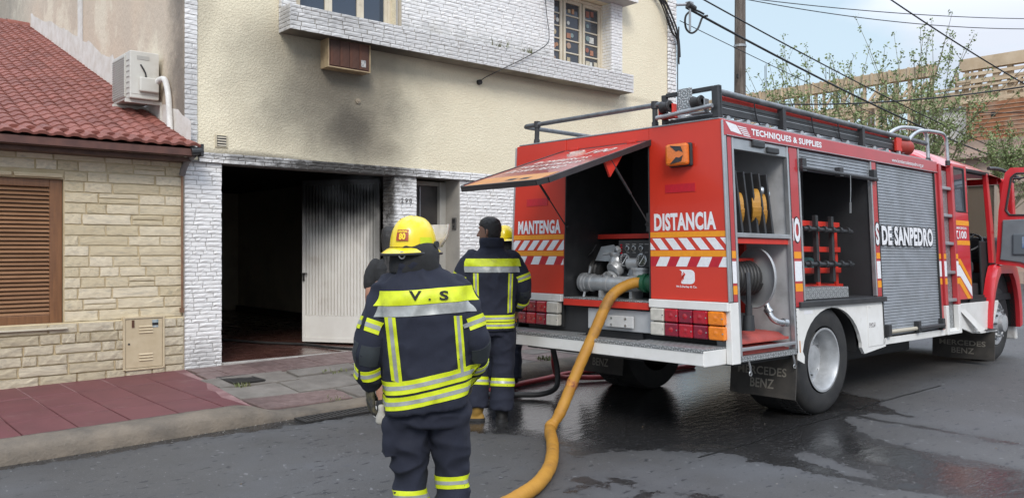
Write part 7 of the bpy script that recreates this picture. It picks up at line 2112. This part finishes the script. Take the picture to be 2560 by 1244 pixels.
# ------------------------------------------------------------------ pole, wires, loose cables
pw = mat('pole_wood', (.125, .10, .085), .85, c2=(.07, .055, .047), ns=7, stretch=(7, 7, .5), bs=30, bd=.5, dirt=(.22, .19, .16), ds=3)
PO = empty('utility_pole', (15.62, 10.32, .2), 'weathered wooden utility pole rising behind the fire engine', 'utility pole')
b = MB(); b.tube([(0, 0, -.1), (0, 0, 3), (.01, 0, 6), (.02, 0, 10.5)], [.145, .13, .118, .1], 18); po = b.build('trunk', pw, PO, sm=60)
for z in (3.9, 5.05):
    b = MB(); b.cyl((-.14, -.05, z), (-.20, -.07, z), .014, n=6); b.box(-.21, -.18, -.09, -.05, z, z + .08); b.build('step_bolt', M['black_iron'], po)
b = MB(); b.lathe([(.135, 0), (.135, .05)], (.01, 0, 5.75), (0, 0, 1), 18); b.build('band', M['grey_metal'], po)


def wire(name, p, q, sag, r, label, m=None, n=24, group='overhead wires'):
    p, q = Vector(p), Vector(q); b = MB()
    b.tube([p.lerp(q, i / n) - Vector((0, 0, sag * 4 * (i / n) * (1 - i / n))) for i in range(n + 1)], r, 6)
    return tag(b.build(name, m or M['cable'], None, sm=60), label, 'cable', group)


wire('overhead_wire', (12.74, 9.58, 6.10), (39.16, 10.90, 4.55), 0.35, 0.024, 'thick cable from the house corner passing behind the pole down the street')
wire('overhead_wire', (12.74, 9.58, 6.43), (39.74, 11.06, 4.76), 0.25, 0.016, 'upper cable running from the house corner past the pole down the street')
wire('overhead_wire', (12.73, 9.72, 5.88), (44.60, 11.46, 3.80), 0.2, 0.008, 'thin line sagging from the corner bracket behind the pole')
wire('overhead_wire', (15.82, 10.34, 7.07), (25.34, 7.06, 7.66), 0.12, 0.01, 'upper of two thin wires leaving the pole across the sky')
wire('overhead_wire', (15.83, 10.33, 7.04), (25.34, 7.06, 7.40), 0.2, 0.01, 'lower of two thin wires leaving the pole across the sky')
wire('overhead_wire', (13.84, 6.49, 5.94), (19.58, 5.45, 4.58), 0.06, 0.014, 'black wire slanting steeply down across the sky at the top')
wire('overhead_wire', (22.78, 14.61, 6.13), (25.50, 6.92, 6.04), 0.25, 0.022, 'black wire crossing level in front of the timber formwork')
wire('overhead_wire', (31.18, 12.57, 6.59), (30.14, 8.17, 5.88), 0.08, 0.012, 'thin wire crossing above the brick storey')
hose('cable_coil', [(13.32, 9.60, 6.09), (13.10, 9.67, 6.14), (12.98, 9.77, 6.03), (12.98, 9.77, 5.80), (13.06, 9.70, 5.70), (13.15, 9.62, 5.78), (13.30, 9.62, 6.02), (13.38, 9.55, 6.06)], .02, M['cable'], 'loop of spare black cable hanging below the wires by the house corner', 7, 6, 'cable')
# bunched cables on the house corner
CB = empty('cable_bundle', (12.5, YF, 6.0), 'bundle of looped black cables strapped to the far corner of the cream house', 'cable')
b = MB(); r2 = random.Random(8)
for k in range(6):
    o_ = Vector((r2.uniform(-.05, .05), -.05 + r2.uniform(-.02, .02), r2.uniform(-.05, .05)))
    b.tube(catmull([Vector((11.2, YF, 6.35 + .03 * k)) + o_, Vector((11.9, YF - .05, 6.15)) + o_, Vector((12.25, YF - .08, 5.8 - .05 * k)) + o_, Vector((12.42, YF - .09, 5.45)) + o_ * .5, Vector((12.47, YF - .08, 5.2 - .04 * k)) + o_ * .5, Vector((12.5, YF - .07, 5.35)), Vector((12.52, YF - .06, 5.7))], 7), .013, 6)
b.tube([(12.50, YF - .05, 5.4), (12.50, YF - .05, 3.2), (12.5, YF - .04, .4)], .010, 6)
wpart(b.build('cable', M['cable'], CB, sm=60), CB)
BK2 = empty('wire_bracket', (12.56, YF - .1, 6.05), 'steel bracket with clamps holding the street wires at the corner of the cream house', 'bracket')
b = MB(); b.cyl((-.1, .05, .05), (.16, -.08, .08), .025, n=8); b.box(.08, .2, -.12, -.02, .02, .12); b.build('arm', M['grey_metal'], BK2)
b = MB(); b.cyl((.14, -.08, .0), (.14, -.08, -.42), .022, n=8); b.build('rod', M['grey_metal'], BK2); b = MB(); b.cyl((.06, -.1, .06), (.26, -.1, .02), .05, n=10); b.build('clamp', M['black_plastic'], BK2)
# drooping cable on the facade
lc = hose('loose_cable', [(9.0, 9.56, 6.2), (9.04, 9.50, 5.3), (9.02, 9.42, 4.95), (8.85, 9.31, 4.72), (8.4, 9.30, 4.45), (8.02, 9.32, 4.25), (7.82, 9.5, 4.12), (7.78, 9.62, 4.06)], .007, M['cable'], 'thin grey cable drooping over the brick sill band of the cream house', 6, 8, 'cable')
b = MB(); b.cyl((7.78, 9.66, 4.05), (7.78, 9.60, 4.05), .04, n=8); lj = b.build('junction', M['black_iron'], lc); lj.matrix_parent_inverse = Matrix.Translation(-lc.location)
tuft('dry_weed', 8.02, 9.45, 4.55, .14, 22, 'dry weed growing on top of the brick sill band', h=.17, m=mat('dry_weed', (.20, .18, .11), .8, c2=(.07, .09, .03), ns=9))
tuft('dry_weed', 8.6, 9.45, 4.55, .10, 26, 'small dry sprig further along the brick sill band', h=.13, m=bpy.data.materials['dry_weed'])

# ------------------------------------------------------------------ street beyond
M['timber'] = mat('timber', (.54, .43, .30), .8, c2=(.45, .34, .22), ns=1.5, dirt=(.36, .27, .18), ds=.8, rv=.15, wp=False)
M['timber_dark'] = mat('timber_dark', (.14, .10, .07), .9)
CS = empty('construction_frame', (42, 22, 6), 'raw timber formwork of a new storey on the building beyond the street corner', 'construction')
r3 = random.Random(4)
def cs(nm, x0, x1, y0, y1, z0, z1, m='timber'):
    jx = r3.uniform(-.035, .035); b = MB(); b.box(x0 + jx, x1 + jx, y0, y1, z0, z1); return wpart(b.build(nm, M[m], CS), CS)
cs('beam', 41.8, 42.3, 16.8, 31, 9.95, 10.5); cs('beam', 41.75, 42.2, 16.8, 31, 6.6, 7.0); cs('beam', 41.8, 42.2, 10.2, 15.6, 9.95, 10.5); cs('beam', 41.75, 42.2, 10.0, 16.4, 7.9, 8.1); cs('beam', 41.7, 42.1, 9.5, 16.6, 6.7, 7.25)
cs('slab', 42.3, 50, 9.5, 31, 6.3, 6.55, 'timber_dark')
cs('beam', 49.6, 50, 9.5, 31, 9.6, 10.4)
y = 9.7
while y < 31:
    if 15.9 < y < 16.7: y += .5; continue
    cs('post', 41.9, 42.05, y, y + r3.uniform(.10, .22), 6.6, 9.95)
    if r3.random() < .75: xx = 44 + r3.uniform(0, 4); cs('post', xx, xx + .12, y + .2, y + .34, 6.5, 9.8, 'timber' if r3.random() < .5 else 'timber_dark')
    y += r3.uniform(.42, 1.0)
for k in range(28):
    yy = r3.uniform(17, 30); L_2 = r3.uniform(.5, 1.2)
    if k % 3 == 0: yy = r3.uniform(10, 15)
    b = MB(); p = Vector((41.85 + .004 * k, yy, 9.7)); b.obox(p + Vector((0, L_2 * .5, -L_2 * .6)), Vector((0, L_2 * .5, -L_2 * .6)), Vector((.05, 0, 0)), Vector((0, .04, .035))); wpart(b.build('brace', M['timber'], CS), CS)
for k in range(22):
    y0 = r3.uniform(10, 28); zz = r3.choice((7.3, 7.6, 8.4, 8.6, 9.1, 9.3)); cs('rail', 41.8, 41.9, y0, y0 + r3.uniform(1.2, 3), zz, zz + .12)
for k in range(30):
    cs('batten', 41.70, 41.8, 17 + k * .46, 17.09 + k * .46, 9.93, 10.54)
    if k % 2 == 0: cs('batten', 41.62, 41.7, 9.7 + k * .23, 9.78 + k * .23, 6.66, 7.28)
for k in range(26):
    yy = r3.uniform(9.6, 16.2); xx = r3.choice((41.9, 42.2, 43, 44.5)); cs('stud', xx, xx + .1, yy, yy + r3.uniform(.07, .14), r3.choice((6.7, 7.2, 8.0)), r3.choice((8.1, 9.3, 9.95)))
for zz in (7.45, 7.75, 8.45, 8.75, 9.4, 9.65): cs('rail', 41.8, 41.88, 9.6 + r3.uniform(0, 1), 15.4 + r3.uniform(0, 1), zz, zz + r3.uniform(.08, .16))
cs('beam', 41.78, 41.9, 16.8, 31, 8.75, 8.87); cs('beam', 41.78, 41.9, 10, 16.4, 9.1, 9.2)
for k in range(46):
    yy = r3.uniform(16.9, 30.5); xx = 42.4 + r3.uniform(0, 3); cs('prop', xx, xx + .11, yy, yy + r3.uniform(.07, .14), 3.2, 6.6 if k % 3 else 9.9, 'timber' if k % 4 else 'timber_dark')
for y, z0, z1 in ((26.0, 10.5, 12.1), (26.08, 10.5, 12.0), (22.4, 10.5, 11.4), (22.2, 10.5, 11.3), (11.9, 10.4, 12), (12.2, 10.4, 12.1), (21.0, 10.4, 11)):
    b = MB(); b.cyl((42, y, z0), (42.02, y + .03, z1), .018, n=5); wpart(b.build('rebar', M['black_iron'], CS), CS)
BR2 = empty('brick_upper_storey', (37, 11, 5.9), 'bare orange brick wall under construction above the pink building', 'building')
b = MB(); b.box(36.6, 41.5, 8.0, 13.4, 5.9, 7.5); wpart(b.build('wall', mat('orange_brick', (.36, .155, .075), .9, c2=(.27, .11, .055), ns=3, dirt=(.42, .32, .24), ds=1.1), BR2), BR2)
for k in range(9):
    b = MB(); b.box(36.57, 36.61, 8.0, 13.4, 5.98 + k * .17, 5.995 + k * .17); wpart(b.build('mortar_course', mat('mortar_pale', (.45, .35, .27), .9) if k == 0 else bpy.data.materials['mortar_pale'], BR2), BR2)
for y in (10.6, 12.3):
    b = MB(); b.box(36.58, 36.7, y, y + .16, 6.9, 7.08); wpart(b.build('putlog_hole', M['dark'], BR2), BR2)
PB = empty('pink_building', (37, 6, 0), 'old pale pink building with moulded cornices across the side street', 'building')
pm = mat('pink_render', (.50, .37, .30), .85, c2=(.43, .31, .25), ns=.6, dirt=(.3, .24, .2), ds=.7, dlo=.5, dhi=.8)
b = MB(); b.box(36, 41.8, -8, 17.5, .0, 5.2); wpart(b.build('wall', pm, PB), PB)
for x, z0, z1 in ((35.65, 5.2, 5.38), (35.75, 5.38, 5.6), (35.85, 5.60, 5.88), (35.9, 4.55, 4.75), (35.88, .0, .7)):
    b = MB(); b.box(x, 41.9 if z0 > 5 else 36.0, -8.05, 17.55, z0, z1); wpart(b.build('cornice', pm if z0 < 5.5 else mat('cornice_stain', (.27, .19, .15), .9, c2=(.4, .3, .24), ns=1.5), PB), PB)
for y in (-3, 1, 5, 9.4, 12.6, 15.4):
    b = MB(); b.box(35.86, 36, y - .62, y - .5, .9, 4.1); b.box(35.86, 36, y + .5, y + .62, .9, 4.1); b.box(35.84, 36, y - .7, y + .7, 4.1, 4.3); w_ = wpart(b.build('window', pm, PB), PB)
    b = MB(); b.box(35.93, 35.99, y - .5, y + .5, .9, 4.1); b.build('shutter', M['timber_dark'], w_)
WB = empty('white_shed', (36, 15, 6), 'small white plastered structure on the roof of the pink building', 'building')
b = MB(); b.box(37.2, 39.5, 13.6, 15.4, 5.88, 7.4); wpart(b.build('wall', M['limewash'], WB), WB); b = MB(); b.box(37.1, 39.6, 13.5, 15.5, 7.4, 7.5); wpart(b.build('roof', M['concrete'], WB), WB)
# low houses closing the side street further off
for nm, x0, x1, y0, y1, h, c, lb in (('far_house', 37, 46, 18.2, 32, 5.6, (.42, .36, .28), 'low beige house below the timber formwork'), ('far_house', 37, 46, -30, -8.6, 6.2, (.45, .42, .36), 'pale house past the pink building'), ('far_house', 18, 36, 40, 52, 5.5, (.40, .33, .27), 'low house at the far end of the side street')):
    e = empty(nm, ((x0 + x1) / 2, (y0 + y1) / 2, .2), lb, 'house'); mm = mat('far_render', c, .85, c2=tuple(v * .85 for v in c), ns=.7)
    b = MB(); b.box(x0, x1, y0, y1, 0, h); wpart(b.build('wall', mm, e), e); b = MB(); b.box(x0 - .15, x1 + .15, y0 - .15, y1 + .15, h, h + .25); wpart(b.build('parapet', mm, e), e)
    for k in range(4):
        yy = lerp(y0, y1, (k + .5) / 4); b = MB(); b.box(x0 - .05, x0 + .05, yy - .6, yy + .6, 1.1, 2.9); wpart(b.build('window', M['dark'], e), e)

# ------------------------------------------------------------------ spring tree: pollarded limbs with upright shoots and first leaves
bark = mat('bark', (.12, .095, .07), .9, c2=(.07, .055, .042), ns=5, stretch=(5, 5, 1), bs=20, bd=.5)
leafm = mat('young_leaf', (.21, .25, .10), .6, c2=(.15, .20, .07), ns=1.5)
twigm = mat('twig', (.17, .15, .085), .85, c2=(.11, .10, .055), ns=2)


def tree(name, x, y, z, h, spread, nl, ns_, seed, label, leafs=70, low=2.3):
    r = random.Random(seed); e = empty(name, (x, y, z), label, 'tree', 'street trees in young leaf')
    b = MB(); tp = Vector((.05, .02, low)); b.tube([(0, 0, -.1), (.02, .03, low * .4), (0, 0, low * .8), tp], [.2, .16, .15, .14], 12)
    tk = b.build('trunk', bark, e, sm=60)
    lv = MB(); tw = MB()

    def leaf(p, s):
        d = Vector((r.gauss(0, 1), r.gauss(0, 1), r.gauss(.1, .8))).normalized(); a = d.orthogonal().normalized(); w = d.cross(a)
        q = r.uniform(0, 6.28); a, w = a * math.cos(q) + w * math.sin(q), w * math.cos(q) - a * math.sin(q)
        lv.add([p, p + a * s * .5 + w * s * .28, p + a * s, p + a * s * .5 - w * s * .28], [(0, 1, 2, 3)])
    for i in range(nl):
        a = 2 * pi * (i + r.uniform(-.3, .3)) / nl; out = spread * r.uniform(.18, .34)
        k = tp + Vector((math.cos(a) * out, math.sin(a) * out, r.uniform(.4, 1.3)))
        q = MB(); q.tube(catmull([tp - Vector((0, 0, .15)), tp.lerp(k, .5) + Vector((0, 0, -.06)), k], 4), [lerp(.10, .055, t / 8) for t in range(9)], 8); q.build('limb', bark, tk, sm=60)
        for s_ in range(ns_):
            fan = a + r.gauss(0, .8); tilt = abs(r.gauss(.36, .27)); L_3 = (h - k.z) * r.uniform(.4, 1.0) * (1 - .25 * min(tilt, 1))
            d = Vector((math.cos(fan) * math.sin(tilt), math.sin(fan) * math.sin(tilt), math.cos(tilt)))
            bend = Vector((r.gauss(0, .12), r.gauss(0, .12), .08)); pts = [k + d * L_3 * t + bend * L_3 * t * t for t in (0, .25, .5, .75, 1)]
            c = catmull(pts, 3); tw.tube(c, [lerp(.022, .005, t / (len(c) - 1)) for t in range(len(c))], 5)

            def tuft_at(p, n, s):
                for m_ in range(n): leaf(p + Vector((r.gauss(0, s), r.gauss(0, s), r.gauss(0, s))), r.uniform(.06, .12))
            for j in range(r.randint(4, 7)):   # side twigs, each ending in a leaf cluster
                t = r.uniform(.2, .92); p = c[int(t * (len(c) - 1))]; dd_ = (d * .8 + Vector((r.gauss(0, .6), r.gauss(0, .6), .25))).normalized(); l_ = r.uniform(.2, .65); q_ = p + dd_ * l_
                tw.tube([p, p.lerp(q_, .5) + Vector((0, 0, -.02)), q_], [.007, .005, .003], 4)
                tuft_at(q_, r.randint(7, 13), .055)
                if l_ > .35: tuft_at(p.lerp(q_, .55), 5, .045)
            for m_ in range(int(leafs / 5)): tuft_at(c[int(r.uniform(.25, .999) * (len(c) - 1))], r.randint(4, 7), .045)
            tuft_at(c[-1], 9, .05)
    o = tw.build('twigs', twigm, e, sm=60, fix=False); o['kind'] = 'stuff'
    o = lv.build('foliage', leafm, e, fix=False); o['kind'] = 'stuff'


tree('street_tree', 27.6, 13.3, .2, 8.9, 6.4, 13, 12, 3, 'pollarded street tree with upright shoots of young leaves beyond the fire engine cab')
tree('street_tree', 30.5, 9.2, .2, 5.6, 3.6, 7, 6, 9, 'smaller leafing street tree before the pink building', 60, 2.2)
tree('street_tree', 31.0, 17.5, .2, 7.0, 3.6, 6, 7, 12, 'leafing street tree before the timber formwork', 60, 2.4)

# thin smoke still drifting out under the garage lintel
b = MB(); b.box(4.9, 6.25, 9.55, 10.3, 1.95, 2.57)
sm_ = b.build('smoke', None, None); tag(sm_, 'thin grey smoke drifting out under the garage lintel', kind='stuff')
m, n, l, bs_ = nodes('smoke_volume'); n.remove(bs_)
pv = nd(n, 'ShaderNodeVolumePrincipled', {'Color': (.55, .56, .58, 1), 'Anisotropy': .2})
tcx = nd(n, 'ShaderNodeNewGeometry'); q = nd(n, 'ShaderNodeTexNoise', {'Scale': 2.6, 'Detail': 3, 'Distortion': .6}); l.new(tcx.outputs['Position'], q.inputs['Vector'])
s_ = nd(n, 'ShaderNodeVectorMath', {1: (5.75, 9.85, 2.42)}, operation='SUBTRACT'); l.new(tcx.outputs['Position'], s_.inputs[0])
d_ = nd(n, 'ShaderNodeVectorMath', {1: (.62, .36, .34)}, operation='DIVIDE'); l.new(s_.outputs[0], d_.inputs[0]); e_ = nd(n, 'ShaderNodeVectorMath', operation='LENGTH'); l.new(d_.outputs[0], e_.inputs[0])
w1 = nd(n, 'ShaderNodeMapRange', {'From Min': 1.0, 'From Max': .2}); l.new(e_.outputs['Value'], w1.inputs['Value'])
w2 = nd(n, 'ShaderNodeMapRange', {'From Min': .45, 'From Max': .7, 'To Max': 1.1}); l.new(q.outputs['Fac'], w2.inputs['Value'])
mu = nd(n, 'ShaderNodeMath', operation='MULTIPLY'); l.new(w1.outputs[0], mu.inputs[0]); l.new(w2.outputs[0], mu.inputs[1]); l.new(mu.outputs[0], pv.inputs['Density'])
l.new(pv.outputs[0], n['Material Output'].inputs['Volume']); sm_.data.materials.append(m)
